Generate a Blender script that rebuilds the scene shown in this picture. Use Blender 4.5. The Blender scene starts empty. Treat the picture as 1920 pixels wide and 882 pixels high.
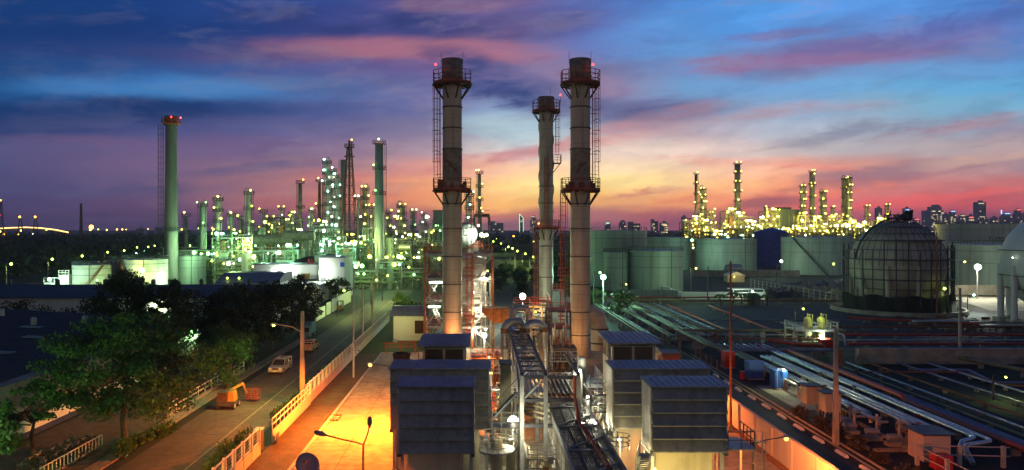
import bpy, math, random
import numpy as np
from mathutils import Vector, Matrix
R = random.Random(11)
sc = bpy.context.scene
COL = sc.collection
F, H, CX, HY = 1400.0, 19.0, 900.0, 428.0      # focal length (px of a 1920 px frame), eye height (m), vanishing column, horizon row
PI = math.pi
OFF = {}

def gp(px, py, z=0.0):                          # a survey point: where a sight line meets height z
    Y = (H - z) * F / (py - HY)
    return ((px - CX) * Y / F, Y, z)
def wp(px, py, Y):
    return ((px - CX) * Y / F, Y, H - (py - HY) * Y / F)
def xa(px, Y): return (px - CX) * Y / F
def za(py, Y): return H - (py - HY) * Y / F

# ------------------------------------------------------------------ materials
def lin(c):
    return tuple(((v / 255.0) / 12.92 if v / 255.0 <= 0.04045 else ((v / 255.0 + 0.055) / 1.055) ** 2.4) for v in c)
def mat(name, c, rough=0.7, metal=0.0, var=0.3, scale=1.5, bump=0.0, c2=None, mixk=0.5, stretch=None, seams=0.0, streak=None, grime=0.0):
    m = bpy.data.materials.new(name); m.use_nodes = True
    nt = m.node_tree; b = nt.nodes['Principled BSDF']
    b.inputs['Roughness'].default_value = rough
    b.inputs['Metallic'].default_value = metal
    tc = nt.nodes.new('ShaderNodeTexCoord')
    mp = nt.nodes.new('ShaderNodeMapping')
    nt.links.new(tc.outputs['Object'], mp.inputs['Vector'])
    if stretch: mp.inputs['Scale'].default_value = stretch
    n = nt.nodes.new('ShaderNodeTexNoise'); n.inputs['Scale'].default_value = scale; n.inputs['Detail'].default_value = 6
    n.inputs['Roughness'].default_value = 0.62
    nt.links.new(mp.outputs['Vector'], n.inputs['Vector'])
    r = nt.nodes.new('ShaderNodeValToRGB')
    lo = c2 if c2 else tuple(v * (1 - var) for v in c)
    hi = c if c2 else tuple(min(1, v * (1 + var)) for v in c)
    r.color_ramp.elements[0].position = mixk - 0.16; r.color_ramp.elements[0].color = (*lo, 1)
    r.color_ramp.elements[1].position = mixk + 0.16; r.color_ramp.elements[1].color = (*hi, 1)
    nt.links.new(n.outputs['Fac'], r.inputs['Fac'])
    colr = r.outputs['Color']
    def mixc(f, a, c_, mode='MIX'):
        q = nt.nodes.new('ShaderNodeMix'); q.data_type = 'RGBA'; q.blend_type = mode
        nt.links.new(f, q.inputs[0]); nt.links.new(a, q.inputs[6]); q.inputs[7].default_value = (*c_, 1); return q.outputs[2]
    def maprange(v, a, b_, lo_, hi_):
        q = nt.nodes.new('ShaderNodeMapRange'); nt.links.new(v, q.inputs[0])
        for i_, w_ in enumerate((a, b_, lo_, hi_)): q.inputs[i_ + 1].default_value = w_
        return q.outputs[0]
    def extra(sc_, stretch_, detail=8):
        q = nt.nodes.new('ShaderNodeMapping'); q.inputs['Scale'].default_value = stretch_; nt.links.new(tc.outputs['Object'], q.inputs['Vector'])
        w_ = nt.nodes.new('ShaderNodeTexNoise'); w_.inputs['Scale'].default_value = sc_; w_.inputs['Detail'].default_value = detail; w_.inputs['Roughness'].default_value = .65
        nt.links.new(q.outputs[0], w_.inputs['Vector']); return w_.outputs['Fac']
    if grime:
        colr = mixc(maprange(extra(scale * 6, (1, 1, 1)), .42, .68, 0, grime), colr, (.35, .33, .32), 'MULTIPLY')
        colr = mixc(maprange(extra(scale * .35, (1, .35, 1), 5), .5, .66, 0, grime), colr, (.5, .47, .45), 'MULTIPLY')
    if streak:
        colr = mixc(maprange(extra(1.0, (1.1, 1.1, .045)), .50, .68, 0, streak[3]), colr, streak[:3])
    if seams:
        sx = nt.nodes.new('ShaderNodeSeparateXYZ'); nt.links.new(tc.outputs['Object'], sx.inputs[0])
        fr = nt.nodes.new('ShaderNodeMath'); fr.operation = 'PINGPONG'; nt.links.new(sx.outputs[2], fr.inputs[0]); fr.inputs[1].default_value = seams / 2
        colr = mixc(maprange(fr.outputs[0], .05, .0, 0, .75), colr, (.4, .38, .36), 'MULTIPLY')
    nt.links.new(colr, b.inputs['Base Color'])
    if bump:
        bp = nt.nodes.new('ShaderNodeBump'); bp.inputs['Strength'].default_value = bump; bp.inputs['Distance'].default_value = 0.05
        nt.links.new(n.outputs['Fac'], bp.inputs['Height']); nt.links.new(bp.outputs['Normal'], b.inputs['Normal'])
    return m
def emat(name, c, s):
    m = bpy.data.materials.new(name); m.use_nodes = True
    nt = m.node_tree; b = nt.nodes['Principled BSDF']
    b.inputs['Base Color'].default_value = (0.6, 0.6, 0.6, 1)
    b.inputs['Emission Color'].default_value = (*c, 1); b.inputs['Emission Strength'].default_value = s
    return m

M = {}
M['stack'] = mat('weathered_stack_steel', (0.54, 0.46, 0.34), 0.5, 0.1, 0.16, 0.7, 0.0, stretch=(1, 1, 0.18), seams=1.85, streak=(.20, .15, .10, .45))
M['stack_top'] = mat('sooty_steel', (0.27, 0.22, 0.165), 0.7, 0.1, 0.4, 1.2)
M['band'] = mat('dark_flange_steel', (0.07, 0.065, 0.06), 0.6, 0.3)
M['rail_red'] = mat('red_painted_rail', (0.42, 0.075, 0.03), 0.55, 0, 0.35, 2)
M['deck_dark'] = mat('dark_grating', (0.05, 0.035, 0.03), 0.8, 0, 0.3, 4)
M['steel_grey'] = mat('galvanised_steel', (0.36, 0.37, 0.38), 0.5, 0.35, 0.25, 1.2)
M['steel_dark'] = mat('dark_painted_steel', (0.06, 0.065, 0.08), 0.55, 0.2, 0.35, 1.0)
M['steel_orange'] = mat('primed_and_lamplit_steel', (0.36, 0.12, 0.05), 0.6, 0, 0.3, 1.0)  # orange paint; sodium light put into colour on manifold, boiler columns, thin pole
M['derrick'] = mat('weathered_red_steel', (0.16, 0.04, 0.025), 0.7)
M['silver'] = mat('aluminium_cladding', (0.52, 0.50, 0.45), 0.36, 0.6, 0.15, 0.9, grime=.5)
M['pipe_cool'] = mat('bare_silver_pipe', (0.52, 0.55, 0.58), 0.34, 0.65, 0.2, 0.5, grime=.5)
M['pipe_red'] = mat('red_fire_main_paint', (0.33, 0.045, 0.03), 0.5, 0, 0.3, 0.8)
M['pipe_green'] = mat('green_grey_pipe', (0.16, 0.20, 0.13), 0.6, 0.05, 0.25, 0.6, streak=(.10, .07, .05, .5))
M['pipe_blue'] = mat('blue_grey_pipe', (0.17, 0.19, 0.30), 0.45, 0.2, 0.25, 0.6)
M['louver'] = mat('slate_blue_sheet', (0.36, 0.36, 0.33), 0.5, 0.05, 0.22, 0.5, c2=(0.23, 0.24, 0.235), mixk=0.48, streak=(.09, .085, .07, .5), grime=.4)
M['louver_pale'] = mat('pale_sheet_cladding', (0.48, 0.47, 0.42), 0.55, 0.05, 0.15, 0.7, streak=(.2, .17, .12, .5))
M['roof_blue'] = mat('blue_grey_roof_sheet', (0.25, 0.26, 0.30), 0.45, 0.15, 0.2, 0.6, grime=.7)
M['cream'] = mat('cream_render', (0.58, 0.52, 0.36), 0.8, 0, 0.14, 0.5, c2=(0.40, 0.35, 0.24), mixk=0.36, streak=(.2, .17, .11, .4))
M['white_wall'] = mat('white_render', (0.66, 0.68, 0.64), 0.8, 0, 0.12, 0.35, c2=(0.48, 0.50, 0.46), mixk=0.36, stretch=(1, 1, 0.35))
M['glass'] = mat('dark_window_glass', (0.035, 0.025, 0.02), 0.15, 0, 0.2, 1)
M['concrete'] = mat('stained_concrete', (0.34, 0.31, 0.26), 0.85, 0, 0.2, 0.6, 0.2, c2=(0.19, 0.17, 0.13), mixk=0.47)
M['concrete_pale'] = mat('pale_concrete', (0.42, 0.41, 0.38), 0.85, 0, 0.15, 0.5, 0.15)
M['concrete_pole'] = mat('pole_concrete', (0.36, 0.33, 0.29), 0.85, 0, 0.2, 1.2)
M['chimney'] = mat('chimney_concrete', (0.30, 0.30, 0.28), 0.8, 0, 0.2, 0.35, c2=(0.20, 0.205, 0.195), mixk=0.46, stretch=(1, 1, 0.15))
M['brick'] = mat('dark_brick', (0.20, 0.09, 0.06), 0.9, 0, 0.3, 0.8)
M['tank'] = mat('tank_paint', (0.24, 0.31, 0.275), 0.6, 0, 0.18, 0.22, c2=(0.155, 0.20, 0.175), mixk=0.4, stretch=(1, 1, 0.12), seams=2.4, streak=(.10, .075, .05, .55))
M['tank_white'] = mat('fresh_tank_paint', (0.56, 0.58, 0.50), 0.5, 0, 0.12, 0.25, c2=(0.36, 0.38, 0.32), mixk=0.42, stretch=(1, 1, 0.12), seams=2.4, streak=(.22, .17, .11, .45))
M['tank_roof'] = mat('tank_roof_paint', (0.19, 0.20, 0.22), 0.5, 0.1, 0.2, 0.3)
M['tarp_blue'] = mat('blue_tarpaulin', (0.03, 0.05, 0.33), 0.55, 0, 0.3, 0.5, 0.3)
M['tarp_green'] = mat('dark_green_netting', (0.008, 0.014, 0.012), 0.9, 0, 0.4, 0.6, 0.4)
M['sphere'] = mat('sphere_paint', (0.50, 0.47, 0.38), 0.6, 0, 0.15, 0.25, c2=(0.26, 0.25, 0.21), mixk=0.42)
M['sphere_white'] = mat('white_sphere_paint', (0.62, 0.64, 0.66), 0.55, 0, 0.06, 0.3)
M['rust'] = mat('rusty_steel', (0.24, 0.11, 0.05), 0.85, 0.1, 0.35, 1.5, 0.2)
M['yellow'] = mat('yellow_machine_paint', (0.30, 0.20, 0.035), 0.4, 0, 0.12, 1.0)
M['rubber'] = mat('black_rubber', (0.018, 0.018, 0.018), 0.85)
M['car_silver'] = mat('silver_car_paint', (0.45, 0.45, 0.40), 0.3, 0.35, 0.08, 1.0)
M['car_gold'] = mat('champagne_car_paint', (0.42, 0.36, 0.22), 0.32, 0.35, 0.08, 1.0)
M['car_blue'] = mat('teal_truck_paint', (0.10, 0.24, 0.26), 0.4, 0.1, 0.1, 1.0)
M['red_paint'] = mat('red_cabinet_paint', (0.50, 0.025, 0.025), 0.45, 0, 0.15, 1)
M['blue_paint'] = mat('blue_cabinet_paint', (0.02, 0.10, 0.42), 0.45, 0, 0.15, 1)
M['vessel_yellow'] = mat('pale_yellow_vessel_paint', (0.52, 0.52, 0.22), 0.5, 0, 0.15, 1)
M['bark'] = mat('tree_bark', (0.075, 0.055, 0.04), 0.95, 0, 0.4, 3, 0.5)
M['grass'] = mat('grass_blades', (0.045, 0.075, 0.02), 0.9, 0, 0.5, 3)
M['white_paint'] = mat('white_paint', (0.74, 0.73, 0.68), 0.6, 0, 0.12, 1.0, c2=(0.56, 0.54, 0.48), mixk=0.38)
M['bridge'] = mat('bridge_concrete', (0.30, 0.25, 0.20), 0.8)
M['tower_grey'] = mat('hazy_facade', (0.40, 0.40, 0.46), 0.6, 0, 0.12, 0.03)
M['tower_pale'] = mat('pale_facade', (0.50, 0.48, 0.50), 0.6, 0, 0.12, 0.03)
M['dish'] = mat('dish_grey', (0.16, 0.20, 0.27), 0.5, 0.2, 0.12, 1.5)
M['wallpaint'] = mat('boundary_wall_paint', (0.56, 0.49, 0.43), 0.85, 0, 0.08, 0.4)
def leafmat(name, c, c2, sc_=0.45):
    m = mat(name, c, 0.6, 0, 0.3, sc_, 0, c2=c2, mixk=0.5)
    return m
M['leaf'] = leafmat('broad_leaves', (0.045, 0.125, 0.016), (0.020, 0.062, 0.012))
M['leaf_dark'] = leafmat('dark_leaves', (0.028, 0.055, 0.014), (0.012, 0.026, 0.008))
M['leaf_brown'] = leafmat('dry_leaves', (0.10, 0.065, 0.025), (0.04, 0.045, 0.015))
M['leaf_bright'] = leafmat('lamplit_leaves', (0.10, 0.18, 0.03), (0.04, 0.09, 0.018))  # lighter, greener leaf colour standing in for foliage under lamps
E = {}
E['green'] = emat('mercury_lamp_glow', (0.30, 1.0, 0.22), 11)
E['teal'] = emat('cold_lamp_glow', (0.36, 1.0, 0.70), 12)
E['white'] = emat('metal_halide_glow', (0.92, 1.0, 0.72), 14)
E['yellow'] = emat('warm_lamp_glow', (1.0, 0.80, 0.12), 10)
E['ygreen'] = emat('street_lamp_glow', (0.72, 1.0, 0.10), 10)
E['orange'] = emat('sodium_lamp_glow', (1.0, 0.38, 0.04), 12)
E['red'] = emat('beacon_glow', (1.0, 0.03, 0.03), 8)
E['tube'] = emat('fluorescent_glow', (0.85, 1.0, 0.75), 14)
E['tubew'] = emat('warm_interior_glow', (1.0, 0.85, 0.40), 6)
E['win'] = emat('lit_window_glow', (1.0, 0.80, 0.40), 1.1)
E['winb'] = emat('cool_window_glow', (0.35, 0.55, 1.0), 2.5)
E['winred'] = emat('red_sign_glow', (1.0, 0.16, 0.10), 2.5)
E['wingreen'] = emat('green_sign_glow', (0.5, 1.0, 0.6), 2.0)
E['bridge'] = emat('bridge_lamp_glow', (1.0, 0.62, 0.18), 4.5)

# ------------------------------------------------------------------ mesh builder
class MB:
    def __init__(s): s.v = []; s.f = []; s.s = []
    def _add(s, vs, fs, smooth=False):
        o = len(s.v); s.v.extend(vs)
        for f in fs:
            s.f.append(tuple(i + o for i in f)); s.s.append(smooth)
        return s
    def box(s, x0, x1, y0, y1, z0, z1):
        if x0 > x1: x0, x1 = x1, x0
        if y0 > y1: y0, y1 = y1, y0
        vs = [(x0, y0, z0), (x1, y0, z0), (x1, y1, z0), (x0, y1, z0), (x0, y0, z1), (x1, y0, z1), (x1, y1, z1), (x0, y1, z1)]
        return s._add(vs, [(0, 3, 2, 1), (4, 5, 6, 7), (0, 1, 5, 4), (1, 2, 6, 5), (2, 3, 7, 6), (3, 0, 4, 7)])
    def hexa(s, b, t):                              # bottom ring, top ring of equal length
        n = len(b); vs = list(b) + list(t)
        fs = [tuple(range(n - 1, -1, -1)), tuple(range(n, 2 * n))]
        fs += [(i, (i + 1) % n, n + (i + 1) % n, n + i) for i in range(n)]
        return s._add(vs, fs)
    def prism(s, prof, x0, x1):                     # (y, z) profile run along x
        return s.hexa([(x0, y, z) for y, z in prof], [(x1, y, z) for y, z in prof])
    def prismy(s, prof, y0, y1):                    # (x, z) profile run along y
        return s.hexa([(x, y1, z) for x, z in prof], [(x, y0, z) for x, z in prof])
    def cyl(s, p, q, r0, r1=None, n=8, cap=True, smooth=True):
        if r1 is None: r1 = r0
        p = Vector(p); q = Vector(q); d = q - p
        if d.length < 1e-6: return s
        d.normalize()
        a = Vector((0, 0, 1)) if abs(d.z) < 0.9 else Vector((1, 0, 0))
        u = d.cross(a).normalized(); w = d.cross(u)
        vs = []
        for c, r in ((p, r0), (q, r1)):
            for i in range(n):
                t = 2 * PI * (i + 0.5) / n
                vs.append(tuple(c + u * (r * math.cos(t)) + w * (r * math.sin(t))))
        s._add(vs, [(i, n + i, n + (i + 1) % n, (i + 1) % n) for i in range(n)], smooth)
        if cap:
            s._add(vs[:n], [tuple(range(n))]); s._add(vs[n:], [tuple(range(n - 1, -1, -1))])
        return s
    def bar(s, p, q, w): return s.cyl(p, q, w * 0.7071, n=4, smooth=False)
    def tube(s, pts, r, n=8, smooth=True):
        P = [Vector(p) for p in pts]
        rings = []
        up = None
        for i, p in enumerate(P):
            d = (P[min(i + 1, len(P) - 1)] - P[max(i - 1, 0)]).normalized()
            if up is None:
                a = Vector((0, 0, 1)) if abs(d.z) < 0.9 else Vector((1, 0, 0))
                up = d.cross(a).normalized()
            else:
                up = (up - d * up.dot(d)).normalized()
            w = d.cross(up)
            rr = r[i] if isinstance(r, (list, tuple)) else r
            rings.append([tuple(p + up * (rr * math.cos(2 * PI * k / n)) + w * (rr * math.sin(2 * PI * k / n))) for k in range(n)])
        vs = [v for g in rings for v in g]; fs = []
        for i in range(len(P) - 1):
            for k in range(n):
                fs.append((i * n + k, (i + 1) * n + k, (i + 1) * n + (k + 1) % n, i * n + (k + 1) % n))
        s._add(vs, fs, smooth)
        s._add(rings[0], [tuple(range(n))]); s._add(rings[-1], [tuple(range(n - 1, -1, -1))])
        return s
    def lathe(s, cx, cy, prof, n=24, smooth=True):
        vs = []
        for r, z in prof:
            for i in range(n):
                t = 2 * PI * i / n; vs.append((cx + r * math.cos(t), cy + r * math.sin(t), z))
        fs = []
        for j in range(len(prof) - 1):
            for i in range(n):
                fs.append((j * n + i, j * n + (i + 1) % n, (j + 1) * n + (i + 1) % n, (j + 1) * n + i))
        return s._add(vs, fs, smooth)
    def drum(s, cx, cy, z0, z1, r, n=24, dome=0.0):
        pr = [(r, z0), (r, z1)]
        s.lathe(cx, cy, pr, n)
        if dome:
            s.lathe(cx, cy, [(r * math.cos(t), z1 + dome * math.sin(t)) for t in [PI / 2 * k / 6 for k in range(6)]] + [(0.01, z1 + dome)], n)
        else:
            s.disc(cx, cy, z1, r, n)
        return s
    def disc(s, cx, cy, z, r, n=24):
        return s._add([(cx + r * math.cos(2 * PI * i / n), cy + r * math.sin(2 * PI * i / n), z) for i in range(n)], [tuple(range(n))])
    def ring(s, cx, cy, z0, z1, r0, r1, n=12):      # solid annulus
        return s.lathe(cx, cy, [(r0, z0), (r1, z0), (r1, z1), (r0, z1), (r0, z0)], n, False)
    def ball(s, c, r, nu=16, nv=10, sz=1.0):
        pr = [(max(0.001, r * math.cos(t)), c[2] + r * sz * math.sin(t)) for t in [-PI / 2 + PI * k / nv for k in range(nv + 1)]]
        return s.lathe(c[0], c[1], pr, nu)
    def quad(s, a, b, c, d): return s._add([a, b, c, d], [(0, 1, 2, 3)])
    def rail(s, pts, h=1.1, w=0.06, mid=1, step=1.5, closed=False):   # handrail along a path
        P = [Vector(p) for p in pts]
        if closed: P.append(P[0])
        for a, b in zip(P, P[1:]):
            L = (b - a).length; k = max(1, int(round(L / step)))
            for i in range(k + (b is P[-1] and not closed)):
                c = a.lerp(b, i / k); s.bar(c, c + Vector((0, 0, h)), w)
            for j in range(mid + 1):
                z = Vector((0, 0, h * (1 - j / (mid + 1.0))))
                s.bar(a + z, b + z, w)
        return s
    def mesh(s, name, m, off=(0, 0, 0)):
        me = bpy.data.meshes.new(name)
        ox, oy, oz = off
        me.from_pydata([(x - ox, y - oy, z - oz) for x, y, z in s.v], [], s.f)
        me.polygons.foreach_set('use_smooth', s.s)
        me.materials.append(m); me.update()
        return me
def link(name, data, parent=None):
    o = bpy.data.objects.new(name, data); COL.objects.link(o)
    if parent is not None: o.parent = parent
    return o
def meta(o, label, cat, group=None, kind=None):
    o['label'] = label; o['category'] = cat
    if group: o['group'] = group
    if kind: o['kind'] = kind
    return o
def T(name, label, cat, loc, group=None, local=False, kind=None):
    o = link(name, None); o.location = loc; OFF[o] = (0, 0, 0) if local else tuple(loc)
    o.empty_display_size = 0.5
    return meta(o, label, cat, group, kind)
def part(mb, name, m, parent, label=None, kind=None):
    off = OFF[parent]
    o = link(name, mb.mesh(name, m, off), parent); OFF[o] = off
    if label: o['label'] = label
    if kind: o['kind'] = kind
    return o
def solo(mb, name, m, label, cat, group=None, kind=None):
    a = np.array(mb.v); lo = a.min(0); hi = a.max(0)
    loc = (float((lo[0] + hi[0]) / 2), float((lo[1] + hi[1]) / 2), float(lo[2]))
    o = link(name, mb.mesh(name, m, loc)); o.location = loc; OFF[o] = loc
    return meta(o, label, cat, group, kind)
def dup(root, loc=None, rz=None, label=None, group=None):
    r = root.copy(); COL.objects.link(r)
    if loc is not None: r.location = loc
    if rz is not None: r.rotation_euler = (0, 0, rz)
    if label: r['label'] = label
    if group: r['group'] = group
    for ch in KIDS(root):
        c = ch.copy(); COL.objects.link(c); c.parent = r
        for g in KIDS(ch):
            d = g.copy(); COL.objects.link(d); d.parent = c
    return r
def KIDS(o): return [c for c in COL.objects if c.parent == o]
_bulb = {}
def bulb(parent, p, r, kind, name='lamp'):
    if kind not in _bulb:
        mb = MB(); mb.ball((0, 0, 0), 1.0, 8, 5)
        _bulb[kind] = mb.mesh('lamp_bulb', E[kind])
    o = link(name, _bulb[kind], parent)
    off = OFF[parent] if parent is not None else (0, 0, 0)
    o.location = (p[0] - off[0], p[1] - off[1], p[2] - off[2]); o.scale = (r, r, r)
    OFF[o] = off
    return o
def light(parent, p, energy, color, aim=None, angle=150, blend=0.6, r=0.12, name='lamp_light'):
    d = bpy.data.lights.new(name, 'SPOT' if aim else 'POINT')
    d.energy = energy; d.color = color; d.shadow_soft_size = r
    if aim: d.spot_size = math.radians(angle); d.spot_blend = blend
    o = link(name, d, parent)
    off = OFF[parent] if parent is not None else (0, 0, 0)
    o.location = (p[0] - off[0], p[1] - off[1], p[2] - off[2])
    if aim:
        o.rotation_euler = (Vector(aim) - Vector(p)).to_track_quat('-Z', 'Y').to_euler()
    return o
GRN, TEAL, YEL, ORG, WHT, YGR = (0.5, 1, 0.42), (0.42, 1, 0.72), (1, 0.84, 0.30), (1, 0.42, 0.07), (0.97, 1.0, 0.72), (0.80, 1, 0.25)
def ladder(mb, x, y, z0, z1, w=0.45, nx=1.0, ny=0.0, cage=True, hoop=1.8, r=0.05, outx=0, outy=-1):
    # a ladder whose rungs run along (nx, ny) with a cage bulging along (outx, outy)
    for sgn in (-1, 1):
        a = (x + nx * w / 2 * sgn, y + ny * w / 2 * sgn)
        mb.bar((a[0], a[1], z0), (a[0], a[1], z1), r * 1.3)
    z = z0 + 0.3
    while z < z1:
        mb.bar((x - nx * w / 2, y - ny * w / 2, z), (x + nx * w / 2, y + ny * w / 2, z), r * 0.6); z += 0.6
    if cage:
        q = [(x + nx * w * 0.9 * math.cos(t) + outx * w * 1.7 * math.sin(t), y + ny * w * 0.9 * math.cos(t) + outy * w * 1.7 * math.sin(t)) for t in [PI * k / 5 for k in range(6)]]
        z = z0 + 2.2
        while z < z1:
            for a, b in zip(q, q[1:]): mb.bar((*a, z), (*b, z), r)
            z += hoop
        for a in q[::2] + [q[3]]: mb.bar((*a, z0 + 2.2), (*a, z1), r * 0.7)
# ------------------------------------------------------------------ sky (world)
def sky():
    w = bpy.data.worlds.new('World'); sc.world = w; w.use_nodes = True
    nt = w.node_tree; N = nt.nodes; L = nt.links; N.clear()
    def node(t, **k):
        n = N.new(t)
        for a, b in k.items(): setattr(n, a, b)
        return n
    def math_(op, a, b=None, c=None, clamp=False):
        n = node('ShaderNodeMath', operation=op, use_clamp=clamp)
        for i, v in enumerate((a, b, c)):
            if v is None: continue
            if isinstance(v, (int, float)): n.inputs[i].default_value = v
            else: L.new(v, n.inputs[i])
        return n.outputs[0]
    def mr(v, a, b, lo=0.0, hi=1.0, smooth=True):
        n = node('ShaderNodeMapRange'); n.interpolation_type = 'SMOOTHSTEP' if smooth else 'LINEAR'
        L.new(v, n.inputs[0])
        for i, q in enumerate((a, b, lo, hi)): n.inputs[i + 1].default_value = q
        return n.outputs[0]
    def mix(f, a, b, blend='MIX'):
        n = node('ShaderNodeMix', data_type='RGBA', blend_type=blend)
        if isinstance(f, (int, float)): n.inputs[0].default_value = f
        else: L.new(f, n.inputs[0])
        for i, v in ((6, a), (7, b)):
            if isinstance(v, tuple): n.inputs[i].default_value = (*v, 1)
            else: L.new(v, n.inputs[i])
        return n.outputs[2]
    tc = node('ShaderNodeTexCoord'); sp = node('ShaderNodeSeparateXYZ'); L.new(tc.outputs['Generated'], sp.inputs[0])
    x, y, z = sp.outputs
    hl = math_('SQRT', math_('ADD', math_('MULTIPLY', x, x), math_('MULTIPLY', y, y)))
    yy = math_('MAXIMUM', y, math_('MULTIPLY', hl, 0.55))
    u = math_('DIVIDE', x, yy); v = math_('DIVIDE', z, math_('MAXIMUM', yy, 0.12))
    # wind-drawn streaks: noise stretched along the wind, tilting upward to the right
    cv = node('ShaderNodeCombineXYZ')
    L.new(math_('MULTIPLY', u, 3.8), cv.inputs[0])
    tilt = math_('MULTIPLY', math_('MAXIMUM', math_('ADD', u, 0.05), -0.1), 0.10)
    L.new(math_('MULTIPLY', math_('SUBTRACT', v, tilt), 14.0), cv.inputs[1])
    def noise(scale, detail, off, rough=0.58, dist=0.0):
        ad = node('ShaderNodeVectorMath', operation='ADD'); L.new(cv.outputs[0], ad.inputs[0]); ad.inputs[1].default_value = off
        n = node('ShaderNodeTexNoise'); n.inputs['Scale'].default_value = scale; n.inputs['Detail'].default_value = detail
        n.inputs['Roughness'].default_value = rough; n.inputs['Distortion'].default_value = dist
        L.new(ad.outputs[0], n.inputs['Vector']); return n.outputs['Fac']
    n1 = noise(1.1, 7, (3.1, 1.7, 0.2), 0.6, 0.1); n2 = noise(1.0, 8, (9.3, 4.2, 1.0), 0.62, 0.25); n3 = noise(2.3, 9, (5.5, 8.8, 2.0), 0.65, 0.35); n4 = noise(1.7, 10, (1.5, 2.8, 5.0), 0.68, 0.3)
    uw = math_('ADD', u, math_('MULTIPLY', math_('SUBTRACT', n1, 0.5), 0.22))
    vw = math_('ADD', v, math_('MULTIPLY', math_('SUBTRACT', n2, 0.5), 0.048))
    px = [0, 160, 320, 480, 640, 800, 960, 1120, 1280, 1440, 1600, 1760, 1920]
    rows = [
        (425, [(58,50,90),(62,52,92),(72,54,94),(88,58,96),(105,62,98),(120,70,100),(130,78,100),(135,78,102),(135,72,102),(140,70,100),(135,68,100),(115,64,100),(96,62,98)]),
        (408, [(64,54,98),(70,57,98),(86,62,102),(108,66,102),(134,72,102),(155,86,106),(192,106,98),(178,98,104),(165,86,104),(178,80,100),(178,76,100),(150,72,100),(112,68,102)]),
        (382, [(70,62,110),(80,65,112),(102,72,114),(160,92,108),(212,114,102),(240,150,98),(254,190,102),(254,184,102),(250,156,100),(240,112,96),(232,90,96),(222,82,92),(196,82,98)]),
        (347, [(74,70,120),(84,75,122),(104,84,125),(150,102,120),(204,122,114),(238,158,112),(254,222,140),(255,226,148),(254,204,142),(252,156,112),(230,122,106),(196,112,116),(192,106,112)]),
        (312, [(76,75,126),(94,80,126),(110,88,130),(134,100,130),(164,114,130),(212,146,138),(244,196,156),(252,222,182),(250,212,180),(244,178,150),(214,144,134),(194,142,142),(168,136,150)]),
        (280, [(84,80,130),(94,84,131),(104,86,132),(112,90,136),(140,112,146),(168,142,162),(212,202,204),(232,206,194),(228,204,196),(212,192,192),(180,172,184),(178,164,174),(186,160,166)]),
        (240, [(34,55,112),(52,64,120),(68,74,130),(85,85,140),(108,100,146),(128,118,156),(176,204,222),(140,140,176),(186,158,174),(176,184,206),(168,178,198),(142,156,182),(150,144,170)]),
        (200, [(8,50,108),(12,55,116),(24,60,122),(44,70,132),(74,85,146),(96,100,156),(128,148,194),(90,94,146),(120,132,176),(132,162,200),(128,168,204),(118,172,208),(112,166,204)]),
        (165, [(15,78,142),(34,102,172),(48,116,184),(58,112,178),(78,100,160),(104,104,160),(80,88,142),(146,124,162),(104,152,204),(108,160,216),(102,166,218),(94,166,218),(88,160,212)]),
        (132, [(14,64,125),(24,72,138),(38,80,148),(54,82,148),(84,84,148),(110,90,146),(120,104,152),(124,116,160),(94,142,206),(124,118,166),(104,146,204),(100,152,210),(88,152,214)]),
        (98, [(24,58,118),(28,58,120),(50,63,124),(76,70,126),(118,84,130),(158,100,132),(146,104,140),(96,116,182),(88,150,218),(108,120,176),(122,112,166),(114,112,170),(80,130,202)]),
        (58, [(0,50,113),(4,50,116),(10,52,120),(24,56,126),(54,60,128),(74,70,132),(102,85,138),(90,106,178),(84,146,218),(70,146,226),(86,128,196),(88,118,188),(74,120,196)]),
        (0, [(0,52,117),(0,55,122),(8,58,130),(20,62,138),(44,66,142),(80,76,142),(96,90,152),(76,104,180),(70,136,218),(68,150,232),(74,142,224),(70,132,212),(60,116,198)]),
        (-170, [(6,46,108),(8,48,112),(12,50,116),(18,54,122),(28,58,128),(40,64,134),(46,72,142),(44,80,152),(40,88,166),(38,90,170),(36,86,166),(34,80,158),(30,74,150)]),
    ]
    U0, U1 = (0 - CX) / F, (1920 - CX) / F
    un = mr(uw, U0, U1, 0, 1, False)
    col = None
    prev = None
    for py, cs in rows:
        r = node('ShaderNodeValToRGB'); r.color_ramp.interpolation = 'LINEAR'
        el = r.color_ramp.elements
        for i, (p, c) in enumerate(zip(px, cs)):
            e = el[i] if i < 2 else el.new(p / 1920.0)
            e.position = p / 1920.0
        for e, c in zip(sorted(el, key=lambda e: e.position), cs): e.color = (*lin(c), 1)
        L.new(un, r.inputs[0])
        vv = (HY - py) / F
        col = r.outputs[0] if col is None else mix(mr(vw, prev, vv), col, r.outputs[0])
        prev = vv
    # single clouds
    wv = node('ShaderNodeCombineXYZ'); 
    L.new(math_('ADD', u, math_('MULTIPLY', math_('SUBTRACT', n3, 0.5), 0.16)), wv.inputs[0])
    L.new(math_('ADD', v, math_('MULTIPLY', math_('SUBTRACT', n1, 0.5), 0.045)), wv.inputs[1])
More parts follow.
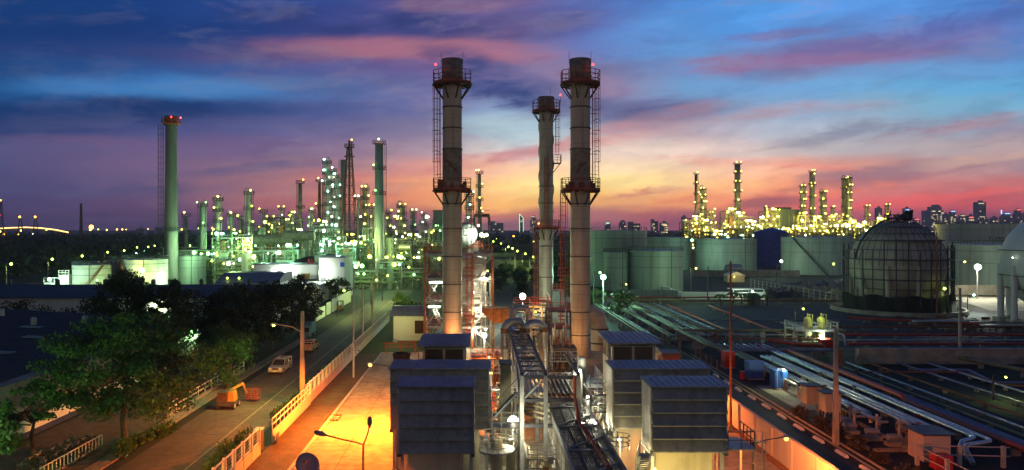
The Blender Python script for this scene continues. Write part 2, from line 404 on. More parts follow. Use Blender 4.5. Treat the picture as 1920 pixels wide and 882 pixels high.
    clouds = [  # centre px, py, half sizes px, tilt (deg, up to the right), colour, opacity
        (300, 163, 300, 30, 0, (52, 122, 190), 0.75), (230, 206, 330, 26, 0, (6, 46, 104), 0.8),
        (800, 93, 330, 28, -2, (178, 110, 132), 0.75), (690, 38, 330, 32, -3, (40, 56, 120), 0.75), (860, 8, 170, 16, 0, (140, 98, 132), 0.6),
        (1010, 40, 150, 40, 8, (84, 78, 136), 0.6),
        (950, 160, 190, 42, -24, (54, 68, 128), 0.95), (1190, 210, 210, 32, 4, (92, 92, 142), 0.85), (1290, 208, 90, 17, 10, (176, 132, 150), 0.6),
        (1090, 150, 130, 32, -20, (150, 122, 160), 0.55), (975, 240, 110, 42, -12, (176, 206, 222), 0.7),
        (1370, 126, 130, 26, 5, (160, 108, 146), 0.8), (1480, 60, 120, 16, 6, (116, 106, 166), 0.65), (1650, 88, 320, 34, 8, (120, 104, 166), 0.75),
        (1560, 116, 200, 18, 5, (158, 112, 154), 0.6), (1820, 40, 200, 24, 12, (78, 100, 176), 0.7),
        (900, 300, 260, 22, 7, (206, 116, 128), 0.7), (1130, 262, 150, 26, 12, (226, 150, 148), 0.6),
        (330, 262, 330, 14, 0, (112, 84, 128), 0.5), (250, 352, 300, 17, 1, (72, 70, 118), 0.6), (470, 318, 230, 10, 2, (86, 80, 128), 0.6),
        (700, 330, 200, 12, 5, (196, 108, 118), 0.55), (600, 352, 220, 9, 2, (150, 92, 114), 0.5),
        (1500, 212, 220, 16, 3, (196, 150, 160), 0.5), (1640, 250, 220, 22, 10, (128, 130, 160), 0.6), (1800, 232, 190, 14, 12, (176, 128, 142), 0.6),
        (1700, 318, 260, 22, 7, (150, 116, 138), 0.75), (1560, 296, 160, 12, 4, (176, 138, 146), 0.6), (1850, 292, 150, 16, 8, (222, 178, 158), 0.6),
        (1440, 304, 210, 13, -3, (240, 134, 122), 0.6), (1215, 364, 70, 7, 6, (206, 112, 100), 0.75), (1450, 384, 110, 15, 4, (158, 88, 108), 0.75),
        (1300, 376, 70, 8, 3, (206, 108, 100), 0.6), (1620, 345, 190, 12, 8, (168, 108, 122), 0.6), (1800, 366, 220, 9, 5, (240, 92, 92), 0.6),
        (150, 418, 110, 22, 0, (66, 58, 102), 0.6), (230, 410, 80, 6, 0, (80, 64, 108), 0.7), (1290, 408, 60, 14, 0, (134, 84, 112), 0.7),
    ]
    for cx_, cy_, rx, ry, rot, c, a in clouds:
        mp = node('ShaderNodeMapping', vector_type='TEXTURE')
        mp.inputs['Location'].default_value = ((cx_ - CX) / F, (HY - cy_) / F, 0)
        mp.inputs['Rotation'].default_value = (0, 0, math.radians(rot))
        mp.inputs['Scale'].default_value = (rx / F, ry / F, 1)
        L.new(wv.outputs[0], mp.inputs['Vector'])
        ln = node('ShaderNodeVectorMath', operation='LENGTH'); L.new(mp.outputs[0], ln.inputs[0])
        f = mr(ln.outputs['Value'], 1.15, 0.35, 0, a)
        f = math_('MULTIPLY', f, mr(n3, 0.36, 0.58, 0.30, 1.0))
        col = mix(f, col, lin(c))
    # fine veil over everything
    calm = mr(u, -0.62, -0.05, 0.3, 1.0)
    col = mix(math_('MULTIPLY', calm, mr(n3, 0.45, 0.60, 0.0, 0.40)), col, mix(1.0, col, (0.70, 0.69, 0.76), 'MULTIPLY'))
    col = mix(math_('MULTIPLY', calm, mr(n4, 0.50, 0.62, 0.0, 0.34)), col, mix(0.55, col, lin((150, 136, 152))))
    col = mix(math_('MULTIPLY', calm, mr(n2, 0.49, 0.64, 0.0, 0.46)), col, mix(1.0, col, (1.38, 1.26, 1.2), 'MULTIPLY'))
    # the side of the sky behind the viewer: plain dusk
    rb = node('ShaderNodeValToRGB')
    for i, (p, c) in enumerate(((0.0, (136, 126, 128)), (0.25, (104, 102, 120)), (0.55, (48, 58, 90)), (1.0, (22, 38, 74)))):
        e = rb.color_ramp.elements[i] if i < 2 else rb.color_ramp.elements.new(p)
        e.position = p
    for e, c in zip(rb.color_ramp.elements, ((136, 126, 128), (104, 102, 120), (48, 58, 90), (22, 38, 74))): e.color = (*lin(c), 1)
    L.new(z, rb.inputs[0])
    col = mix(mr(y, 0.55, 0.15), col, rb.outputs[0])
    col = mix(mr(z, 0.5, 0.75), col, lin((22, 40, 80)))
    col = mix(mr(z, -0.002, -0.02), col, (0.006, 0.006, 0.009))
    col = mix(1.0, col, (1.08, 1.12, 1.07), 'MULTIPLY')
    col = mix(mr(v, 0.16, 0.0), col, mix(1.0, col, (1.30, 1.21, 1.14), 'MULTIPLY'))
    hs = node('ShaderNodeHueSaturation'); hs.inputs['Saturation'].default_value = 0.96; L.new(col, hs.inputs['Color']); col = hs.outputs[0]
    bg = node('ShaderNodeBackground'); bg.inputs['Strength'].default_value = 1.0
    L.new(col, bg.inputs['Color'])
    out = node('ShaderNodeOutputWorld'); L.new(bg.outputs[0], out.inputs['Surface'])
    w.cycles.sampling_method = 'MANUAL'; w.cycles.sample_map_resolution = 512
sky()

# ------------------------------------------------------------------ camera and renderer
cam = bpy.data.cameras.new('camera'); co = bpy.data.objects.new('camera', cam); COL.objects.link(co)
co.location = (0, 0, H); co.rotation_euler = (PI / 2, 0, 0)
cam.sensor_width = 36; cam.lens = 36 * F / 1920.0
cam.shift_x = (960 - CX) / 1920.0
cam.shift_y = -(441 - HY) / 1920.0
cam.clip_start = 0.5; cam.clip_end = 20000
sc.camera = co
sc.view_settings.view_transform = 'Standard'; sc.view_settings.look = 'None'; sc.view_settings.gamma = 1
sc.view_settings.exposure = 0.0
sc.render.engine = 'CYCLES'
cy = sc.cycles
cy.use_denoising = True
try: cy.denoiser = 'OPENIMAGEDENOISE'
except Exception: pass
cy.use_light_tree = True
cy.max_bounces = 5; cy.diffuse_bounces = 2; cy.glossy_bounces = 3; cy.transmission_bounces = 2; cy.volume_bounces = 0; cy.transparent_max_bounces = 8
cy.sample_clamp_indirect = 2.0
cy.caustics_reflective = False; cy.caustics_refractive = False
# ------------------------------------------------------------------ the ground
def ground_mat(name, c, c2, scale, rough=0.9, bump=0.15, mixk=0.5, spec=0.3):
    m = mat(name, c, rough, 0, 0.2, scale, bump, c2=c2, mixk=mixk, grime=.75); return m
G = {}
G['earth'] = ground_mat('dark_earth', (0.020, 0.024, 0.015), (0.008, 0.012, 0.007), 0.06)
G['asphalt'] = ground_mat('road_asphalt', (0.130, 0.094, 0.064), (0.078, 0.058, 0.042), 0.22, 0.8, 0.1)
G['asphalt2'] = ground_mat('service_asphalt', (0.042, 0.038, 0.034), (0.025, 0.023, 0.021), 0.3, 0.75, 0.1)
G['yard'] = ground_mat('yard_concrete', (0.40, 0.36, 0.29), (0.27, 0.235, 0.185), 0.16, 0.85, 0.1, 0.46)
G['pale'] = ground_mat('plant_floor_concrete', (0.34, 0.33, 0.29), (0.20, 0.19, 0.165), 0.25, 0.8, 0.1)
G['verge'] = ground_mat('dry_verge', (0.14, 0.10, 0.05), (0.07, 0.065, 0.03), 0.8)
G['lawn'] = ground_mat('lawn', (0.06, 0.09, 0.02), (0.03, 0.05, 0.012), 0.7)
G['gravel'] = ground_mat('bluish_gravel', (0.05, 0.055, 0.075), (0.03, 0.034, 0.048), 0.12, 0.85)
G['court'] = ground_mat('cycle_yard_concrete', (0.17, 0.14, 0.11), (0.10, 0.08, 0.065), 0.2)
G['path'] = ground_mat('footpath_concrete', (0.30, 0.26, 0.20), (0.20, 0.17, 0.13), 0.5)
def sheet(name, pts, z, m, label, cat):
    mb = MB(); mb._add([(x, y, z) for x, y in pts], [tuple(range(len(pts)))])
    o = link(name, mb.mesh(name, m)); meta(o, label, cat, None, 'structure'); return o
sheet('ground', [(-6000, -60), (6000, -60), (6000, 6000), (-6000, 6000)], 0.0, G['earth'], 'dark bare earth under the whole plant', 'ground')
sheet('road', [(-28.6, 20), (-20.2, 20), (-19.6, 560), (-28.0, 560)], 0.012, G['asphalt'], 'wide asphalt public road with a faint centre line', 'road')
mb = MB()
mb._add([(-23.3, 20, 0.017), (-23.13, 20, 0.017), (-23.0, 300, 0.017), (-23.17, 300, 0.017)], [(0, 1, 2, 3)])
o = link('road_marking', mb.mesh('road_marking', mat('worn_road_paint', (0.30, 0.24, 0.13), 0.8, 0, 0.2, 1.5, c2=(0.15, 0.12, 0.08), mixk=0.42))); meta(o, 'thin worn centre line painted along the road', 'road marking', None, 'structure')
sheet('concrete_yard', [(-14.8, 30), (-0.6, 30), (-0.6, 113), (-14.8, 113)], 0.012, G['yard'], 'orange lit concrete yard between white fence and louvred houses', 'yard')
sheet('plant_floor', [(-0.6, 30), (24.2, 30), (24.2, 113), (-0.6, 113)], 0.012, G['pale'], 'pale concrete floor under the pipe rack', 'floor')
sheet('plant_floor', [(-8, 113), (24.2, 113), (24.2, 175), (-8, 175)], 0.008, G['pale'], 'concrete floor under the boiler frame', 'floor')
sheet('verge', [(-18.4, 30), (-15.0, 30), (-15.0, 113), (-18.4, 113)], 0.006, G['verge'], 'dry earth strip along the white fence', 'verge')
sheet('lawn', [(-18.2, 113), (-8, 113), (-8, 190), (-18.2, 190)], 0.006, G['lawn'], 'lawn around the small white guard building', 'lawn')
sheet('lawn', [(6, 190), (60, 190), (90, 600), (-4, 600)], 0.004, G['lawn'], 'green field beside the lamp lined plant road', 'lawn')
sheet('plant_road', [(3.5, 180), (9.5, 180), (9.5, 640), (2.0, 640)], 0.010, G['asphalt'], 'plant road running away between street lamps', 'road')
sheet('service_road', [(24.7, 30), (30.0, 30), (30.0, 126), (24.7, 126)], 0.012, G['asphalt2'], 'dark service road behind the orange boundary wall', 'road')
sheet('gravel_yard', [(33, 110), (150, 112), (170, 172), (40, 186)], 0.006, G['gravel'], 'wide dark bluish gravel yard among the pipe runs', 'yard')
sheet('cycle_yard', [(-40.6, 30), (-31.0, 30), (-31.0, 98), (-40.6, 98)], 0.010, G['court'], 'dim concrete yard where bicycles are parked', 'yard')
sheet('pipe_trench', [(31.5, 40), (47, 40), (47, 112), (31.5, 112)], 0.005, ground_mat('oily_ground', (0.03, 0.026, 0.022), (0.012, 0.011, 0.011), 0.4), 'dark ground under the silver pipe bundle', 'ground')
sheet('lawn', [(66, 74), (130, 74), (130, 100), (66, 100)], 0.006, G['lawn'], 'grass patch lit by a small yellow lamp', 'lawn')
mb = MB(); mb.box(-31.0, -29.7, 30, 132, -0.2, 0.13)
o = link('footpath', mb.mesh('footpath', G['path'])); meta(o, 'narrow concrete footpath along the road edge', 'path', None, 'structure')
mb = MB(); mb.box(-15.05, -14.75, 30, 113.3, -0.2, 0.14); mb.box(-14.75, -6, 113.0, 113.3, -0.2, 0.14)
o = link('kerb', mb.mesh('kerb', M['concrete_pale'])); meta(o, 'concrete kerb along the orange yard', 'kerb', None, 'structure')
mb = MB(); mb.box(30.9, 31.1, 38, 128, -0.2, 0.10)
mb.box(31.6, 31.75, 38, 112, -0.2, 0.16)
o = link('kerb', mb.mesh('kerb', M['concrete'])); meta(o, 'low kerb edging the service road', 'kerb', None, 'structure')
mb = MB()
for y in range(38, 113, 9): mb.box(-14.7, -0.7, y, y + 0.05, 0.0135, 0.0165)
for x in (-11.45,): mb.box(x, x + 0.05, 34, 113, 0.0172, 0.0192)
o = link('yard_joint', mb.mesh('yard_joint', mat('joint_bitumen', (0.06, 0.05, 0.04)))); meta(o, 'dark joints between the concrete yard slabs', 'yard joint', None, 'structure')

# white kerb blocks along the service road
proto = None
k = 0
for i in range(15):
    y = 46 + i * 4.15
    if proto is None:
        mb = MB(); b = [(-.16, -.95, 0), (.16, -.95, 0), (.16, .95, 0), (-.16, .95, 0)]; t = [(-.11, -.85, .22), (.11, -.85, .22), (.11, .85, .22), (-.11, .85, .22)]
        mb.hexa(b, t); proto = link('kerb_block', mb.mesh('kerb_block', M['white_paint']))
        meta(proto, 'white painted kerb block beside the dark service road', 'kerb block', 'kerb blocks along the service road'); ob = proto
    else:
        ob = proto.copy(); COL.objects.link(ob)
    ob.location = (30.3 + R.uniform(-.05, .05), y, 0.0); ob.rotation_euler = (0, 0, R.uniform(-.03, .03))
# ------------------------------------------------------------------ the three big stacks
def ring_pts(cx, cy, r, z, n=8, ph=PI / 8): return [(cx + r * math.cos(ph + 2 * PI * i / n), cy + r * math.sin(ph + 2 * PI * i / n), z) for i in range(n)]
def platform(t, cx, cy, z, r0, r1, hh, n=8, down=2.0, m='rail_red', w=0.085, rails=2):
    mb = MB(); mb.ring(cx, cy, z - 0.18, z, r0 + 0.01, r1, 16)
    part(mb, 'platform_deck', M['deck_dark'], t)
    mb = MB(); P = ring_pts(cx, cy, r1 - 0.02, z + 0.004, n)
    mb.rail(P, hh, w, rails, 1.3, True)
    for a, b in zip(P, P[1:] + P[:1]):                    # toe plate
        a = Vector(a); b = Vector(b); d = Vector((0, 0, 0.32)); mb.quad(tuple(a - d * .8), tuple(b - d * .8), tuple(b + d), tuple(a + d))
    part(mb, 'railing', M[m], t)
    for i in range(n):
        a = 2 * PI * i / n + PI / 8; mb = MB()
        mb.bar((cx + (r1 - 0.15) * math.cos(a), cy + (r1 - .15) * math.sin(a), z - .2), (cx + r0 * math.cos(a), cy + r0 * math.sin(a), z - down), 0.16)
        mb.bar((cx + (r1 - 0.1) * math.cos(a), cy + (r1 - .1) * math.sin(a), z - .26), (cx + r0 * math.cos(a), cy + r0 * math.sin(a), z - .26), 0.16)
        part(mb, 'bracket', M['deck_dark'], t)
def big_stack(cx, cy, r, top, side, label, low_ladder):
    t = T('exhaust_stack', label, 'stack', (cx, cy, 0), 'exhaust stacks of the power plant')
    mb = MB()
    z2 = top - 1.9
    mb.lathe(cx, cy, [(r + 0.02, 0), (r + 0.02, 25.5), (r, 25.8), (r, z2 - 1.5)], 32)
    part(mb, 'shell', M['stack'], t)
    mb = MB(); rt = r * 1.10
    mb.lathe(cx, cy, [(r, z2 - 1.5), (rt, z2 - 1.3), (rt, top), (rt - 0.12, top), (rt - 0.12, top - 1.2)], 32); mb.disc(cx, cy, top - 1.2, rt - 0.12, 32)
    part(mb, 'stack_tip', M['stack_top'], t)
    mb = MB(); mb.lathe(cx, cy, [(r + .03, 26.0), (r + .03, 30.6)], 32)
    part(mb, 'sampling_band', M['stack_top'], t)
    for z in (36.9, 33.8, 30.7, 22.6, 18.9, 14.8, 10.7, 6.6, 3.2):
        mb = MB(); mb.ring(cx, cy, z - 0.07, z + 0.07, r - 0.05, r + 0.12, 32); part(mb, 'flange', M['band'], t)
    platform(t, cx, cy, top - 3.7, r, 3.0, 1.9, down=2.2)
    platform(t, cx, cy, 24.6, r, 3.0, 1.75, down=2.2)
    for k in range(7):
        a = k * 0.9 + .2; x = cx + (r + .45) * math.cos(a); y = cy + (r + .45) * math.sin(a); s_ = R.uniform(.2, .38); mb = MB(); mb.box(x - s_, x + s_, y - s_, y + s_, 24.62, 24.7 + R.uniform(.7, 1.5)); part(mb, 'instrument_box', M['rust'], t)
    mb = MB(); mb.tube([(cx - .9 * side, cy - r - .35, 27.2), (cx + .3 * side, cy - r - .3, 28.4), (cx + .9 * side, cy - r - .2, 28.9)], .1, 6)
    part(mb, 'sampling_pipe', M['rust'], t)
    lx = cx + side * (r + 1.0)
    mb = MB(); ladder(mb, lx, cy - 0.1, 26.6, top - 3.8, 0.55, 1, 0, True, 1.55, 0.07, 0, -1)
    mb.bar((lx - side * .62, cy, 24.6), (lx - side * .62, cy, top - 3.8), 0.14)
    for z in (27, 30, 33, 36): mb.bar((lx, cy, z), (cx + side * r, cy, z), 0.08)
    part(mb, 'caged_ladder', M['rail_red'], t)
    lx = cx + low_ladder * (r + 1.1)
    mb = MB(); ladder(mb, lx, cy - 0.2, 1.5, 24.4, 0.7, 1, 0, True, 1.9, 0.075, 0, -1)
    for z in (6, 12, 18): mb.box(lx - .8, lx + .8, cy - 1.1, cy + .3, z - .1, z); mb.rail([(lx - .8, cy - 1.1, z), (lx + .8, cy - 1.1, z)], 1.1, .07, 1, .8)
    part(mb, 'caged_ladder', M['rail_red'], t)
    for q in (-1.65, 1.6): mb = MB(); mb.bar((cx + q, cy, top - .6), (cx + q, cy, top + 1.25), .05); part(mb, 'lightning_rod', M['band'], t)
    bulb(t, (cx + side * (2.35 if side < 0 else 1.6), cy - 1.9, top - 1.15), 0.17, 'red', 'beacon')
    return t
big_stack(-4.12, 111, 1.43, 44.05, -1, 'tall grey exhaust stack with red platforms, its upper ladder on the road side', 1)
big_stack(14.9, 111, 1.46, 44.05, 1, 'tall grey exhaust stack with red platforms, beside the green storage tanks', -1)
# the slimmer stack with helical strakes
cx, cy, r, top = 13.3, 150.0, 1.42, 45.3
t = T('straked_stack', 'slimmer grey stack wrapped in helical strakes, standing in steam', 'stack', (cx, cy, 0), 'exhaust stacks of the power plant')
mb = MB(); mb.lathe(cx, cy, [(r, 0), (r, top - 2.6)], 32); part(mb, 'shell', M['stack'], t)
mb = MB(); mb.lathe(cx, cy, [(r, top - 2.6), (r * 1.16, top - 2.4), (r * 1.16, top), (r, top), (r, top - 1)], 28); mb.disc(cx, cy, top - 1, r, 28); part(mb, 'stack_tip', M['stack_top'], t)
for k in range(3):
    mb = MB(); pv = None
    for i in range(73):
        z = 22 + (top - 3 - 22) * i / 72; a = 2 * PI * (k / 3.0 + 1.35 * i / 72)
        q = [(cx + rr * math.cos(a), cy + rr * math.sin(a), z + dz) for rr, dz in ((r - .02, -.04), (r + .17, -.04), (r + .17, .04), (r - .02, .04))]
        if pv: mb.hexa(pv, q)
        pv = q
    part(mb, 'helical_strake', M['stack'], t)
platform(t, cx, cy, 42.4, r, 2.9, 2.1, down=2.2, w=.08)
platform(t, cx, cy, 19.0, r, 2.75, 1.6, down=2.3, w=.09)
mb = MB()
for i in range(5): mb.box(cx + 1.3, cx + 2.9, cy - 1.2, cy + .6, 31.9, 32.05)
mb.rail([(cx + 1.3, cy - 1.2, 32.05), (cx + 2.9, cy - 1.2, 32.05), (cx + 2.9, cy + .6, 32.05)], 1.6, .08, 2, .9)
mb.bar((cx + 2.7, cy - 1.1, 31.9), (cx + 1.2, cy - .4, 29.9), .14)
part(mb, 'side_landing', M['rail_red'], t)
mb = MB(); ladder(mb, cx + 2.2, cy - .3, 33.4, 42.2, .6, 1, 0, True, 1.7, .07, 0, -1); part(mb, 'caged_ladder', M['rail_red'], t)
mb = MB(); ladder(mb, cx - .1, cy - r - .3, 20.8, 33.0, .6, 1, 0, True, 1.7, .07, 0, -1); part(mb, 'caged_ladder', M['rail_red'], t)
mb = MB(); ladder(mb, cx - 2.1, cy - .3, 3.0, 18.9, .7, 1, 0, True, 2.0, .08, 0, -1); part(mb, 'caged_ladder', M['rail_red'], t)
for z in (15.4, 9.2, 24.0, 27.4): mb = MB(); mb.ring(cx, cy, z - .07, z + .07, r - .04, r + .13, 28); part(mb, 'flange', M['band'], t)
mb = MB(); mb.bar((cx + 2.85, cy, 44), (cx + 2.85, cy, 45.5), .07); mb.bar((cx + .8, cy, top - .3), (cx + .8, cy, top + 2), .05); part(mb, 'lightning_rod', M['band'], t)
bulb(t, (cx + 2.85, cy, 45.75), .2, 'red', 'beacon')
bulb(t, (cx - 1.7, cy - 2.3, 19.9), .13, 'orange')

# ------------------------------------------------------------------ louvred intake houses and the plant houses
def filter_house(x0, x1, yf, yb, ztop, zbot, n, label, wall_m):
    t = T('intake_house', label, 'intake house', ((x0 + x1) / 2, (yf + yb) / 2, 0), 'louvred intake houses')
    w = x1 - x0
    mb = MB(); mb.box(x0 + .05, x1 - .05, yf + .55, yb, zbot + .05, ztop - .06); part(mb, 'casing', M['louver_pale'], t)
    mb = MB()
    mb.hexa([(x0 - .12, yf - .02, ztop - .06), (x1 + .12, yf - .02, ztop - .06), (x1 + .12, yb + .1, ztop + .02), (x0 - .12, yb + .1, ztop + .02)],
            [(x0 - .12, yf - .02, ztop + .02), (x1 + .12, yf - .02, ztop + .02), (x1 + .12, yb + .1, ztop + .12), (x0 - .12, yb + .1, ztop + .12)])
    k = int(w / .45)
    for i in range(k + 1):
        x = x0 + w * i / k; mb.hexa([(x - .025, yf, ztop + .022), (x + .025, yf, ztop + .022), (x + .025, yb + .08, ztop + .122), (x - .025, yb + .08, ztop + .122)], [(x - .012, yf, ztop + .06), (x + .012, yf, ztop + .06), (x + .012, yb + .08, ztop + .16), (x - .012, yb + .08, ztop + .16)])
    part(mb, 'roof', M['roof_blue'], t)
    for a, b in ((x0 - .02, x0 + .05), (x1 - .05, x1 + .02)): mb = MB(); mb.box(a, b, yf + .3, yb, zbot - .1, ztop - .06); part(mb, 'side_panel', M['louver_pale'], t)
    p = (ztop - zbot) / n
    for i in range(n):
        za_ = ztop - p * i - (.08 if i == 0 else 0); zb_ = ztop - p * (i + 1)
        mb = MB()
        mb.prism([(yf + .42, za_), (yf + .45, za_), (yf + .02, zb_ + .02), (yf - .06, zb_ - .02), (yf - .06, zb_ + .04)], x0 + .07, x1 - .07)
        mb.box(x0 + .07, x1 - .07, yf - .065, yf - .02, zb_ - .05, zb_ + .03)
        nj = max(2, int(w / 1.7))
        for j in range(1, nj):
            x = x0 + w * j / nj; mb.hexa([(x - .02, yf + .40, za_ - .02), (x + .02, yf + .40, za_ - .02), (x + .02, yf - .075, zb_ + .05), (x - .02, yf - .075, zb_ + .05)], [(x - .02, yf + .44, za_ + .01), (x + .02, yf + .44, za_ + .01), (x + .02, yf - .03, zb_ + .06), (x - .02, yf - .03, zb_ + .06)])
        part(mb, 'louver', M['louver'], t)
    mb = MB(); mb.box(x0 + .55, x1 - .75, yf + 1.2, yb - .1, 0, zbot); part(mb, 'base_wall', M[wall_m], t)
    for x in (x0 + .12, x1 - .3):
        for ya in (yf + .7, yb - .3): mb = MB(); mb.box(x, x + .2, ya, ya + .2, 0, zbot); part(mb, 'support_post', M['steel_grey'], t)
    for a, b in ((x0 - .05, x0 + .2), (x1 - .2, x1 + .05)): mb = MB(); mb.box(a, b, yf + .2, yb + .1, zbot - .32, zbot - .1); part(mb, 'floor_beam', M['steel_dark'], t)
    return t
fl = filter_house(-5.5, -0.4, 50, 52.8, 8.38, 3.92, 5, 'smaller slate blue louvred intake house on the yard side, nearest the orange yard', 'cream')
fl2 = filter_house(-6.75, .7, 56, 59.2, 8.45, 3.95, 5, 'wide slate blue louvred intake house behind the smaller one by the orange yard', 'cream')
fr = filter_house(11.5, 16.65, 50, 53.0, 8.38, 4.0, 5, 'smaller pale sided louvred intake house above a yellow lit wall', 'cream')
fr2 = filter_house(10.0, 17.3, 56, 59.0, 8.45, 4.0, 5, 'wide pale sided louvred intake house beside the thin orange pole', 'cream')
def gear_house(x0, x1, yf, yb, zt, label, m, over):
    t = T('plant_house', label, 'house', ((x0 + x1) / 2, (yf + yb) / 2, 0), 'blue roofed plant houses')
    mb = MB(); mb.box(x0, x1, yf, yb, 0, zt - .25); part(mb, 'wall', M[m], t)
    mb = MB(); mb.hexa([(x0 - over, yf - .7, zt), (x1 + over, yf - .7, zt), (x1 + over, yb + .7, zt + .12), (x0 - over, yb + .7, zt + .12)], [(x0 - over, yf - .7, zt + .12), (x1 + over, yf - .7, zt + .12), (x1 + over, yb + .7, zt + .26), (x0 - over, yb + .7, zt + .26)])
    w = x1 - x0 + 2 * over
    for i in range(int(w / .5) + 1):
        x = x0 - over + .02 + i * .5; mb.hexa([(x, yf - .69, zt + .122), (x + .06, yf - .69, zt + .122), (x + .06, yb + .69, zt + .262), (x, yb + .69, zt + .262)], [(x + .01, yf - .69, zt + .17), (x + .05, yf - .69, zt + .17), (x + .05, yb + .69, zt + .31), (x + .01, yb + .69, zt + .31)])
    part(mb, 'roof', M['roof_blue'], t)
    wd = (x1 - x0 - .5) / 2
    for k in range(2):
        a = x0 + .15 + k * (wd + .2)
        mb = MB(); mb.box(a, a + wd, yf - .04, yf + .02, zt - 1.55, zt - .32); wv = part(mb, 'window', M['glass'], t)
        mb = MB(); mb.box(a - .06, a, yf - .07, yf - .045, zt - 1.6, zt - .28); mb.box(a + wd, a + wd + .06, yf - .07, yf - .045, zt - 1.6, zt - .28); mb.box(a - .06, a + wd + .06, yf - .07, yf - .045, zt - 1.66, zt - 1.6)
        part(mb, 'frame', M['cream'], wv)
        if x0 > 5:
            mb = MB(); b = yf + .4 + k * 2.3; mb.box(x0 - .03, x0 + .02, b, b + 1.8, zt - 1.55, zt - .32); part(mb, 'window', M['glass'], t)
    mb = MB(); mb.box(x0 - .12, x0 - .02, yf + 1.2, yf + 1.3, 0, zt); mb.box(x1 + .02, x1 + .12, yf + .2, yf + .3, 0, zt); part(mb, 'downpipe', M['steel_grey'], t)
    return t
gear_house(-4.85, -1.3, 64, 68.6, 8.95, 'cream plant house with two dark windows, in front of the stack by the yard', 'cream', .45)
gear_house(11.3, 14.95, 64, 68.6, 9.15, 'cream plant house with dark side windows, in front of the stack by the tanks', 'cream', .45)

# ------------------------------------------------------------------ steel boiler frame beside the first stack
X0, X1, Y0, Y1 = -8.7, 2.0, 117.5, 128
t = T('boiler_frame', 'tall open steel boiler frame with zigzag stairs behind a grey stack', 'steel frame', ((X0 + X1) / 2, (Y0 + Y1) / 2, 0))
lv = [3.4, 7.3, 11.0, 14.7]
xs = [X0, -5.6, -1.2, X1]
for x in xs:
    for y in (Y0, Y1): mb = MB(); mb.bar((x, y, 0), (x, y, 14.7 if x > X0 else 16.2), .38); part(mb, 'column', M['steel_orange'], t)
mb = MB()
for z in lv:
    for y in (Y0, Y1): mb.bar((X0, y, z), (X1, y, z), .36)
    for x in xs: mb.bar((x, Y0, z), (x, Y1, z), .3)
mb.box(X0, X1, Y0 - .25, Y0 - .2, 14.75, 15.0)
part(mb, 'beam', M['steel_grey'], t)
mb = MB()
for i, z in enumerate([0] + lv[:-1]):
    z2 = lv[i]
    a, b = (xs[0], xs[1]) if i % 2 else (xs[1], xs[0]); mb.bar((a, Y0, z), (b, Y0, z2), .2)
    a, b = (xs[2], xs[3]) if i % 2 else (xs[3], xs[2]); mb.bar((a, Y0, z), (b, Y0, z2), .26)
    mb.bar((X1, Y0, z), (X1, Y1, z2), .2); mb.bar((xs[2], Y1, z), (xs[3], Y1, z2), .2)
part(mb, 'brace', M['steel_grey'], t)
mb = MB()
for z in lv: mb.box(X0 + .2, xs[1] - .3, Y0 + .3, Y1 - .2, z + .2, z + .26); mb.box(xs[2] + .2, X1 - .2, Y0 + 3, Y1, z + .2, z + .26)
part(mb, 'deck', M['deck_dark'], t)
for i, z in enumerate(([0] + lv)[:-1]):
    mb = MB(); z2 = lv[i]; n = 14
    xa_, xb_ = (X0 + .5, xs[1] - .6) if i % 2 == 0 else (xs[1] - .6, X0 + .5)
    for k in range(n):
        f = k / n; x = xa_ + (xb_ - xa_) * f; zz = z + .26 + (z2 - z) * (f + 1.0 / n); mb.box(x - .16, x + .16, Y0 + .5, Y0 + 1.5, zz - .06, zz)
    for yy in (Y0 + .45, Y0 + 1.5):
        mb.bar((xa_, yy, z + .2), (xb_, yy, z2 + .2), .12); mb.bar((xa_, yy, z + 1.3), (xb_, yy, z2 + 1.3), .07)
    part(mb, 'stair_flight', M['steel_grey'], t)
mb = MB()
for z in lv: mb.rail([(X0, Y0 - .1, z + .2), (xs[1], Y0 - .1, z + .2)], 1.2, .09, 2, 1.2)
mb.rail([(X0, Y0 - .2, 14.9), (xs[1], Y0 - .2, 14.9), (xs[1], Y0 + 3, 14.9)], 1.6, .1, 2, 1.1); mb.rail([(xs[2], Y0 - .2, 14.9), (X1, Y0 - .2, 14.9), (X1, Y1, 14.9)], 1.5, .1, 2, 1.1)
part(mb, 'railing', M['rail_red'], t)
mb = MB(); mb.box(-4.9, .9, 121.0, 127.4, 3.0, 14.2)
for z in np.arange(3.4, 14, .75): mb.box(-5.0, 1.0, 120.9, 127.5, z, z + .16)
part(mb, 'boiler_casing', M['silver'], t)
mb = MB()
for k in range(16):
    z = R.uniform(2, 13.5); x = R.uniform(-1.0, 1.8); mb.cyl((R.uniform(-4.5, -1.5), Y0 + R.uniform(.8, 2.5), z), (x, Y0 + R.uniform(.8, 2.5), z), R.uniform(.1, .24), n=8)
for k in range(12):
    x = R.uniform(-4, 1.7); y = Y0 + R.uniform(.7, 2.6); mb.cyl((x, y, 0), (x, y, R.uniform(5, 14)), R.uniform(.1, .25), n=8)
part(mb, 'pipework', M['silver'], t)
for p, k, e in (((-7.0, 118.4, 10.3), 'tube', 0), ((-7.2, 118.4, 6.4), 'tube', 0)):
    mb = MB(); mb.box(p[0] - 1.0, p[0] + 1.0, p[1] - .1, p[1] + .1, p[2], p[2] + .22); part(mb, 'tube_lamp', E[k], t)
for p, k, r_ in (((.4, 118.2, 6.1), 'white', .2), ((-.7, 118.2, 10.2), 'white', .16), ((1.2, 118.5, 12.2), 'yellow', .13), ((-1.0, 118.5, 8.8), 'white', .14), ((.9, 118.5, 3.0), 'white', .2), ((-3.0, 118.9, 12.9), 'yellow', .13), ((-2.2, 118.7, 4.0), 'yellow', .14)): bulb(t, p, r_, k)
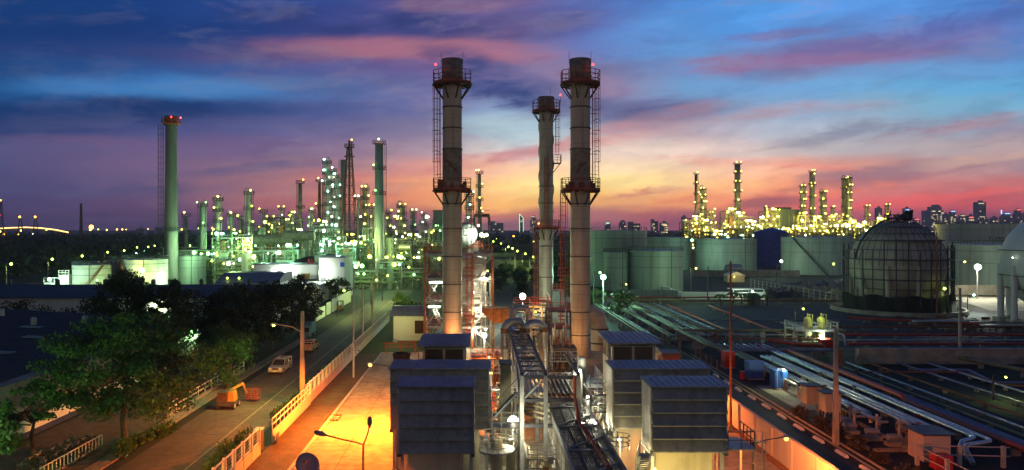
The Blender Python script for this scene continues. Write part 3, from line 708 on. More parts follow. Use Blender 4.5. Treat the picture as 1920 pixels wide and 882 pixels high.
for p in ((-6.9, 118.0, 9.6), (-7.0, 118.0, 5.6), (-.5, 117.0, 6.0), (.6, 117.2, 10.8), (-1.0, 117.0, 2.5)): light(t, p, 900, (1.0, .93, .62), r=.3)

# big horizontal drum glowing above the frame and its company
t = T('horizontal_drum', 'huge pale horizontal drum end catching white floodlight above the boiler frame', 'drum', (xa(882, 175), 175, 0))
c = wp(881, 441, 175)
mb = MB(); mb.cyl((c[0] - 1.2, 175, c[2]), (c[0] - 1.2, 190, c[2]), 3.0, n=36); mb.ball((c[0] - 1.2, 175, c[2]), 3.0, 32, 20); part(mb, 'shell', M['tank_white'], t)
mb = MB(); mb.box(c[0] - 4, c[0] + 2, 176, 178, 0, c[2] - 2); mb.box(c[0] - 4, c[0] + 2, 186, 188, 0, c[2] - 2); part(mb, 'saddle', M['concrete'], t)
mb = MB(); mb.rail([(c[0] - 4.5, 174, c[2] - 3.2), (c[0] + 3, 174, c[2] - 3.2), (c[0] + 3, 178, c[2] - 3.2)], 1.8, .12, 2, 1.2); part(mb, 'railing', M['rail_red'], t)
for px_, py_, k, r_ in ((903, 441, 'white', .45), (912, 441, 'white', .4), (897, 423, 'yellow', .25)): bulb(t, wp(px_, py_, 171.5), r_, k)
light(t, (c[0] + 2.6, 170.5, c[2] + .4), 5200, (.85, 1, .85), r=.4)

# ------------------------------------------------------------------ box duct, silver expansion pipes, right duct
t = T('box_duct', 'brown rectangular box duct hung between the boiler frame and pipe rack', 'duct', (2.5, 112, 0))
z0, z1 = 4.9, 7.1
mb = MB(); mb.hexa([(.2, 110.8, z1 - .5), (2.0, 110.8, z0), (4.4, 110.8, z0), (4.4, 113.5, z0), (2.0, 113.5, z0), (.2, 113.5, z1 - .5)], [(.2, 110.8, z1), (2.0, 110.8, z1), (4.4, 110.8, z1), (4.4, 113.5, z1), (2.0, 113.5, z1), (.2, 113.5, z1)]); part(mb, 'duct_body', M['rust'], t)
mb = MB()
for x in (2.0, 4.3): mb.bar((x, 111, 0), (x, 111, z0), .3); mb.bar((x, 113.3, 0), (x, 113.3, z0), .3)
for x in (.3, 2.0, 3.2, 4.38): mb.box(x - .06, x + .06, 110.72, 110.8, z0 if x > 1 else z1 - .5, z1)
part(mb, 'support_post', M['steel_dark'], t)
light(t, (2.2, 108.2, 3.6), 500, ORG, r=.2)
def silver_loop(pts, r, label, collars=()):
    t = T('expansion_pipe', label, 'pipe', (pts[0][0], pts[0][1], 0), 'silver clad pipe loops')
    P = []
    V = [Vector(p) for p in pts]
    P.append(V[0])
    for a, b, c in zip(V, V[1:], V[2:]):
        k = min((b - a).length, (c - b).length) * .45; k = min(k, r * 3.2)
        p, q = b + (a - b).normalized() * k, b + (c - b).normalized() * k
        for i in range(7):
            f = i / 6.0; P.append(p * (1 - f) ** 2 + b * 2 * f * (1 - f) + q * f * f)
    P.append(V[-1])
    mb = MB(); mb.tube(P, r, 16); part(mb, 'pipe_run', M['silver'], t)
    mb = MB()
    for z in collars: mb.cyl((pts[0][0], pts[0][1], z - .25), (pts[0][0], pts[0][1], z + .25), r * 1.06, n=16)
    for z in collars: mb.cyl((pts[-1][0], pts[-1][1], z - .25), (pts[-1][0], pts[-1][1], z + .25), r * 1.06, n=16)
    if collars: part(mb, 'collar', M['rust'], t)
    return t
YP = 80
silver_loop([(xa(946, YP), YP, 1.5), (xa(946, YP), YP, za(605, YP)), (xa(982, YP), YP + .6, za(603, YP)), (xa(982, YP), YP + .6, 6)], .42, 'fat silver pipe loop nearest the rusty box duct', (za(620, YP),))
silver_loop([(xa(1020, YP), YP, 1.5), (xa(1020, YP), YP, za(607, YP)), (xa(986, YP), YP - .5, za(605, YP)), (xa(986, YP), YP - .5, 6)], .42, 'fat silver pipe loop on the tank side of the pipe rack', (za(618, YP),))
silver_loop([(xa(961, 94), 94, 3), (xa(961, 94), 94, za(578, 94)), (xa(991, 94), 94.4, za(578, 94)), (xa(991, 94), 94.4, 3)], .42, 'tall narrow silver pipe loop behind the two fat ones')
mb = MB(); mb.cyl((xa(957, 86), 86, za(615, 86)), (xa(980, 78), 78, za(660, 78)), .38, n=14)
solo(mb, 'slanting_pipe', M['silver'], 'silver pipe slanting down between the two fat pipe loops', 'pipe')
t = T('turbine_duct', 'dark rounded exhaust duct elbow behind the stack by the tanks', 'duct', (18.5, 116, 0))
mb = MB()
P = [(14.5, 116.5, za(598, 114)), (17.0, 116.5, za(592, 114)), (18.3, 116.5, za(600, 114)), (18.6, 116.5, za(620, 114)), (18.6, 116.5, 0)]
mb.tube(P, [1.5, 1.6, 1.5, 1.25, 1.25], 20); part(mb, 'duct_body', M['stack'], t)
for z in (1.0, 3.2): mb = MB(); mb.ring(18.6, 116.5, z, z + .25, 1.2, 1.43, 20); part(mb, 'flange', M['band'], t)
t = T('steam_box', 'pale grey casing block beside the steaming stack foot', 'casing', (xa(1046, 148), 148, 0))
mb = MB(); mb.box(xa(1036, 148), xa(1057, 148), 147, 152, 0, za(546, 148)); part(mb, 'wall', M['tank'], t)
mb = MB(); mb.rail([(xa(1036, 148), 147, za(546, 148)), (xa(1057, 148), 147, za(546, 148))], 1.4, .1, 2, .8); part(mb, 'railing', M['rail_red'], t)

# steam drifting from the stack foot
mb = MB()
for x, y, z, r in ((10.5, 141, 1.6, 1.9), (13, 140, 2.6, 2.6), (15.8, 141, 3.0, 2.5), (18.3, 142, 2.3, 2.0), (12.0, 141, 4.0, 1.7), (16.8, 141, 4.8, 1.6)): mb.ball((x, y, z), r, 18, 12, .8)
m = bpy.data.materials.new('steam_vapour'); m.use_nodes = True; nt = m.node_tree; nt.nodes.clear()
vo = nt.nodes.new('ShaderNodeVolumePrincipled'); vo.inputs['Color'].default_value = (.85, .9, .85, 1); vo.inputs['Density'].default_value = .16
ou = nt.nodes.new('ShaderNodeOutputMaterial'); nt.links.new(vo.outputs[0], ou.inputs['Volume'])
tcn = nt.nodes.new('ShaderNodeTexCoord'); nn = nt.nodes.new('ShaderNodeTexNoise'); nn.inputs['Scale'].default_value = .35; nn.inputs['Detail'].default_value = 3; nt.links.new(tcn.outputs['Object'], nn.inputs['Vector'])
mrn = nt.nodes.new('ShaderNodeMapRange'); nt.links.new(nn.outputs['Fac'], mrn.inputs[0]); mrn.inputs[1].default_value = .4; mrn.inputs[2].default_value = .7; mrn.inputs[3].default_value = 0; mrn.inputs[4].default_value = .32; nt.links.new(mrn.outputs[0], vo.inputs['Density'])
solo(mb, 'steam', m, 'white steam drifting low around the straked stack foot', 'steam', kind='stuff')

# ------------------------------------------------------------------ central pipe rack
t = T('pipe_rack', 'long grey steel pipe rack running between the two rows of plant houses', 'pipe rack', (5.4, 90, 0))
xc = [3.25, 5.1, 7.65]; zt = 7.55
mb_b = MB(); mb_d = MB()
ys = [58, 66.5, 75, 83.5, 92]
for i, y in enumerate(ys):
    last = 2 if i < 1 else 1
    for x in xc[:last + 1]:
        mb_c = MB(); mb_c.box(x - .16, x + .16, y - .16, y + .16, 0, zt); part(mb_c, 'column', M['steel_grey'], t)
    for z in (zt - .14, zt - 1.9, zt - 3.9): mb_b.box(xc[0] - .15, xc[last] + .15, y - .13, y + .13, z - .12, z + .12)
    if i + 1 < len(ys):
        y2 = ys[i + 1]
        for x in xc[:2 if i else 3]:
            mb_b.box(x - .12, x + .12, y, y2, zt - .02, zt + .22)
        mb_d.bar((xc[0], y, zt - .1), (xc[1], y2, zt - .1), .14); mb_d.bar((xc[1], y, zt - .1), (xc[0], y2, zt - .1), .14)
        mb_d.bar((xc[0], y, zt - 3.9), (xc[0], y2, zt - .2), .14)
        for k in range(1, 4): yy = y + (y2 - y) * k / 4; mb_b.bar((xc[0], yy, zt - .05), (xc[1], yy, zt - .05), .12)
mb_d.bar((xc[0] + .1, 58, zt - 1.9), (xc[1] - .1, 58, zt - .2), .14)
part(mb_b, 'beam', M['steel_dark'], t); part(mb_d, 'brace', M['steel_grey'], t)
for k in range(5): mb = MB(); x = xc[0] + .3 + k * .36; mb.cyl((x, 59, zt - 1.65), (x, 92, zt - 1.65), .13, n=8); part(mb, 'pipe', M['pipe_cool'], t)
for k in range(6): mb = MB(); x = xc[1] + .3 + k * .38; mb.cyl((x, 58.5, zt - 1.62), (x, 66, zt - 1.62), .13, n=8); part(mb, 'pipe', M['steel_dark'], t)
mb = MB(); mb.tube([(7.3, 57.6, 7.6), (7.3, 57.6, 6.0), (7.5, 56.8, 4.4), (7.9, 46, 4.3)], .13, 8); part(mb, 'fire_pipe', M['pipe_red'], t)
for y, e in ((70, 500), (86, 500)):
    bulb(t, (4.2, y, zt - 2.6), .1, 'orange'); light(t, (4.2, y - .5, zt - 2.9), e, ORG, r=.15)
# bridge for cable trays coming towards the viewer
t = T('cable_bridge', 'dark sloping cable tray bridge with white balusters beside a floodlight', 'bridge', (7.2, 50, 0))
for x in (6.2, 7.0, 7.8):
    mb = MB()
    for k in range(5): mb.box(x - .28 + k * .13, x - .2 + k * .13, 38.5, 63.5, 3.96, 4.03)
    mb.box(x - .34, x - .31, 38.5, 63.5, 3.94, 4.12); mb.box(x + .36, x + .39, 38.5, 63.5, 3.94, 4.12)
    for k in range(32): mb.box(x - .34, x + .39, 38.6 + k * .78, 38.7 + k * .78, 3.9, 3.958)
    part(mb, 'cable_tray', M['steel_dark'], t)
mb = MB()
for k in range(13): y = 39 + k * 2.05; mb.box(5.75, 8.75, y, y + .14, 3.72, 3.9); mb.bar((5.75, y, 3.8), (8.75, y + 2.05, 3.8), .1)
part(mb, 'cross_beams', M['steel_grey'], t)
mb = MB(); mb.cyl((8.4, 38, 4.05), (8.4, 63.5, 4.05), .07, n=8); mb.cyl((8.58, 38, 4.05), (8.58, 63.5, 4.05), .05, n=8); part(mb, 'conduit', M['pipe_cool'], t)
mb = MB(); mb.box(5.62, 5.75, 38, 63.8, 3.8, 4.45); mb.box(8.75, 8.88, 38, 63.8, 3.8, 4.45); part(mb, 'edge_beam', M['roof_blue'], t)
mb = MB()
for k in range(26): mb.box(5.6, 5.66, 38.5 + k, 38.62 + k, 2.4, 3.8)
mb.box(5.58, 5.68, 38, 63.8, 2.3, 2.4); part(mb, 'baluster', M['white_paint'], t)
mb = MB()
for y in (44, 50, 56, 62): mb.bar((5.8, y, 0), (5.8, y, 3.85), .25); mb.bar((8.7, y, 0), (8.7, y, 3.85), .25); mb.bar((5.8, y, 4.2), (8.7, y + 3, 4.2), .12); mb.box(5.75, 8.75, y - .08, y + .08, 4.05, 4.2)
part(mb, 'support_post', M['steel_grey'], t)
# slanted pipes fanned below the rack, with the near floodlights
for k in range(5):
    mb = MB(); z = 5.6 - k * .42; mb.cyl((3.4, 60.2, z + .25), (5.55, 58.8, z - .12), .12, n=8)
    solo(mb, 'slanting_conduit', M['cream'], 'pale conduit fanning down between rack column and cable bridge, ' + ['topmost', 'second from top', 'middle', 'fourth from top', 'lowest'][k], 'conduit', 'fanned conduits')
def floodlight(px, py, Y, e, color, kind, label, zb=0.0, r_=.2, pole=.1, aim=None):
    p = wp(px, py, Y)
    t = T('floodlight', label, 'floodlight', (p[0], p[1], zb), 'floodlights on poles')
    mb = MB(); mb.cyl((p[0], p[1] + .15, zb), (p[0], p[1] + .15, p[2] + .1), pole, n=8); part(mb, 'pole', M['steel_grey'], t)
    mb = MB(); mb.hexa([(p[0] - .3, p[1] + .35, p[2] - .2), (p[0] + .3, p[1] + .35, p[2] - .2), (p[0] + .3, p[1] + .35, p[2] + .25), (p[0] - .3, p[1] + .35, p[2] + .25)], [(p[0] - .38, p[1] + .02, p[2] - .3), (p[0] + .38, p[1] + .02, p[2] - .3), (p[0] + .38, p[1] + .02, p[2] + .3), (p[0] - .38, p[1] + .02, p[2] + .3)]); part(mb, 'housing', M['steel_dark'], t)
    bulb(t, (p[0], p[1] - .05, p[2]), r_, kind)
    light(t, (p[0], p[1] - .05 - r_ * 1.6, p[2] - .1), e, color, r=r_)
    return t
floodlight(962, 790, 57.2, 1100, (1, .93, .62), 'white', 'blazing white floodlight on the near column of the pipe rack', r_=.42)
floodlight(1089, 788, 62.0, 900, (1, .93, .62), 'white', 'blazing white floodlight beside the cable bridge', r_=.34)
floodlight(908, 629, 104, 1000, (1, .93, .62), 'white', 'small white floodlight under the boiler frame braces', r_=.36)
floodlight(980, 556, 141, 3200, (.85, 1, .75), 'white', 'bright floodlight standing behind the tall narrow pipe loop', r_=.6)
floodlight(1131, 520, 164, 10000, (.45, 1, .68), 'teal', 'green tinted floodlight on a pole before the storage tanks', r_=.62)
floodlight(1833, 501, 200, 17000, (1, .97, .70), 'white', 'dazzling floodlight on a pole between the two spherical tanks', r_=.8)
# white-hot pump house corner beside the second floodlight
t = T('vertical_cooler', 'white lit vertical cooler with piping beside the cable bridge', 'cooler', (8.9, 64, 0))
mb = MB(); mb.drum(8.6, 66, 0, 6.2, .5, 16, .3); mb.drum(9.2, 67.5, 0, 7.2, .38, 14, .2); part(mb, 'vessel', M['white_wall'], t)
mb = MB(); mb.rail([(9.5, 64.5, 5.2), (10.6, 64.5, 5.2), (10.6, 69, 5.2)], 1.1, .06, 2, .9); mb.box(9.4, 10.8, 64.4, 69, 5.1, 5.2); mb.rail([(9.5, 64.5, 3.2), (10.6, 64.5, 3.2), (10.6, 69, 3.2)], 1.1, .06, 2, .9); mb.box(9.4, 10.8, 64.4, 69, 3.1, 3.2); part(mb, 'landing', M['steel_grey'], t)
bulb(t, (8.7, 65.0, 6.6), .12, 'white'); light(t, (8.6, 64.8, 6.3), 300, (1, .93, .66), r=.15)
# stairs and landing between the houses and the rack
t = T('access_stair', 'grey steel stair with landing beside the wide louvred house', 'stair', (1.7, 57, 0))
mb = MB(); mb.box(.9, 2.9, 54.6, 56.4, 4.3, 4.4); mb.rail([(.9, 54.6, 4.4), (2.9, 54.6, 4.4), (2.9, 56.4, 4.4)], 1.1, .06, 2, .7); part(mb, 'landing', M['steel_grey'], t)
mb = MB()
for k in range(13):
    z = 4.4 + (6.4 - 4.4) * k / 13; x = 1.0 + 1.9 * k / 13; mb.box(x - .13, x + .13, 57.3, 58.2, z - .05, z)
mb.bar((.9, 57.3, 4.3), (2.9, 57.3, 6.4), .12); mb.bar((.9, 57.3, 5.4), (2.9, 57.3, 7.5), .06); part(mb, 'stair_flight', M['steel_dark'], t)
mb = MB()
for x in (.95, 2.85): mb.bar((x, 54.7, 0), (x, 54.7, 4.3), .16); mb.bar((x, 56.3, 0), (x, 56.3, 4.3), .16)
part(mb, 'support_post', M['steel_grey'], t)
t = T('caged_platform', 'round rail platform with white pipes below the near floodlight', 'platform', (1.4, 53, 0))
mb = MB(); mb.rail(ring_pts(1.2, 53.5, 1.3, 3.2, 10), 1.1, .05, 2, .9, True); part(mb, 'railing', M['white_paint'], t)
mb = MB(); mb.ring(1.2, 53.5, 3.05, 3.2, .3, 1.3, 20); part(mb, 'deck', M['steel_grey'], t)
mb = MB(); mb.drum(1.2, 53.5, 0, 3.9, .42, 16, .2); mb.drum(2.3, 55.3, 0, 3.2, .35, 16, .2); part(mb, 'vessel', M['cream'], t)
light(t, (2.2, 52.4, 5.4), 130, (1, .86, .45), r=.15); bulb(t, (2.2, 52.7, 5.4), .08, 'yellow')
# control cabinet column, transformer cage, flue drum
t = T('duct_column', 'tall olive cabinet column standing against the pipe rack end', 'cabinet', (xa(947, 60), 60, 0))
mb = MB(); mb.box(xa(938, 60), xa(958, 60), 59.6, 61, 0, za(682, 60)); part(mb, 'body', mat('olive_sheet', (.16, .15, .10), .6), t)
mb = MB(); mb.box(xa(936, 60), xa(960, 60), 59.5, 61.1, za(682, 60), za(680, 60)); part(mb, 'cap', M['steel_dark'], t)
t = T('orange_pipe_manifold', 'orange lit tangle of manifold pipes behind the cream plant house', 'manifold', (.3, 86, 0))
mb = MB()
for k in range(7): z = 4.2 - k * .5; mb.cyl((-1.0, 84 + k * .3, z), (3.0, 84 + k * .3, z), .13, n=8)
for k in range(9): x = -.8 + k * .46; mb.cyl((x, 83.6, .2), (x, 83.6, 4.5), .09, n=6)
mb.box(-1.0, 3.0, 83.4, 86.5, 4.4, 4.5)
part(mb, 'pipework', M['steel_orange'], t)
mb = MB(); mb.rail([(-1, 83.4, 4.5), (3, 83.4, 4.5)], 1.0, .06, 2, .6); part(mb, 'railing', M['rail_red'], t)
bulb(t, (1.0, 82.6, 4.7), .1, 'orange'); light(t, (1.0, 82.3, 4.6), 380, ORG, r=.15)
t = T('flue_drum', 'short open rusty flue drum behind the wide louvred house', 'drum', (xa(753, 64), 64, 0))
x = xa(753, 64); mb = MB(); mb.lathe(x, 64, [(.72, 0), (.72, za(662, 64)), (.62, za(662, 64)), (.62, za(675, 64))], 24); mb.disc(x, 64, za(675, 64), .62); part(mb, 'shell', M['rust'], t)
mb = MB(); mb.ring(x, 64, za(666, 64), za(663, 64), .7, .8, 24); part(mb, 'rim', M['rust'], t)
x = xa(1258, 68); t = T('vent_box', 'square rusty vent box beside the plant house by the tanks', 'vent', (x, 68, 0))
mb = MB(); mb.box(x - 1.0, x + .6, 67, 69, 0, za(665, 68)); part(mb, 'body', M['rust'], t)
mb = MB(); mb.box(x - 1.05, x + .65, 66.95, 69.05, za(665, 68), za(659, 68)); part(mb, 'cap', M['steel_dark'], t)
# lower gear between the rack and the second row
for nm, xx, yy, lab in (('pump_skid', 5.0, 75, 'dark pump skid under the pipe rack'), ('pump_skid', 9.0, 84, 'dark pump skid beside the stack by the tanks')):
    t = T(nm, lab, 'pump', (xx, yy, 0)); mb = MB(); mb.box(xx - 1.2, xx + 1.2, yy - 1, yy + 1, 0, .5); part(mb, 'plinth', M['concrete'], t)
    mb = MB(); mb.cyl((xx - 1, yy, 1.1), (xx + .2, yy, 1.1), .45, n=16); mb.cyl((xx + .2, yy, 1.1), (xx + 1.1, yy, 1.1), .28, n=14); mb.cyl((xx + .7, yy, 1.1), (xx + .7, yy, 2.6), .14, n=10); part(mb, 'motor', M['steel_dark'], t)
t = T('transformer', 'dark finned transformer with bushings between the rack and far row', 'transformer', (xa(1005, 95), 99, 0))
x = 11.0; mb = MB(); mb.box(9.5, 12.6, 97, 100, .3, 3.4); part(mb, 'tank_body', M['steel_dark'], t)
mb = MB()
for k in range(10): mb.box(9.6 + k * .3, 9.68 + k * .3, 96.4, 97, .6, 3.0)
part(mb, 'cooling_fins', M['steel_dark'], t)
mb = MB()
for k in range(3): mb.cyl((10.2 + k * .8, 98.4, 3.4), (10.2 + k * .8, 98.4, 4.6), .12, n=10)
part(mb, 'bushing', M['rust'], t)
light(t, (11.5, 93, 4.2), 350, (1, .5, .18), r=.2)
light(t, (13.0, 106, 2.2), 400, (1, .45, .15), r=.2)
# glow at the foot of the first stack comes from two bulkhead lamps there
t = T('bulkhead_lamp', 'sodium bulkhead lamp at the foot of the stack by the yard', 'lamp', (-4.1, 107.2, 0))
mb = MB(); mb.bar((-4.1, 107.2, 0), (-4.1, 107.2, 2.6), .1); part(mb, 'post', M['steel_dark'], t)
bulb(t, (-4.1, 107.2, 2.75), .12, 'orange'); light(t, (-4.1, 107.3, 3.1), 900, (1, .30, .08), r=.2)

# crowded gear between the stacks
rs_ = random.Random(8)
t = T('gear_frame', 'dark steel frame crowded with pipes between the straked stack and the transformer', 'steel frame', (9, 124, 0)); mb = MB()
for x in (5.6, 8.6, 11.4):
    for y in (120, 127):
        mb.bar((x, y, 0), (x, y, 6.6), .28)
for z in (2.4, 4.6, 6.6):
    mb.bar((5.6, 120, z), (11.4, 120, z), .24); mb.bar((5.6, 127, z), (11.4, 127, z), .24)
    for x in (5.6, 8.6, 11.4): mb.bar((x, 120, z), (x, 127, z), .22)
mb.bar((5.6, 120, 0), (8.6, 120, 4.6), .18); mb.bar((11.4, 120, 0), (8.6, 120, 4.6), .18); part(mb, 'frame', M['steel_dark'], t)
mb = MB()
for k in range(14): z = rs_.uniform(.8, 6.4); y = rs_.uniform(119, 124); mb.tube([(5.2, y, z), (rs_.uniform(6, 9), y, z), (rs_.uniform(9, 11), y, z), (rs_.uniform(9, 11.6), y, .1)], rs_.uniform(.1, .22), 7)
part(mb, 'pipework', M['silver'], t)
mb = MB(); mb.rail([(5.6, 119.8, 6.7), (11.4, 119.8, 6.7), (11.4, 127, 6.7)], 1.2, .09, 2, 1.2); part(mb, 'railing', M['rail_red'], t)
bulb(t, (8.9, 119.4, 5.6), .14, 'orange'); light(t, (8.9, 118.6, 5.4), 600, (1, .42, .1), r=.2)
t = T('gear_frame', 'dark steel frame with red landings hugging the stack by the tanks', 'steel frame', (12, 108, 0)); mb = MB()
for x in (9.6, 12.6):
    for y in (104, 108.5): mb.bar((x, y, 0), (x, y, 7.4), .24)
for z in (2.6, 5.0, 7.4):
    for y in (104, 108.5): mb.bar((9.6, y, z), (12.6, y, z), .2)
    for x in (9.6, 12.6): mb.bar((x, 104, z), (x, 108.5, z), .2)
part(mb, 'frame', M['steel_dark'], t)
mb = MB()
for z in (2.7, 5.1, 7.5): mb.box(9.6, 12.6, 104, 108.5, z, z + .06); mb.rail([(9.6, 104, z), (12.6, 104, z)], 1.1, .08, 2, 1)
part(mb, 'landing', M['rail_red'], t)
mb = MB()
for k in range(9): x = 9.8 + k * .3; mb.cyl((x, 103.6, 0), (x, 103.6, rs_.uniform(3, 8)), rs_.uniform(.07, .15), n=7)
mb.drum(11, 106, 2.8, 4.8, .8, 16, .4); part(mb, 'pipework', M['silver'], t)
for i, (px_, py_, Y_, k_) in enumerate(((1102, 745, 70, 'white'), (1095, 712, 76, 'white'), (937, 745, 66, 'yellow'), (921, 700, 70, 'yellow'))):
    p = wp(px_, py_, Y_); t = T('post_lamp', 'small lamp on a post deep among the gear, ' + ('just above the second floodlight', 'highest beside the white lit cooler', 'by the olive cabinet column', 'above the wide louvred house roof edge')[i], 'lamp', (p[0], Y_, 0)); mb = MB(); mb.cyl((p[0], Y_ + .1, 0), (p[0], Y_ + .1, p[2]), .05, n=6); part(mb, 'post', M['steel_grey'], t); bulb(t, p, .13, k_); light(t, (p[0], Y_ - .3, p[2] + .25), 220, (1, .9, .6), r=.12)


# tangle of small pipes, rails and instruments beside the rack
rs_ = random.Random(19)
for i, (x0_, x1_, y0_, y1_, zt_, lab) in enumerate(((.9, 3.0, 60, 65, 5.2, 'pipe tangle beside the olive cabinet column'), (1.0, 3.0, 67, 73, 6.0, 'pipe tangle between the cream plant house and pipe rack'), (5.6, 8.4, 66, 73, 5.2, 'dark pipe tangle under the rack near the cooler'), (5.8, 9.8, 75, 82, 5.6, 'dark pipe tangle between rack and the plant house by the tanks'), (8.9, 11.0, 60, 64, 5.6, 'pale pipe tangle beside the wide pale sided house'), (3.4, 5.4, 53, 57, 2.6, 'low pipe tangle at the foot of the first floodlight'), (.8, 3.2, 76, 82, 5.6, 'orange lit pipe tangle by the manifold'))):
    t = T('pipe_tangle', lab, 'pipework', ((x0_ + x1_) / 2, (y0_ + y1_) / 2, 0), 'pipe tangles in the central lane')
    mb = MB()
    for k in range(13):
        x, y = rs_.uniform(x0_, x1_), rs_.uniform(y0_, y1_); z = rs_.uniform(.6, zt_); x2 = rs_.uniform(x0_, x1_)
        mb.tube([(x, y, 0), (x, y, z), (x2, y, z), (x2, rs_.uniform(y0_, y1_), z), (x2, y1_, rs_.uniform(.2, z))], rs_.uniform(.05, .12), 7)
    part(mb, 'pipes', M[('silver', 'silver', 'pipe_cool', 'rust', 'silver', 'cream', 'steel_orange')[i]], t)
    mb = MB()
    for k in range(4):
        z = zt_ * (k + 1) / 4; mb.bar((x0_, y0_, z), (x1_, y0_, z), .09)
    for x in (x0_, x1_): mb.bar((x, y0_, 0), (x, y0_, zt_), .13); mb.bar((x, y1_, 0), (x, y1_, zt_), .13); mb.bar((x, y0_, zt_), (x, y1_, zt_), .12)
    mb.bar((x0_, y0_, 0), (x1_, y0_, zt_ * .6), .08); part(mb, 'frame', M['steel_grey' if i % 2 else 'steel_dark'], t)
    mb = MB(); mb.rail([(x0_, y0_ - .02, zt_), (x1_, y0_ - .02, zt_)], 1.0, .05, 2, .6); part(mb, 'railing', M['white_paint' if i in (0, 4) else 'steel_grey'], t)
    for k in range(3):
        mb = MB(); x, y, z = rs_.uniform(x0_, x1_), y0_ - .1, rs_.uniform(1, zt_); mb.box(x - .2, x + .2, y - .15, y + .1, z, z + .5); part(mb, 'instrument_box', M[('cream', 'rust', 'steel_grey')[k]], t)
# ------------------------------------------------------------------ trees
def leafmesh(name, P, m, seed=0, size=.3):
    rs = np.random.RandomState(seed); n = len(P)
    d = rs.normal(size=(n, 3)); d[:, 2] -= .2; d /= np.linalg.norm(d, axis=1)[:, None]
    e = rs.normal(size=(n, 3)); e -= d * (e * d).sum(1)[:, None]; e /= np.linalg.norm(e, axis=1)[:, None]
    L = (size * rs.uniform(.6, 1.25, n))[:, None]
    v = np.stack([P - d * L * .5, P + e * L * .3 + d * L * .05, P + d * L * .55, P - e * L * .3 + d * L * .05], 1).reshape(-1, 3)
    me = bpy.data.meshes.new(name)
    me.vertices.add(4 * n); me.vertices.foreach_set('co', v.ravel().astype(np.float32))
    me.loops.add(4 * n); me.loops.foreach_set('vertex_index', np.arange(4 * n, dtype=np.int32))
    me.polygons.add(n); me.polygons.foreach_set('loop_start', np.arange(0, 4 * n, 4, dtype=np.int32)); me.polygons.foreach_set('loop_total', np.full(n, 4, np.int32))
    me.update(calc_edges=True); me.materials.append(m); return me
def tree(x, y, h, rx, label, m='leaf', n=4000, size=.34, zc=.62, rz=None, trunk=.22, seed=1, group=None, clumps=46, name='tree', spread=.17, flat=.6, tall=False):
    rs = np.random.RandomState(seed); t = T(name, label, 'tree', (x, y, 0), group, True)
    rz = rz or h * .40; c = np.array([0, 0, h - rz])
    cl = []
    while len(cl) < clumps:
        q = rs.uniform(-1, 1, 3)
        if .22 < np.linalg.norm(q) < 1: cl.append(c + q * np.array([rx, rx, rz]) * (1 - .25 * (q[2] > .4)))
    cl = np.array(cl); cr = rs.uniform(.6, 1.35, clumps) * rx * spread * 1.7
    k = rs.randint(0, clumps, n); q = rs.normal(size=(n, 3)); q /= np.linalg.norm(q, axis=1)[:, None]
    P = cl[k] + q * (cr[k] * rs.uniform(.25, 1.0, n) ** .6)[:, None] * np.array([1, 1, flat])
    o = link('crown', leafmesh('crown', P, M[m], seed, size), t); OFF[o] = (0, 0, 0)
    mb = MB(); zb = max(1.2, h - 2 * rz)
    bend = [(0, 0, -.1), (rs.uniform(-.15, .15), rs.uniform(-.15, .15), zb * .5), (rs.uniform(-.3, .3), rs.uniform(-.3, .3), zb), (rs.uniform(-.4, .4), rs.uniform(-.4, .4), h - rz), (0, 0, h - rz * .4)]
    mb.tube(bend, [trunk * 1.25, trunk, trunk * .85, trunk * .55, trunk * .15], 8)
    for i in rs.permutation(clumps)[:16]:
        f = rs.uniform(.1, .7); s_ = Vector(bend[2]).lerp(Vector(bend[4]), f); e_ = Vector(cl[i]); mid = s_.lerp(e_, .5) + Vector((0, 0, -.3))
        mb.tube([s_, mid, e_], [trunk * .42, trunk * .25, trunk * .07], 5)
    part(mb, 'trunk', M['bark'], t)
    return t
def g(px, py, z=0): return gp(px, py, z)
tree(-31.2, 65.5, 12.6, 7.2, 'large spreading tree beside the parked bicycles, its trunk at the footpath end', 'leaf', 24000, .30, trunk=.27, seed=3, clumps=120, rz=5.2, spread=.125, flat=.46)
tree(-36.3, 60.5, 7.4, 2.4, 'slim young tree with a straight pale trunk behind the bicycle rack', 'leaf', 1500, .34, trunk=.17, seed=5, clumps=20, rz=2.6, flat=.5)
tree(-35.6, 54.8, 5.6, 2.3, 'small bright leaved tree in the lower corner by the warehouse', 'leaf_bright', 2200, .36, trunk=.15, seed=7, clumps=26, rz=2.4)
tree(-29.8, 88, 8.6, 3.0, 'dense rounded tree right behind the yellow boom lift', 'leaf', 11000, .22, trunk=.25, seed=9, clumps=80, rz=4.0, spread=.2, flat=.9)
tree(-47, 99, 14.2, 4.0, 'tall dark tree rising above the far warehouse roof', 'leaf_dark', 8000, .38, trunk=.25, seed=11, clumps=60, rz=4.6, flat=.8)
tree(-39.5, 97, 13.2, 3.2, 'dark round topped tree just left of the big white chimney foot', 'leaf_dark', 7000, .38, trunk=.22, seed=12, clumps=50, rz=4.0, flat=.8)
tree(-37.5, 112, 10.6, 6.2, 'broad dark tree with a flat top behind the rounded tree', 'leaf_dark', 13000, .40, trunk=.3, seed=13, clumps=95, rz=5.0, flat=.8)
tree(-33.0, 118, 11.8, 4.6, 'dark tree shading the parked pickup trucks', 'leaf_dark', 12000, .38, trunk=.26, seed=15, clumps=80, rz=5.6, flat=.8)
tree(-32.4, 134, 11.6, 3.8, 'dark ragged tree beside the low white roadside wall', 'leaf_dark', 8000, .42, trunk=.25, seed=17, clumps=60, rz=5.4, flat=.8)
tree(-41.5, 128, 10.5, 4.6, 'dark full tree behind the flat topped one, before the ribbed hall', 'leaf_dark', 9000, .42, trunk=.25, seed=14, clumps=70, rz=5.0, flat=.8)
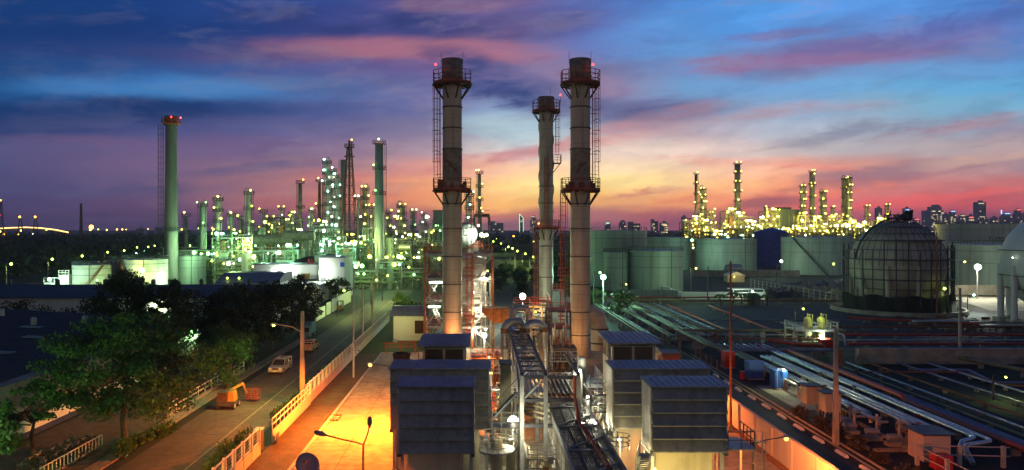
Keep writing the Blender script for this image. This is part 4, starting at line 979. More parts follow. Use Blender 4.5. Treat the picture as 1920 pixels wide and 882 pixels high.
tree(-36.2, 105, 9.6, 3.6, 'dark full tree between rounded tree and pickup trucks', 'leaf_dark', 8000, .36, trunk=.22, seed=16, clumps=60, rz=4.6, flat=.8)
tree(-72, 116, 8.4, 4.4, 'low brownish tree over the near warehouse roof', 'leaf_brown', 2600, .46, trunk=.2, seed=19, clumps=32, rz=2.8)
tree(-62, 120, 9.0, 4.0, 'low dark tree between the two warehouse roofs', 'leaf_dark', 2600, .46, trunk=.2, seed=21, clumps=32, rz=3.2)
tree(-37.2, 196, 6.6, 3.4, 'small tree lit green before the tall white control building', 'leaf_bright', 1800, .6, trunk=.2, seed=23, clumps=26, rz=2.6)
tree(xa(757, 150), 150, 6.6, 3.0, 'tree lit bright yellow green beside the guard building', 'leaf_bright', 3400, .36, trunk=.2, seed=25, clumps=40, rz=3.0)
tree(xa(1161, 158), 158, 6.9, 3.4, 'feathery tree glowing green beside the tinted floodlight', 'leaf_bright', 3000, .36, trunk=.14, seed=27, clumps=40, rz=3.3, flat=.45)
light(None, (xa(750, 144), 144, 6.5), 700, YGR, r=.2, name='lamp_light')

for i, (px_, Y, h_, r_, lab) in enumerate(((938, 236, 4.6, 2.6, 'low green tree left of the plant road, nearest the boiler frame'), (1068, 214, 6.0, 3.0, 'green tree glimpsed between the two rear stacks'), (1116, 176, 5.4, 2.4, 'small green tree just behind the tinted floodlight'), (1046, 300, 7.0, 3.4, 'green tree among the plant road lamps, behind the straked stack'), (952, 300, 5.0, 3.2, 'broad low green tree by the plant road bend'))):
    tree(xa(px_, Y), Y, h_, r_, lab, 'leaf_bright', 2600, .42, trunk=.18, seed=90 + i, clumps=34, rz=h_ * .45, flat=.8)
# shrubs and weeds along the verge
def shrub(x, y, h, r, label, m, n, seed, group):
    rs = np.random.RandomState(seed); t = T('shrub', label, 'shrub', (x, y, 0), group, True)
    q = rs.normal(size=(n, 3)); q /= np.linalg.norm(q, axis=1)[:, None]
    P = q * rs.uniform(.2, 1, n)[:, None] ** .5 * np.array([r, r, h * .5]) + np.array([0, 0, h * .5]); P += rs.normal(size=(n, 3)) * .1; P[:, 2] = np.abs(P[:, 2])
    o = link('foliage', leafmesh('foliage', P, M[m], seed, .26), t)
    mb = MB()
    for k in range(6): a = k * 1.05; mb.tube([(0, 0, 0), (r * .3 * math.cos(a), r * .3 * math.sin(a), h * .4), (r * .6 * math.cos(a), r * .6 * math.sin(a), h * .8)], [.03, .02, .01], 4)
    part(mb, 'stems', M['bark'], t)
for i in range(15):
    y = 72.5 + i * 2.9; x = -19.6 + R.uniform(-.3, .25); 
    shrub(x, y, R.uniform(.7, 1.5), R.uniform(.7, 1.1), 'low weedy shrub on the road side of the white fence', 'leaf', 320, 40 + i, 'shrubs along the white fence')
for i in range(5): shrub(-20.3 + R.uniform(-.5, .4), 57 + i * 2.1, R.uniform(1.0, 1.7), R.uniform(.8, 1.2), 'bushy shrub where the fence begins, near the satellite dish', 'leaf', 420, 60 + i, 'bushy shrubs at the fence start')
for i in range(6): shrub(-29.9 + R.uniform(-.4, .5) + i * .12, 62 + i * 1.5, R.uniform(.6, 1.5), R.uniform(.7, 1.0), 'leafy shrub at the road edge below the large spreading tree', 'leaf', 380, 70 + i, 'shrubs below the spreading tree')
for i in range(6): shrub(32.3 + R.uniform(-.4, .4), 57 + i * 3.6, R.uniform(.7, 1.3), R.uniform(.6, .9), 'scrubby brown bush behind the kerb blocks', 'leaf_brown', 300, 80 + i, 'bushes behind the kerb blocks')

# ------------------------------------------------------------------ warehouses
t = T('warehouse', 'dark roofed warehouse with stained concrete fascia and name plaque', 'warehouse', (-75, 60, 0))
mb = MB(); mb.box(-76, -41.0, 20, 98, 0, .5); part(mb, 'plinth', mat('dark_blue_plinth', (.03, .04, .12), .7), t)
mb = MB(); mb.box(-76, -41.1, 20.1, 97.9, .5, 1.6); part(mb, 'dado_wall', M['white_wall'], t)
mb = MB(); mb.box(-76, -41.25, 20.2, 97.8, 1.6, 2.7)
part(mb, 'window_band', mat('dim_window_band', (.07, .045, .035), .4), t)
for k in range(16):
    mb = MB(); y = 22 + k * 4.9; mb.box(-41.26, -41.12, y, y + .14, 1.6, 2.7); part(mb, 'mullion', M['concrete'], t)
mb = MB(); mb.box(-42.2, -40.7, 20, 98, 2.68, 5.45); part(mb, 'fascia', M['concrete'], t)
mb = MB(); ya, yb = 71.5, 75.6; mb.box(-40.7, -40.62, ya, yb, 4.35, 5.05); pl = part(mb, 'plaque', M['steel_dark'], t)
mb = MB(); mb.box(-40.62, -40.61, ya + .2, yb - .2, 4.45, 4.5); mb.box(-40.62, -40.61, ya + .2, yb - .2, 4.9, 4.95); part(mb, 'plaque_border', M['concrete_pale'], pl)
mb = MB()
n = 34
for (xa0, za0), (xb0, zb0) in (((-42.1, 5.5), (-75, 7.4)), ((-75, 7.4), (-112, 5.4))):
    mb.hexa([(xa0, 20, za0 - .15), (xa0, 110, za0 - .15), (xb0, 110, zb0 - .15), (xb0, 20, zb0 - .15)], [(xa0, 20, za0), (xa0, 110, za0), (xb0, 110, zb0), (xb0, 20, zb0)])
for k in range(58):
    y = 22 + k * 1.52; mb.hexa([(-42.1, y, 5.5), (-42.1, y + .12, 5.5), (-75, y + .12, 7.4), (-75, y, 7.4)], [(-42.1, y + .03, 5.56), (-42.1, y + .09, 5.56), (-75, y + .09, 7.46), (-75, y + .03, 7.46)])
part(mb, 'roof', mat('dark_roof_sheet', (.028, .028, .034), .7, 0, .3, .2, grime=.6), t)
for (x, y) in ((-58, 97), (-53.5, 101), (-49, 98), (-66, 103)):
    mb = MB(); z = 5.5 + (-42.1 - x) * .0578; mb.drum(x, y, z, z + .8, .35, 14, .25); part(mb, 'roof_vent', M['steel_grey'], t)
for (x, y) in ((-52.5, 88), (-57, 95.0), (-50, 78)):
    mb = MB(); z = 5.5 + (-42.1 - x) * .0578; mb.hexa([(x - 1.2, y - .7, z + .13), (x + 1.2, y - .7, z - .01), (x + 1.2, y + .7, z - .01), (x - 1.2, y + .7, z + .13)], [(x - 1.2, y - .7, z + .18), (x + 1.2, y - .7, z + .05), (x + 1.2, y + .7, z + .05), (x - 1.2, y + .7, z + .18)]); part(mb, 'skylight', M['tank'], t)
t = T('warehouse', 'long low warehouse with a dark roof in front of the white tanks', 'warehouse', (-75, 150, 0))
mb = MB(); mb.box(-130, -41, 143.5, 168, 0, 5.6); part(mb, 'wall', M['white_wall'], t)
mb = MB(); mb.prism([(142.6, 5.6), (155.5, 7.1), (169, 5.6), (169, 5.75), (155.5, 7.27), (142.6, 5.76)], -131, -40.4); part(mb, 'roof', mat('dark_long_roof_sheet', (.045, .048, .06), .6, 0, .3, .2, grime=.6), t)
for k in range(8):
    mb = MB(); x = -118 + k * 10; mb.drum(x, 155.5, 7.2, 8.1, .45, 14, .3); part(mb, 'roof_vent', M['steel_dark'], t)
t = T('shed', 'small green lit shed behind the spreading tree', 'shed', (-43, 104, 0))
mb = MB(); mb.box(-46.5, -41.6, 112, 122, 0, 4.2); part(mb, 'wall', M['white_wall'], t)
mb = MB(); mb.box(-47, -41, 111.5, 122.5, 4.2, 4.4); part(mb, 'roof', M['roof_blue'], t)
bulb(t, (-43, 111.3, 3.6), .14, 'green'); light(t, (-43, 110.9, 3.5), 500, GRN, r=.2)
light(None, (-62, 142.2, 3.4), 900, (.75, 1, .55), r=.3)

# ------------------------------------------------------------------ bicycles
def make_bike(frame_m, label, group):
    t = T('bicycle', label, 'bicycle', (0, 0, 0), group, True)
    for y in (-.52, .52):
        mb = MB(); P = [(0, y + .33 * math.cos(2 * PI * i / 16), .34 + .33 * math.sin(2 * PI * i / 16)) for i in range(17)]; mb.tube(P, .03, 5); w = part(mb, 'wheel', M['rubber'], t)
        mb = MB()
        for i in range(8): mb.bar((0, y, .34), (0, y + .31 * math.cos(i * PI / 4), .34 + .31 * math.sin(i * PI / 4)), .01)
        part(mb, 'spokes', M['steel_grey'], w)
    mb = MB(); A, B, C_, D, E_ = (0, -.52, .34), (0, -.12, .3), (0, -.24, .82), (0, .36, .8), (0, .52, .34)
    for p, q in ((A, B), (B, C_), (C_, D), (B, D), (A, C_), (D, E_)): mb.bar(p, q, .045)
    part(mb, 'frame', M[frame_m], t)
    mb = MB(); mb.box(-.07, .07, -.4, -.14, .86, .92); mb.bar((0, -.24, .8), (0, -.26, .88), .03); part(mb, 'saddle', M['rubber'], t)
    mb = MB(); mb.bar((-.28, .34, 1.0), (.28, .34, 1.0), .035); mb.bar((0, .36, .8), (0, .34, 1.0), .035); part(mb, 'handlebar', M['steel_grey'], t)
    mb = MB(); mb.box(-.17, .17, .42, .7, .78, 1.0); part(mb, 'basket', M['steel_dark'], t)
    return t
bk = make_bike('steel_dark', 'parked bicycle leaning in the near rack under the spreading tree', 'bicycles in the near rack')
bk2 = make_bike('rust', 'parked bicycle in the far row behind the white handrail', 'bicycles in the far row')
for i in range(16):
    o = bk if i == 0 else dup(bk); o.location = (-34.9 + R.uniform(-.3, .3) + (i % 2) * 1.2, 57.4 + i * .5, 0); o.rotation_euler = (R.uniform(-.1, .1), R.uniform(-.15, .15), PI / 2 + R.uniform(-.35, .35))
for i in range(16):
    o = bk2 if i == 0 else dup(bk2); o.location = (-32.6 + R.uniform(-.2, .2), 76 + i * .72, 0); o.rotation_euler = (R.uniform(-.1, .1), R.uniform(-.12, .12), PI / 2 + R.uniform(-.3, .3))
t = T('bicycle_rack', 'orange lit railing of hoops along the near bicycles', 'bicycle rack', (-33.0, 61, 0))
mb = MB(); mb.box(-33.1, -32.9, 56, 65.3, 0, .12); part(mb, 'base_rail', M['concrete'], t)
mb = MB(); mb.rail([(-33, 56, .12), (-33, 65.2, .12)], .85, .06, 0, .55); part(mb, 'hoops', M['white_paint'], t)
t = T('handrail', 'white steel handrail on a low wall before the far bicycles', 'railing', (-31.3, 80, 0))
mb = MB(); mb.box(-31.45, -31.15, 75, 99, 0, .35); part(mb, 'low_wall', M['concrete'], t)
mb = MB(); mb.rail([(-31.3, 75, .35), (-31.3, 99, .35)], 1.0, .07, 1, 2.0); part(mb, 'rail', M['white_paint'], t)

# ------------------------------------------------------------------ vehicles
def add_wheel(t, x, y, r=.36, w=.24):
    mb = MB(); mb.cyl((x - w / 2, y, r), (x + w / 2, y, r), r, n=18); wl = part(mb, 'wheel', M['rubber'], t)
    mb = MB(); s = 1 if x > 0 else -1; mb.cyl((x + s * w * .3, y, r), (x + s * (w / 2 + .015), y, r), r * .6, n=14); part(mb, 'rim', M['steel_grey'], wl)
def pickup(label, m):                               # nose towards -y
    t = T('pickup_truck', label, 'pickup truck', (0, 0, 0), 'vehicles parked along the road', True)
    W = .88
    mb = MB(); mb.prism([(-2.55, .38), (-2.55, .78), (-2.4, .98), (-1.3, 1.08), (-1.25, 1.08), (-1.25, .36)], -W, W)
    mb.prism([(-1.25, .36), (-1.25, 1.08), (.75, 1.08), (.75, .36)], -W, W)
    mb.box(-W, W, .76, 2.5, .42, .62); mb.box(-W, -W + .1, .76, 2.5, .62, 1.08); mb.box(W - .1, W, .76, 2.5, .62, 1.08); mb.box(-W, W, 2.42, 2.52, .5, 1.08); mb.box(-W + .1, W - .1, .76, .84, .62, 1.08)
    part(mb, 'body', M[m], t)
    mb = MB(); b = [(-W + .03, -1.2, 1.08), (W - .03, -1.2, 1.08), (W - .03, .72, 1.08), (-W + .03, .72, 1.08)]; q = [(-W + .2, -.45, 1.68), (W - .2, -.45, 1.68), (W - .2, .55, 1.68), (-W + .2, .55, 1.68)]
    mb.hexa(b, q); part(mb, 'window_glass', M['glass'], t)
    mb = MB(); mb.hexa([(x, y, 1.66) for x, y, z in q], [(-W + .26, -.38, 1.76), (W - .26, -.38, 1.76), (W - .26, .5, 1.76), (-W + .26, .5, 1.76)])
    for i in range(4): mb.bar(b[i], q[i], .09)
    for s in (-1, 1): mb.bar((s * (W - .03), -.3, 1.08), (s * (W - .19), -.1, 1.68), .08)
    part(mb, 'cab_roof', M[m], t)
    for x in (-.66, .66): mb = MB(); mb.box(x - .17, x + .17, -2.57, -2.48, .72, .88); part(mb, 'headlight', M['white_paint'], t)
    mb = MB(); mb.box(-.42, .42, -2.58, -2.5, .7, .88); part(mb, 'grille', M['rubber'], t)
    mb = MB(); mb.box(-.9, .9, -2.66, -2.5, .4, .6); part(mb, 'bumper', M['car_silver'], t)
    mb = MB(); mb.box(-.2, .2, -2.68, -2.655, .44, .56); part(mb, 'number_plate', M['white_paint'], t)
    mb = MB()
    for s in (-1, 1): mb.bar((s * .8, 1.0, 1.08), (s * .8, 1.0, 1.65), .06); mb.bar((s * .8, 2.4, 1.08), (s * .8, 2.4, 1.6), .06); mb.bar((s * .8, 1.0, 1.62), (s * .8, 2.4, 1.6), .06)
    mb.bar((-.8, 1.0, 1.65), (.8, 1.0, 1.65), .06); mb.bar((-.8, 2.4, 1.6), (.8, 2.4, 1.6), .06); part(mb, 'roll_bar', M['white_paint'], t)
    for x in (-.8, .8):
        for y in (-1.65, 1.5): add_wheel(t, x, y)
        mb = MB(); mb.box(x * 1.2 - .1, x * 1.2 + .1, -1.0, -.85, 1.08, 1.25); part(mb, 'wing_mirror', M['rubber'], t)
    return t
o = pickup('silver pickup truck parked under the trees, nose towards the camera', 'car_silver'); p = gp(525, 704); o.location = (p[0] - .6, p[1] + 2.6, .012); o.rotation_euler = (0, 0, R.uniform(-.02, .05))
o = pickup('champagne pickup truck parked behind the silver one, near the concrete lamp pole', 'car_gold'); p = gp(574, 663); o.location = (p[0], p[1] + 2.6, .012); o.rotation_euler = (0, 0, PI)
t = T('covered_truck', 'small teal covered truck parked farthest along the road', 'truck', (0, 0, 0), 'vehicles parked along the road', True)
mb = MB(); mb.prism([(-2.5, .4), (-2.55, 1.2), (-2.2, 1.9), (-1.0, 1.9), (-1.0, .4)], -.85, .85); part(mb, 'cab', M['car_blue'], t)
mb = MB(); mb.prism([(-2.56, 1.2), (-2.24, 1.85), (-2.18, 1.85), (-2.5, 1.2)], -.75, .75); part(mb, 'windscreen', M['glass'], t)
mb = MB(); mb.box(-.9, .9, -.95, 2.5, .7, 2.2); mb.prism([(-.95, 2.2), (-.7, 2.45), (2.3, 2.45), (2.5, 2.2)], -.8, .8); part(mb, 'cover', M['car_blue'], t)
for x in (-.75, .75):
    for y in (-1.8, 1.6): add_wheel(t, x, y, .38)
p = gp(577, 632); t.location = (p[0], p[1], .012)

# boom lift
p = gp(437, 765); bx, by = p[0], p[1]
t = T('boom_lift', 'yellow boom lift with folded arm and orange basket parked at the road edge', 'boom lift', (bx, by, 0), None, True)
mb = MB(); mb.box(-1.0, 1.0, -1.2, 1.2, .45, .85); part(mb, 'chassis', M['steel_dark'], t)
for x in (-.95, .95):
    for y in (-.9, .9): add_wheel(t, x, y, .46, .34)
mb = MB(); mb.hexa([(-1.15, -.9, .9), (.2, -1.0, .9), (.2, 1.0, .9), (-1.15, .9, .9)], [(-1.1, -.85, 2.05), (.1, -.95, 2.15), (.1, .95, 2.15), (-1.1, .85, 2.05)]); part(mb, 'turret', mat('brown_cover', (.09, .065, .05), .7), t)
mb = MB(); mb.hexa([(.22, -.85, .95), (.95, -.75, .95), (.95, .75, .95), (.22, .85, .95)], [(.22, -.8, 2.2), (.8, -.7, 2.15), (.8, .7, 2.15), (.22, .8, 2.2)]); part(mb, 'engine_cover', M['yellow'], t)
mb = MB(); mb.bar((-.2, 1.1, 1.9), (.9, 2.9, 2.5), .28); mb.bar((.9, 2.9, 2.5), (1.3, 3.3, 1.1), .2); part(mb, 'boom_arm', M['yellow'], t)
mb = MB()
for z in (.5, 1.0, 1.6):
    for a, b in (((1.2, 3.0), (2.8, 3.0)), ((2.8, 3.0), (2.8, 4.0)), ((2.8, 4.0), (1.2, 4.0)), ((1.2, 4.0), (1.2, 3.0))): mb.bar((*a, z), (*b, z), .07)
for k in range(5): mb.bar((1.2 + k * .4, 3.0, .4), (1.2 + k * .4, 3.0, 1.6), .06); mb.bar((1.2 + k * .4, 4.0, .4), (1.2 + k * .4, 4.0, 1.6), .06)
mb.box(1.2, 2.8, 3.0, 4.0, .38, .45); part(mb, 'basket', M['derrick'], t)
t.scale = (.84, .84, .84); t.location.x -= .5

# ------------------------------------------------------------------ fence between the road and the yard
def fence_run(xf, y0, y1, label, gap=2.15):
    t = T('fence', label, 'fence', (xf, (y0 + y1) / 2, 0), 'white boundary fence')
    mb = MB(); mb.box(xf - .1, xf + .1, y0, y1, 0, .95); part(mb, 'base_wall', M['wallpaint'], t)
    n = max(1, int(round((y1 - y0) / gap)))
    for k in range(n + 1):
        y = y0 + (y1 - y0) * k / n; mb = MB(); mb.box(xf - .13, xf + .13, y - .11, y + .11, 0, 2.3); part(mb, 'post', M['wallpaint'], t)
    mb = MB(); mb.box(xf - .05, xf + .05, y0, y1, 2.15, 2.25); mb.box(xf - .05, xf + .05, y0, y1, 1.02, 1.1); part(mb, 'rail', M['white_paint'], t)
    mb = MB(); y = y0
    while y < y1: mb.bar((xf, y, .95), (xf, y, 2.2), .02); y += .36
    for z in (1.35, 1.62, 1.9): mb.bar((xf, y0, z), (xf, y1, z), .02)
    part(mb, 'mesh_panel', M['steel_grey'], t)
fence_run(-18.55, 79.5, 152, 'long white fence with wall base between the road and the orange yard')
fence_run(-18.55, 50, 62.6, 'short near end of the white fence with brown mesh')
t = T('sliding_gate', 'solid white sliding gate panel across the yard entrance', 'gate', (-18.2, 71, 0))
mb = MB(); mb.box(-18.25, -18.15, 65.4, 80, .15, 1.25); part(mb, 'panel', M['wallpaint'], t)
mb = MB(); mb.rail([(-18.2, 65.4, 1.25), (-18.2, 80, 1.25)], 1.05, .07, 1, 1.3); part(mb, 'frame', M['white_paint'], t)
mb = MB(); mb.box(-17.9, -17.84, 65.5, 66.4, .1, .9); part(mb, 'stop_frame', M['steel_dark'], t)
t = T('gate_post', 'grey gate motor cabinet in the fence opening', 'cabinet', (-19, 64.2, 0)); mb = MB(); mb.box(-19.3, -18.7, 63.8, 64.6, 0, 1.7); part(mb, 'body', M['steel_dark'], t); mb = MB(); mb.box(-19.35, -18.65, 63.75, 64.65, 1.7, 1.78); part(mb, 'cap', M['steel_grey'], t)
p = gp(620, 790); t = T('barrier_frame', 'small black and yellow striped barrier frame lying on the yard', 'barrier', (p[0], p[1], 0))
for k, (a, b) in enumerate((((-.7, 0), (.7, 0)), ((-.7, 2.0), (.7, 2.0)), ((-.7, 0), (-.7, 2.0)), ((.7, 0), (.7, 2.0)))):
    for j in range(8):
        f, f2 = j / 8, (j + 1) / 8; mb = MB(); A = Vector((p[0] + a[0], p[1] + a[1], .1)); B = Vector((p[0] + b[0], p[1] + b[1], .1)); mb.bar(A.lerp(B, f), A.lerp(B, f2), .12); part(mb, 'striped_bar', M['rubber' if j % 2 else 'yellow'], t)

# ------------------------------------------------------------------ poles and street lamps
def arm_lamp(px_p, py_b, h, px_l, label, kind, e, color, post='concrete_pole', rw=.2, z_l=None, r_=.16, group='street lamps near the road', lit=True, sq=True):
    p = gp(px_p, py_b); Y = p[1]; lx = xa(px_l, Y)
    t = T('street_lamp', label, 'street lamp', (p[0], Y, 0), group)
    mb = MB()
    if sq: mb.hexa([(p[0] - rw, Y - rw, 0), (p[0] + rw, Y - rw, 0), (p[0] + rw, Y + rw, 0), (p[0] - rw, Y + rw, 0)], [(p[0] - rw * .65, Y - rw * .65, h), (p[0] + rw * .65, Y - rw * .65, h), (p[0] + rw * .65, Y + rw * .65, h), (p[0] - rw * .65, Y + rw * .65, h)])
    else: mb.cyl((p[0], Y, 0), (p[0], Y, h), rw, rw * .6, 10)
    part(mb, 'post', M[post], t)
    zl = z_l or h - .2; s = 1 if lx > p[0] else -1
    mb = MB(); mb.tube([(p[0], Y, zl - .9), (p[0] + (lx - p[0]) * .35, Y, zl - .3), (lx - s * .25, Y, zl)], .06, 6); part(mb, 'arm', M['steel_grey'], t)
    mb = MB(); mb.hexa([(lx - .32, Y - .16, zl - .08), (lx + .32, Y - .16, zl - .08), (lx + .32, Y + .16, zl - .08), (lx - .32, Y + .16, zl - .08)], [(lx - .22, Y - .1, zl + .12), (lx + .22, Y - .1, zl + .12), (lx + .22, Y + .1, zl + .12), (lx - .22, Y + .1, zl + .12)]); part(mb, 'lamp_head', M['steel_grey'], t)
    if lit:
        bulb(t, (lx, Y - .02, zl - .1), r_, kind)
        light(t, (lx, Y, zl - .15 - r_ * 1.4), e, color, aim=(lx, Y, 0), angle=164, blend=.3, r=r_)
    return t
arm_lamp(567, 765, 10.2, 513, 'tall square concrete lamp post with a yellow green lamp reaching over the road', 'ygreen', 5200, (.85, 1, .3), rw=.24, z_l=8.85)
arm_lamp(663, 708, 13.8, 668, 'very thin tall grey pole standing by the white fence', 'ygreen', 0, YGR, 'steel_grey', .14, lit=False, sq=False)
for px_, py_, h_, lab in ((680, 646, 9.6, 'wooden brown utility pole, nearer of the pair beyond the white fence'), (698, 633, 9.8, 'wooden brown utility pole, farther of the pair beyond the white fence')):
    p = gp(px_, py_); t = T('utility_pole', lab, 'pole', (p[0], p[1], 0)); mb = MB(); mb.cyl((p[0], p[1], 0), (p[0], p[1], h_), .2, .14, 10); part(mb, 'post', M['concrete_pole'], t)
    mb = MB(); mb.bar((p[0] - .6, p[1], h_ - .5), (p[0] + .6, p[1], h_ - .5), .1); part(mb, 'crossarm', M['bark'], t)
# sodium lamp over the yard
Y = 70.5; lx, _, lz = wp(694, 683, Y); px_ = xa(733, Y)
t = T('yard_lamp', 'glowing sodium lamp on a thin arm over the orange concrete yard', 'lamp', (px_ + .4, Y, 0))
mb = MB(); mb.cyl((px_ + .4, Y, 0), (px_ + .4, Y, lz - .1), .08, n=8); part(mb, 'post', M['steel_grey'], t)
mb = MB(); mb.tube([(px_ + .4, Y, lz - .3), (lx + .9, Y, lz - .05), (lx + .2, Y, lz + .03)], .04, 6); part(mb, 'arm', M['steel_dark'], t)
mb = MB(); mb.hexa([(lx - .26, Y - .15, lz + .02), (lx + .26, Y - .15, lz + .02), (lx + .26, Y + .15, lz + .02), (lx - .26, Y + .15, lz + .02)], [(lx - .15, Y - .1, lz + .18), (lx + .15, Y - .1, lz + .18), (lx + .15, Y + .1, lz + .18), (lx - .15, Y + .1, lz + .18)]); part(mb, 'lamp_head', M['steel_grey'], t)
bulb(t, (lx, Y - .05, lz - .06), .17, 'orange'); light(t, (lx, Y - .05, lz - .42), 46000, (1, .17, .009), aim=(lx - .6, Y, 0), angle=168, blend=.25, r=.2)
# a second sodium lamp added out of view to light the near yard
Y2 = 47; t = T('yard_lamp', 'added unseen sodium lamp lighting the near yard beside the small louvred house', 'lamp', (-6.4, Y2, 0))
mb = MB(); mb.cyl((-6.2, Y2, 0), (-6.2, Y2, 3.0), .07, n=8); part(mb, 'post', M['steel_grey'], t)
bulb(t, (-6.6, Y2, 3.0), .14, 'orange'); light(t, (-6.9, Y2, 2.75), 1200, (1, .15, .006), aim=(-9, Y2 + 2, 0), angle=160, blend=.3, r=.2)
t = T('yard_lamp', 'unlit pale lamp on a curved arm beside the rusty flue drum', 'lamp', (xa(785, 78), 78, 0))
Y = 78; mb = MB(); mb.cyl((xa(785, Y), Y, 0), (xa(785, Y), Y, za(655, Y)), .07, n=8); part(mb, 'post', M['steel_orange'], t)
mb = MB(); mb.tube([(xa(785, Y), Y, za(655, Y)), (xa(778, Y), Y, za(645, Y)), (xa(744, Y), Y, za(639, Y))], .05, 6); part(mb, 'arm', M['steel_orange'], t)
mb = MB(); mb.ball((xa(741, Y), Y, za(639, Y)), .26, 10, 8, .8); part(mb, 'lamp_head', M['white_paint'], t)
# twin headed lamp close to the viewer
Y = 50; bx = xa(681, Y)
t = T('twin_street_lamp', 'unlit grey twin headed street lamp over the orange yard', 'street lamp', (bx, Y, 0))
mb = MB(); mb.cyl((bx, Y, 0), (bx, Y, za(834, Y)), .09, .07, 10); part(mb, 'post', M['steel_dark'], t)
for (hx, hy), mid in (((600, 813), (640, 823)), ((693, 792), (688, 815))):
    mb = MB(); yh = Y + (1.2 if hx > 680 else -.2)
    mb.tube([(bx, Y, za(834, Y)), (bx + (xa(mid[0], Y) - bx) * .3, Y, za(830, Y)), (xa(mid[0], Y), (Y + yh) / 2, za(mid[1], Y)), (xa(hx, yh), yh, za(hy, yh))], .055, 8); part(mb, 'arm', M['steel_dark'], t)
    mb = MB(); c = (xa(hx, yh), yh, za(hy, yh)); mb.ball(c, .2, 12, 8, .55); d = Vector((xa(hx, yh) - xa(mid[0], Y), 0, c[2] - za(mid[1], Y))).normalized()
    mb.tube([Vector(c) - d * .4, Vector(c) - d * .1, Vector(c) + d * .25, Vector(c) + d * .42], [.08, .17, .17, .07], 10); part(mb, 'lamp_head', M['dish'], t)
# satellite dish
c = Vector(wp(577, 872, 47)); t = T('satellite_dish', 'grey satellite dish with a small red mark, tilted over the yard entrance', 'satellite dish', (c.x, c.y, 0))
n_ = Vector((.45, -.55, .45)).normalized(); u_ = n_.cross(Vector((0, 0, 1))).normalized(); w_ = n_.cross(u_)
mb = MB(); rings = []
for rr, dd in ((0.01, -.2), (.35, -.16), (.6, -.08), (.78, 0), (.80, 0), (.78, .02), (.6, -.06), (.35, -.14), (.01, -.18)):
    rings.append([tuple(c + n_ * dd + u_ * rr * math.cos(2 * PI * k / 28) + w_ * rr * math.sin(2 * PI * k / 28)) for k in range(28)])
vs = [v for q in rings for v in q]; mb._add(vs, [(i * 28 + k, i * 28 + (k + 1) % 28, (i + 1) * 28 + (k + 1) % 28, (i + 1) * 28 + k) for i in range(len(rings) - 1) for k in range(28)], True)
part(mb, 'reflector', M['dish'], t)
mb = MB(); q = c + n_ * -.07 + u_ * .05; mb.bar(q - u_ * .1 - w_ * .25 + n_ * .02, q + u_ * .1 - w_ * .2 + n_ * .02, .07); part(mb, 'red_mark', M['red_paint'], t)
mb = MB(); mb.bar(c - n_ * .2, c - n_ * .2 + Vector((.1, .3, -.5)), .08); mb.cyl((c.x + .1, c.y + .4, 0), (c.x + .1, c.y + .4, c.z - .6), .05, n=8); part(mb, 'mast', M['steel_dark'], t)
# red barrier boom, guard building
t = T('red_gantry', 'red lattice pipe support across the far end of the yard', 'pipe support', (-11.5, 112, 0))
mb = MB(); a, b = (-14.4, 112.6, 1.6), (-9.6, 112.6, 1.9); mb.bar(a, b, .14); mb.bar((a[0], a[1], 1.0), (b[0], b[1], 1.2), .1)
for k in range(8): f = k / 8; x = a[0] + 4.8 * f; mb.bar((x, 112.6, 1.0), (x + .6, 112.6, 1.75), .06)
for x in (-14.2, -12, -9.8): mb.bar((x, 112.6, 0), (x, 112.6, 1.8), .12)
part(mb, 'truss', M['pipe_red'], t)
t = T('guard_building', 'small white guard building with a blue grey roof beside the lawn', 'building', (-11.8, 128, 0))
mb = MB(); mb.box(-14.6, -8.9, 126, 132, 0, 4.2); part(mb, 'wall', M['white_wall'], t)
mb = MB(); mb.hexa([(-15.2, 125.2, 4.2), (-8.5, 125.2, 4.2), (-8.5, 133, 4.2), (-15.2, 133, 4.2)], [(-14.9, 128.5, 5.6), (-8.6, 128.5, 5.6), (-8.6, 129.5, 5.6), (-14.9, 129.5, 5.6)]); part(mb, 'roof', M['roof_blue'], t)
mb = MB(); mb.box(-11.0, -9.3, 125.95, 126.02, 1.2, 3.4); part(mb, 'window', M['glass'], t)
light(t, (-13.5, 121.5, 4.5), 350, YGR, r=.2)
# low white roadside wall with forklifts and a container
t = T('roadside_wall', 'low white wall with openings along the far bend of the road', 'wall', (-36, 172, 0))
mb = MB(); mb.box(-33.6, -33.35, 152, 161, 0, 2.3); mb.box(-33.6, -33.35, 163, 167, 0, 2.6); mb.box(-33.6, -33.35, 169, 193, 0, 2.9); part(mb, 'wall', M['white_wall'], t)
t = T('forklift', 'yellow forklift parked against the low white roadside wall', 'forklift', (-32.2, 172, 0)); mb = MB(); mb.box(-32.8, -31.6, 171, 173, .3, 1.2); part(mb, 'body', M['yellow'], t)
mb = MB(); mb.rail([(-32.8, 171, 1.2), (-31.6, 171, 1.2), (-31.6, 173, 1.2), (-32.8, 173, 1.2)], 1.0, .1, 0, 1.2, True); part(mb, 'overhead_guard', M['steel_dark'], t)
mb = MB(); mb.bar((-32.6, 170.7, .2), (-32.6, 170.7, 2.4), .14); mb.bar((-31.8, 170.7, .2), (-31.8, 170.7, 2.4), .14); part(mb, 'mast', M['steel_dark'], t)
for x in (-32.7, -31.7):
    for y in (171.3, 172.7): mb = MB(); mb.cyl((x - .12, y, .3), (x + .12, y, .3), .3, n=12); part(mb, 'wheel', M['rubber'], t)
t = T('container', 'dull green pitched container behind the low white wall', 'container', (-38, 168, 0)); mb = MB(); mb.box(-40, -36.4, 163, 170, 0, 2.3); part(mb, 'body', M['white_wall'], t)
mb = MB(); mb.prismy([(-40.2, 2.3), (-38.2, 3.4), (-36.2, 2.3)], 162.8, 170.2); part(mb, 'roof', M['roof_blue'], t)

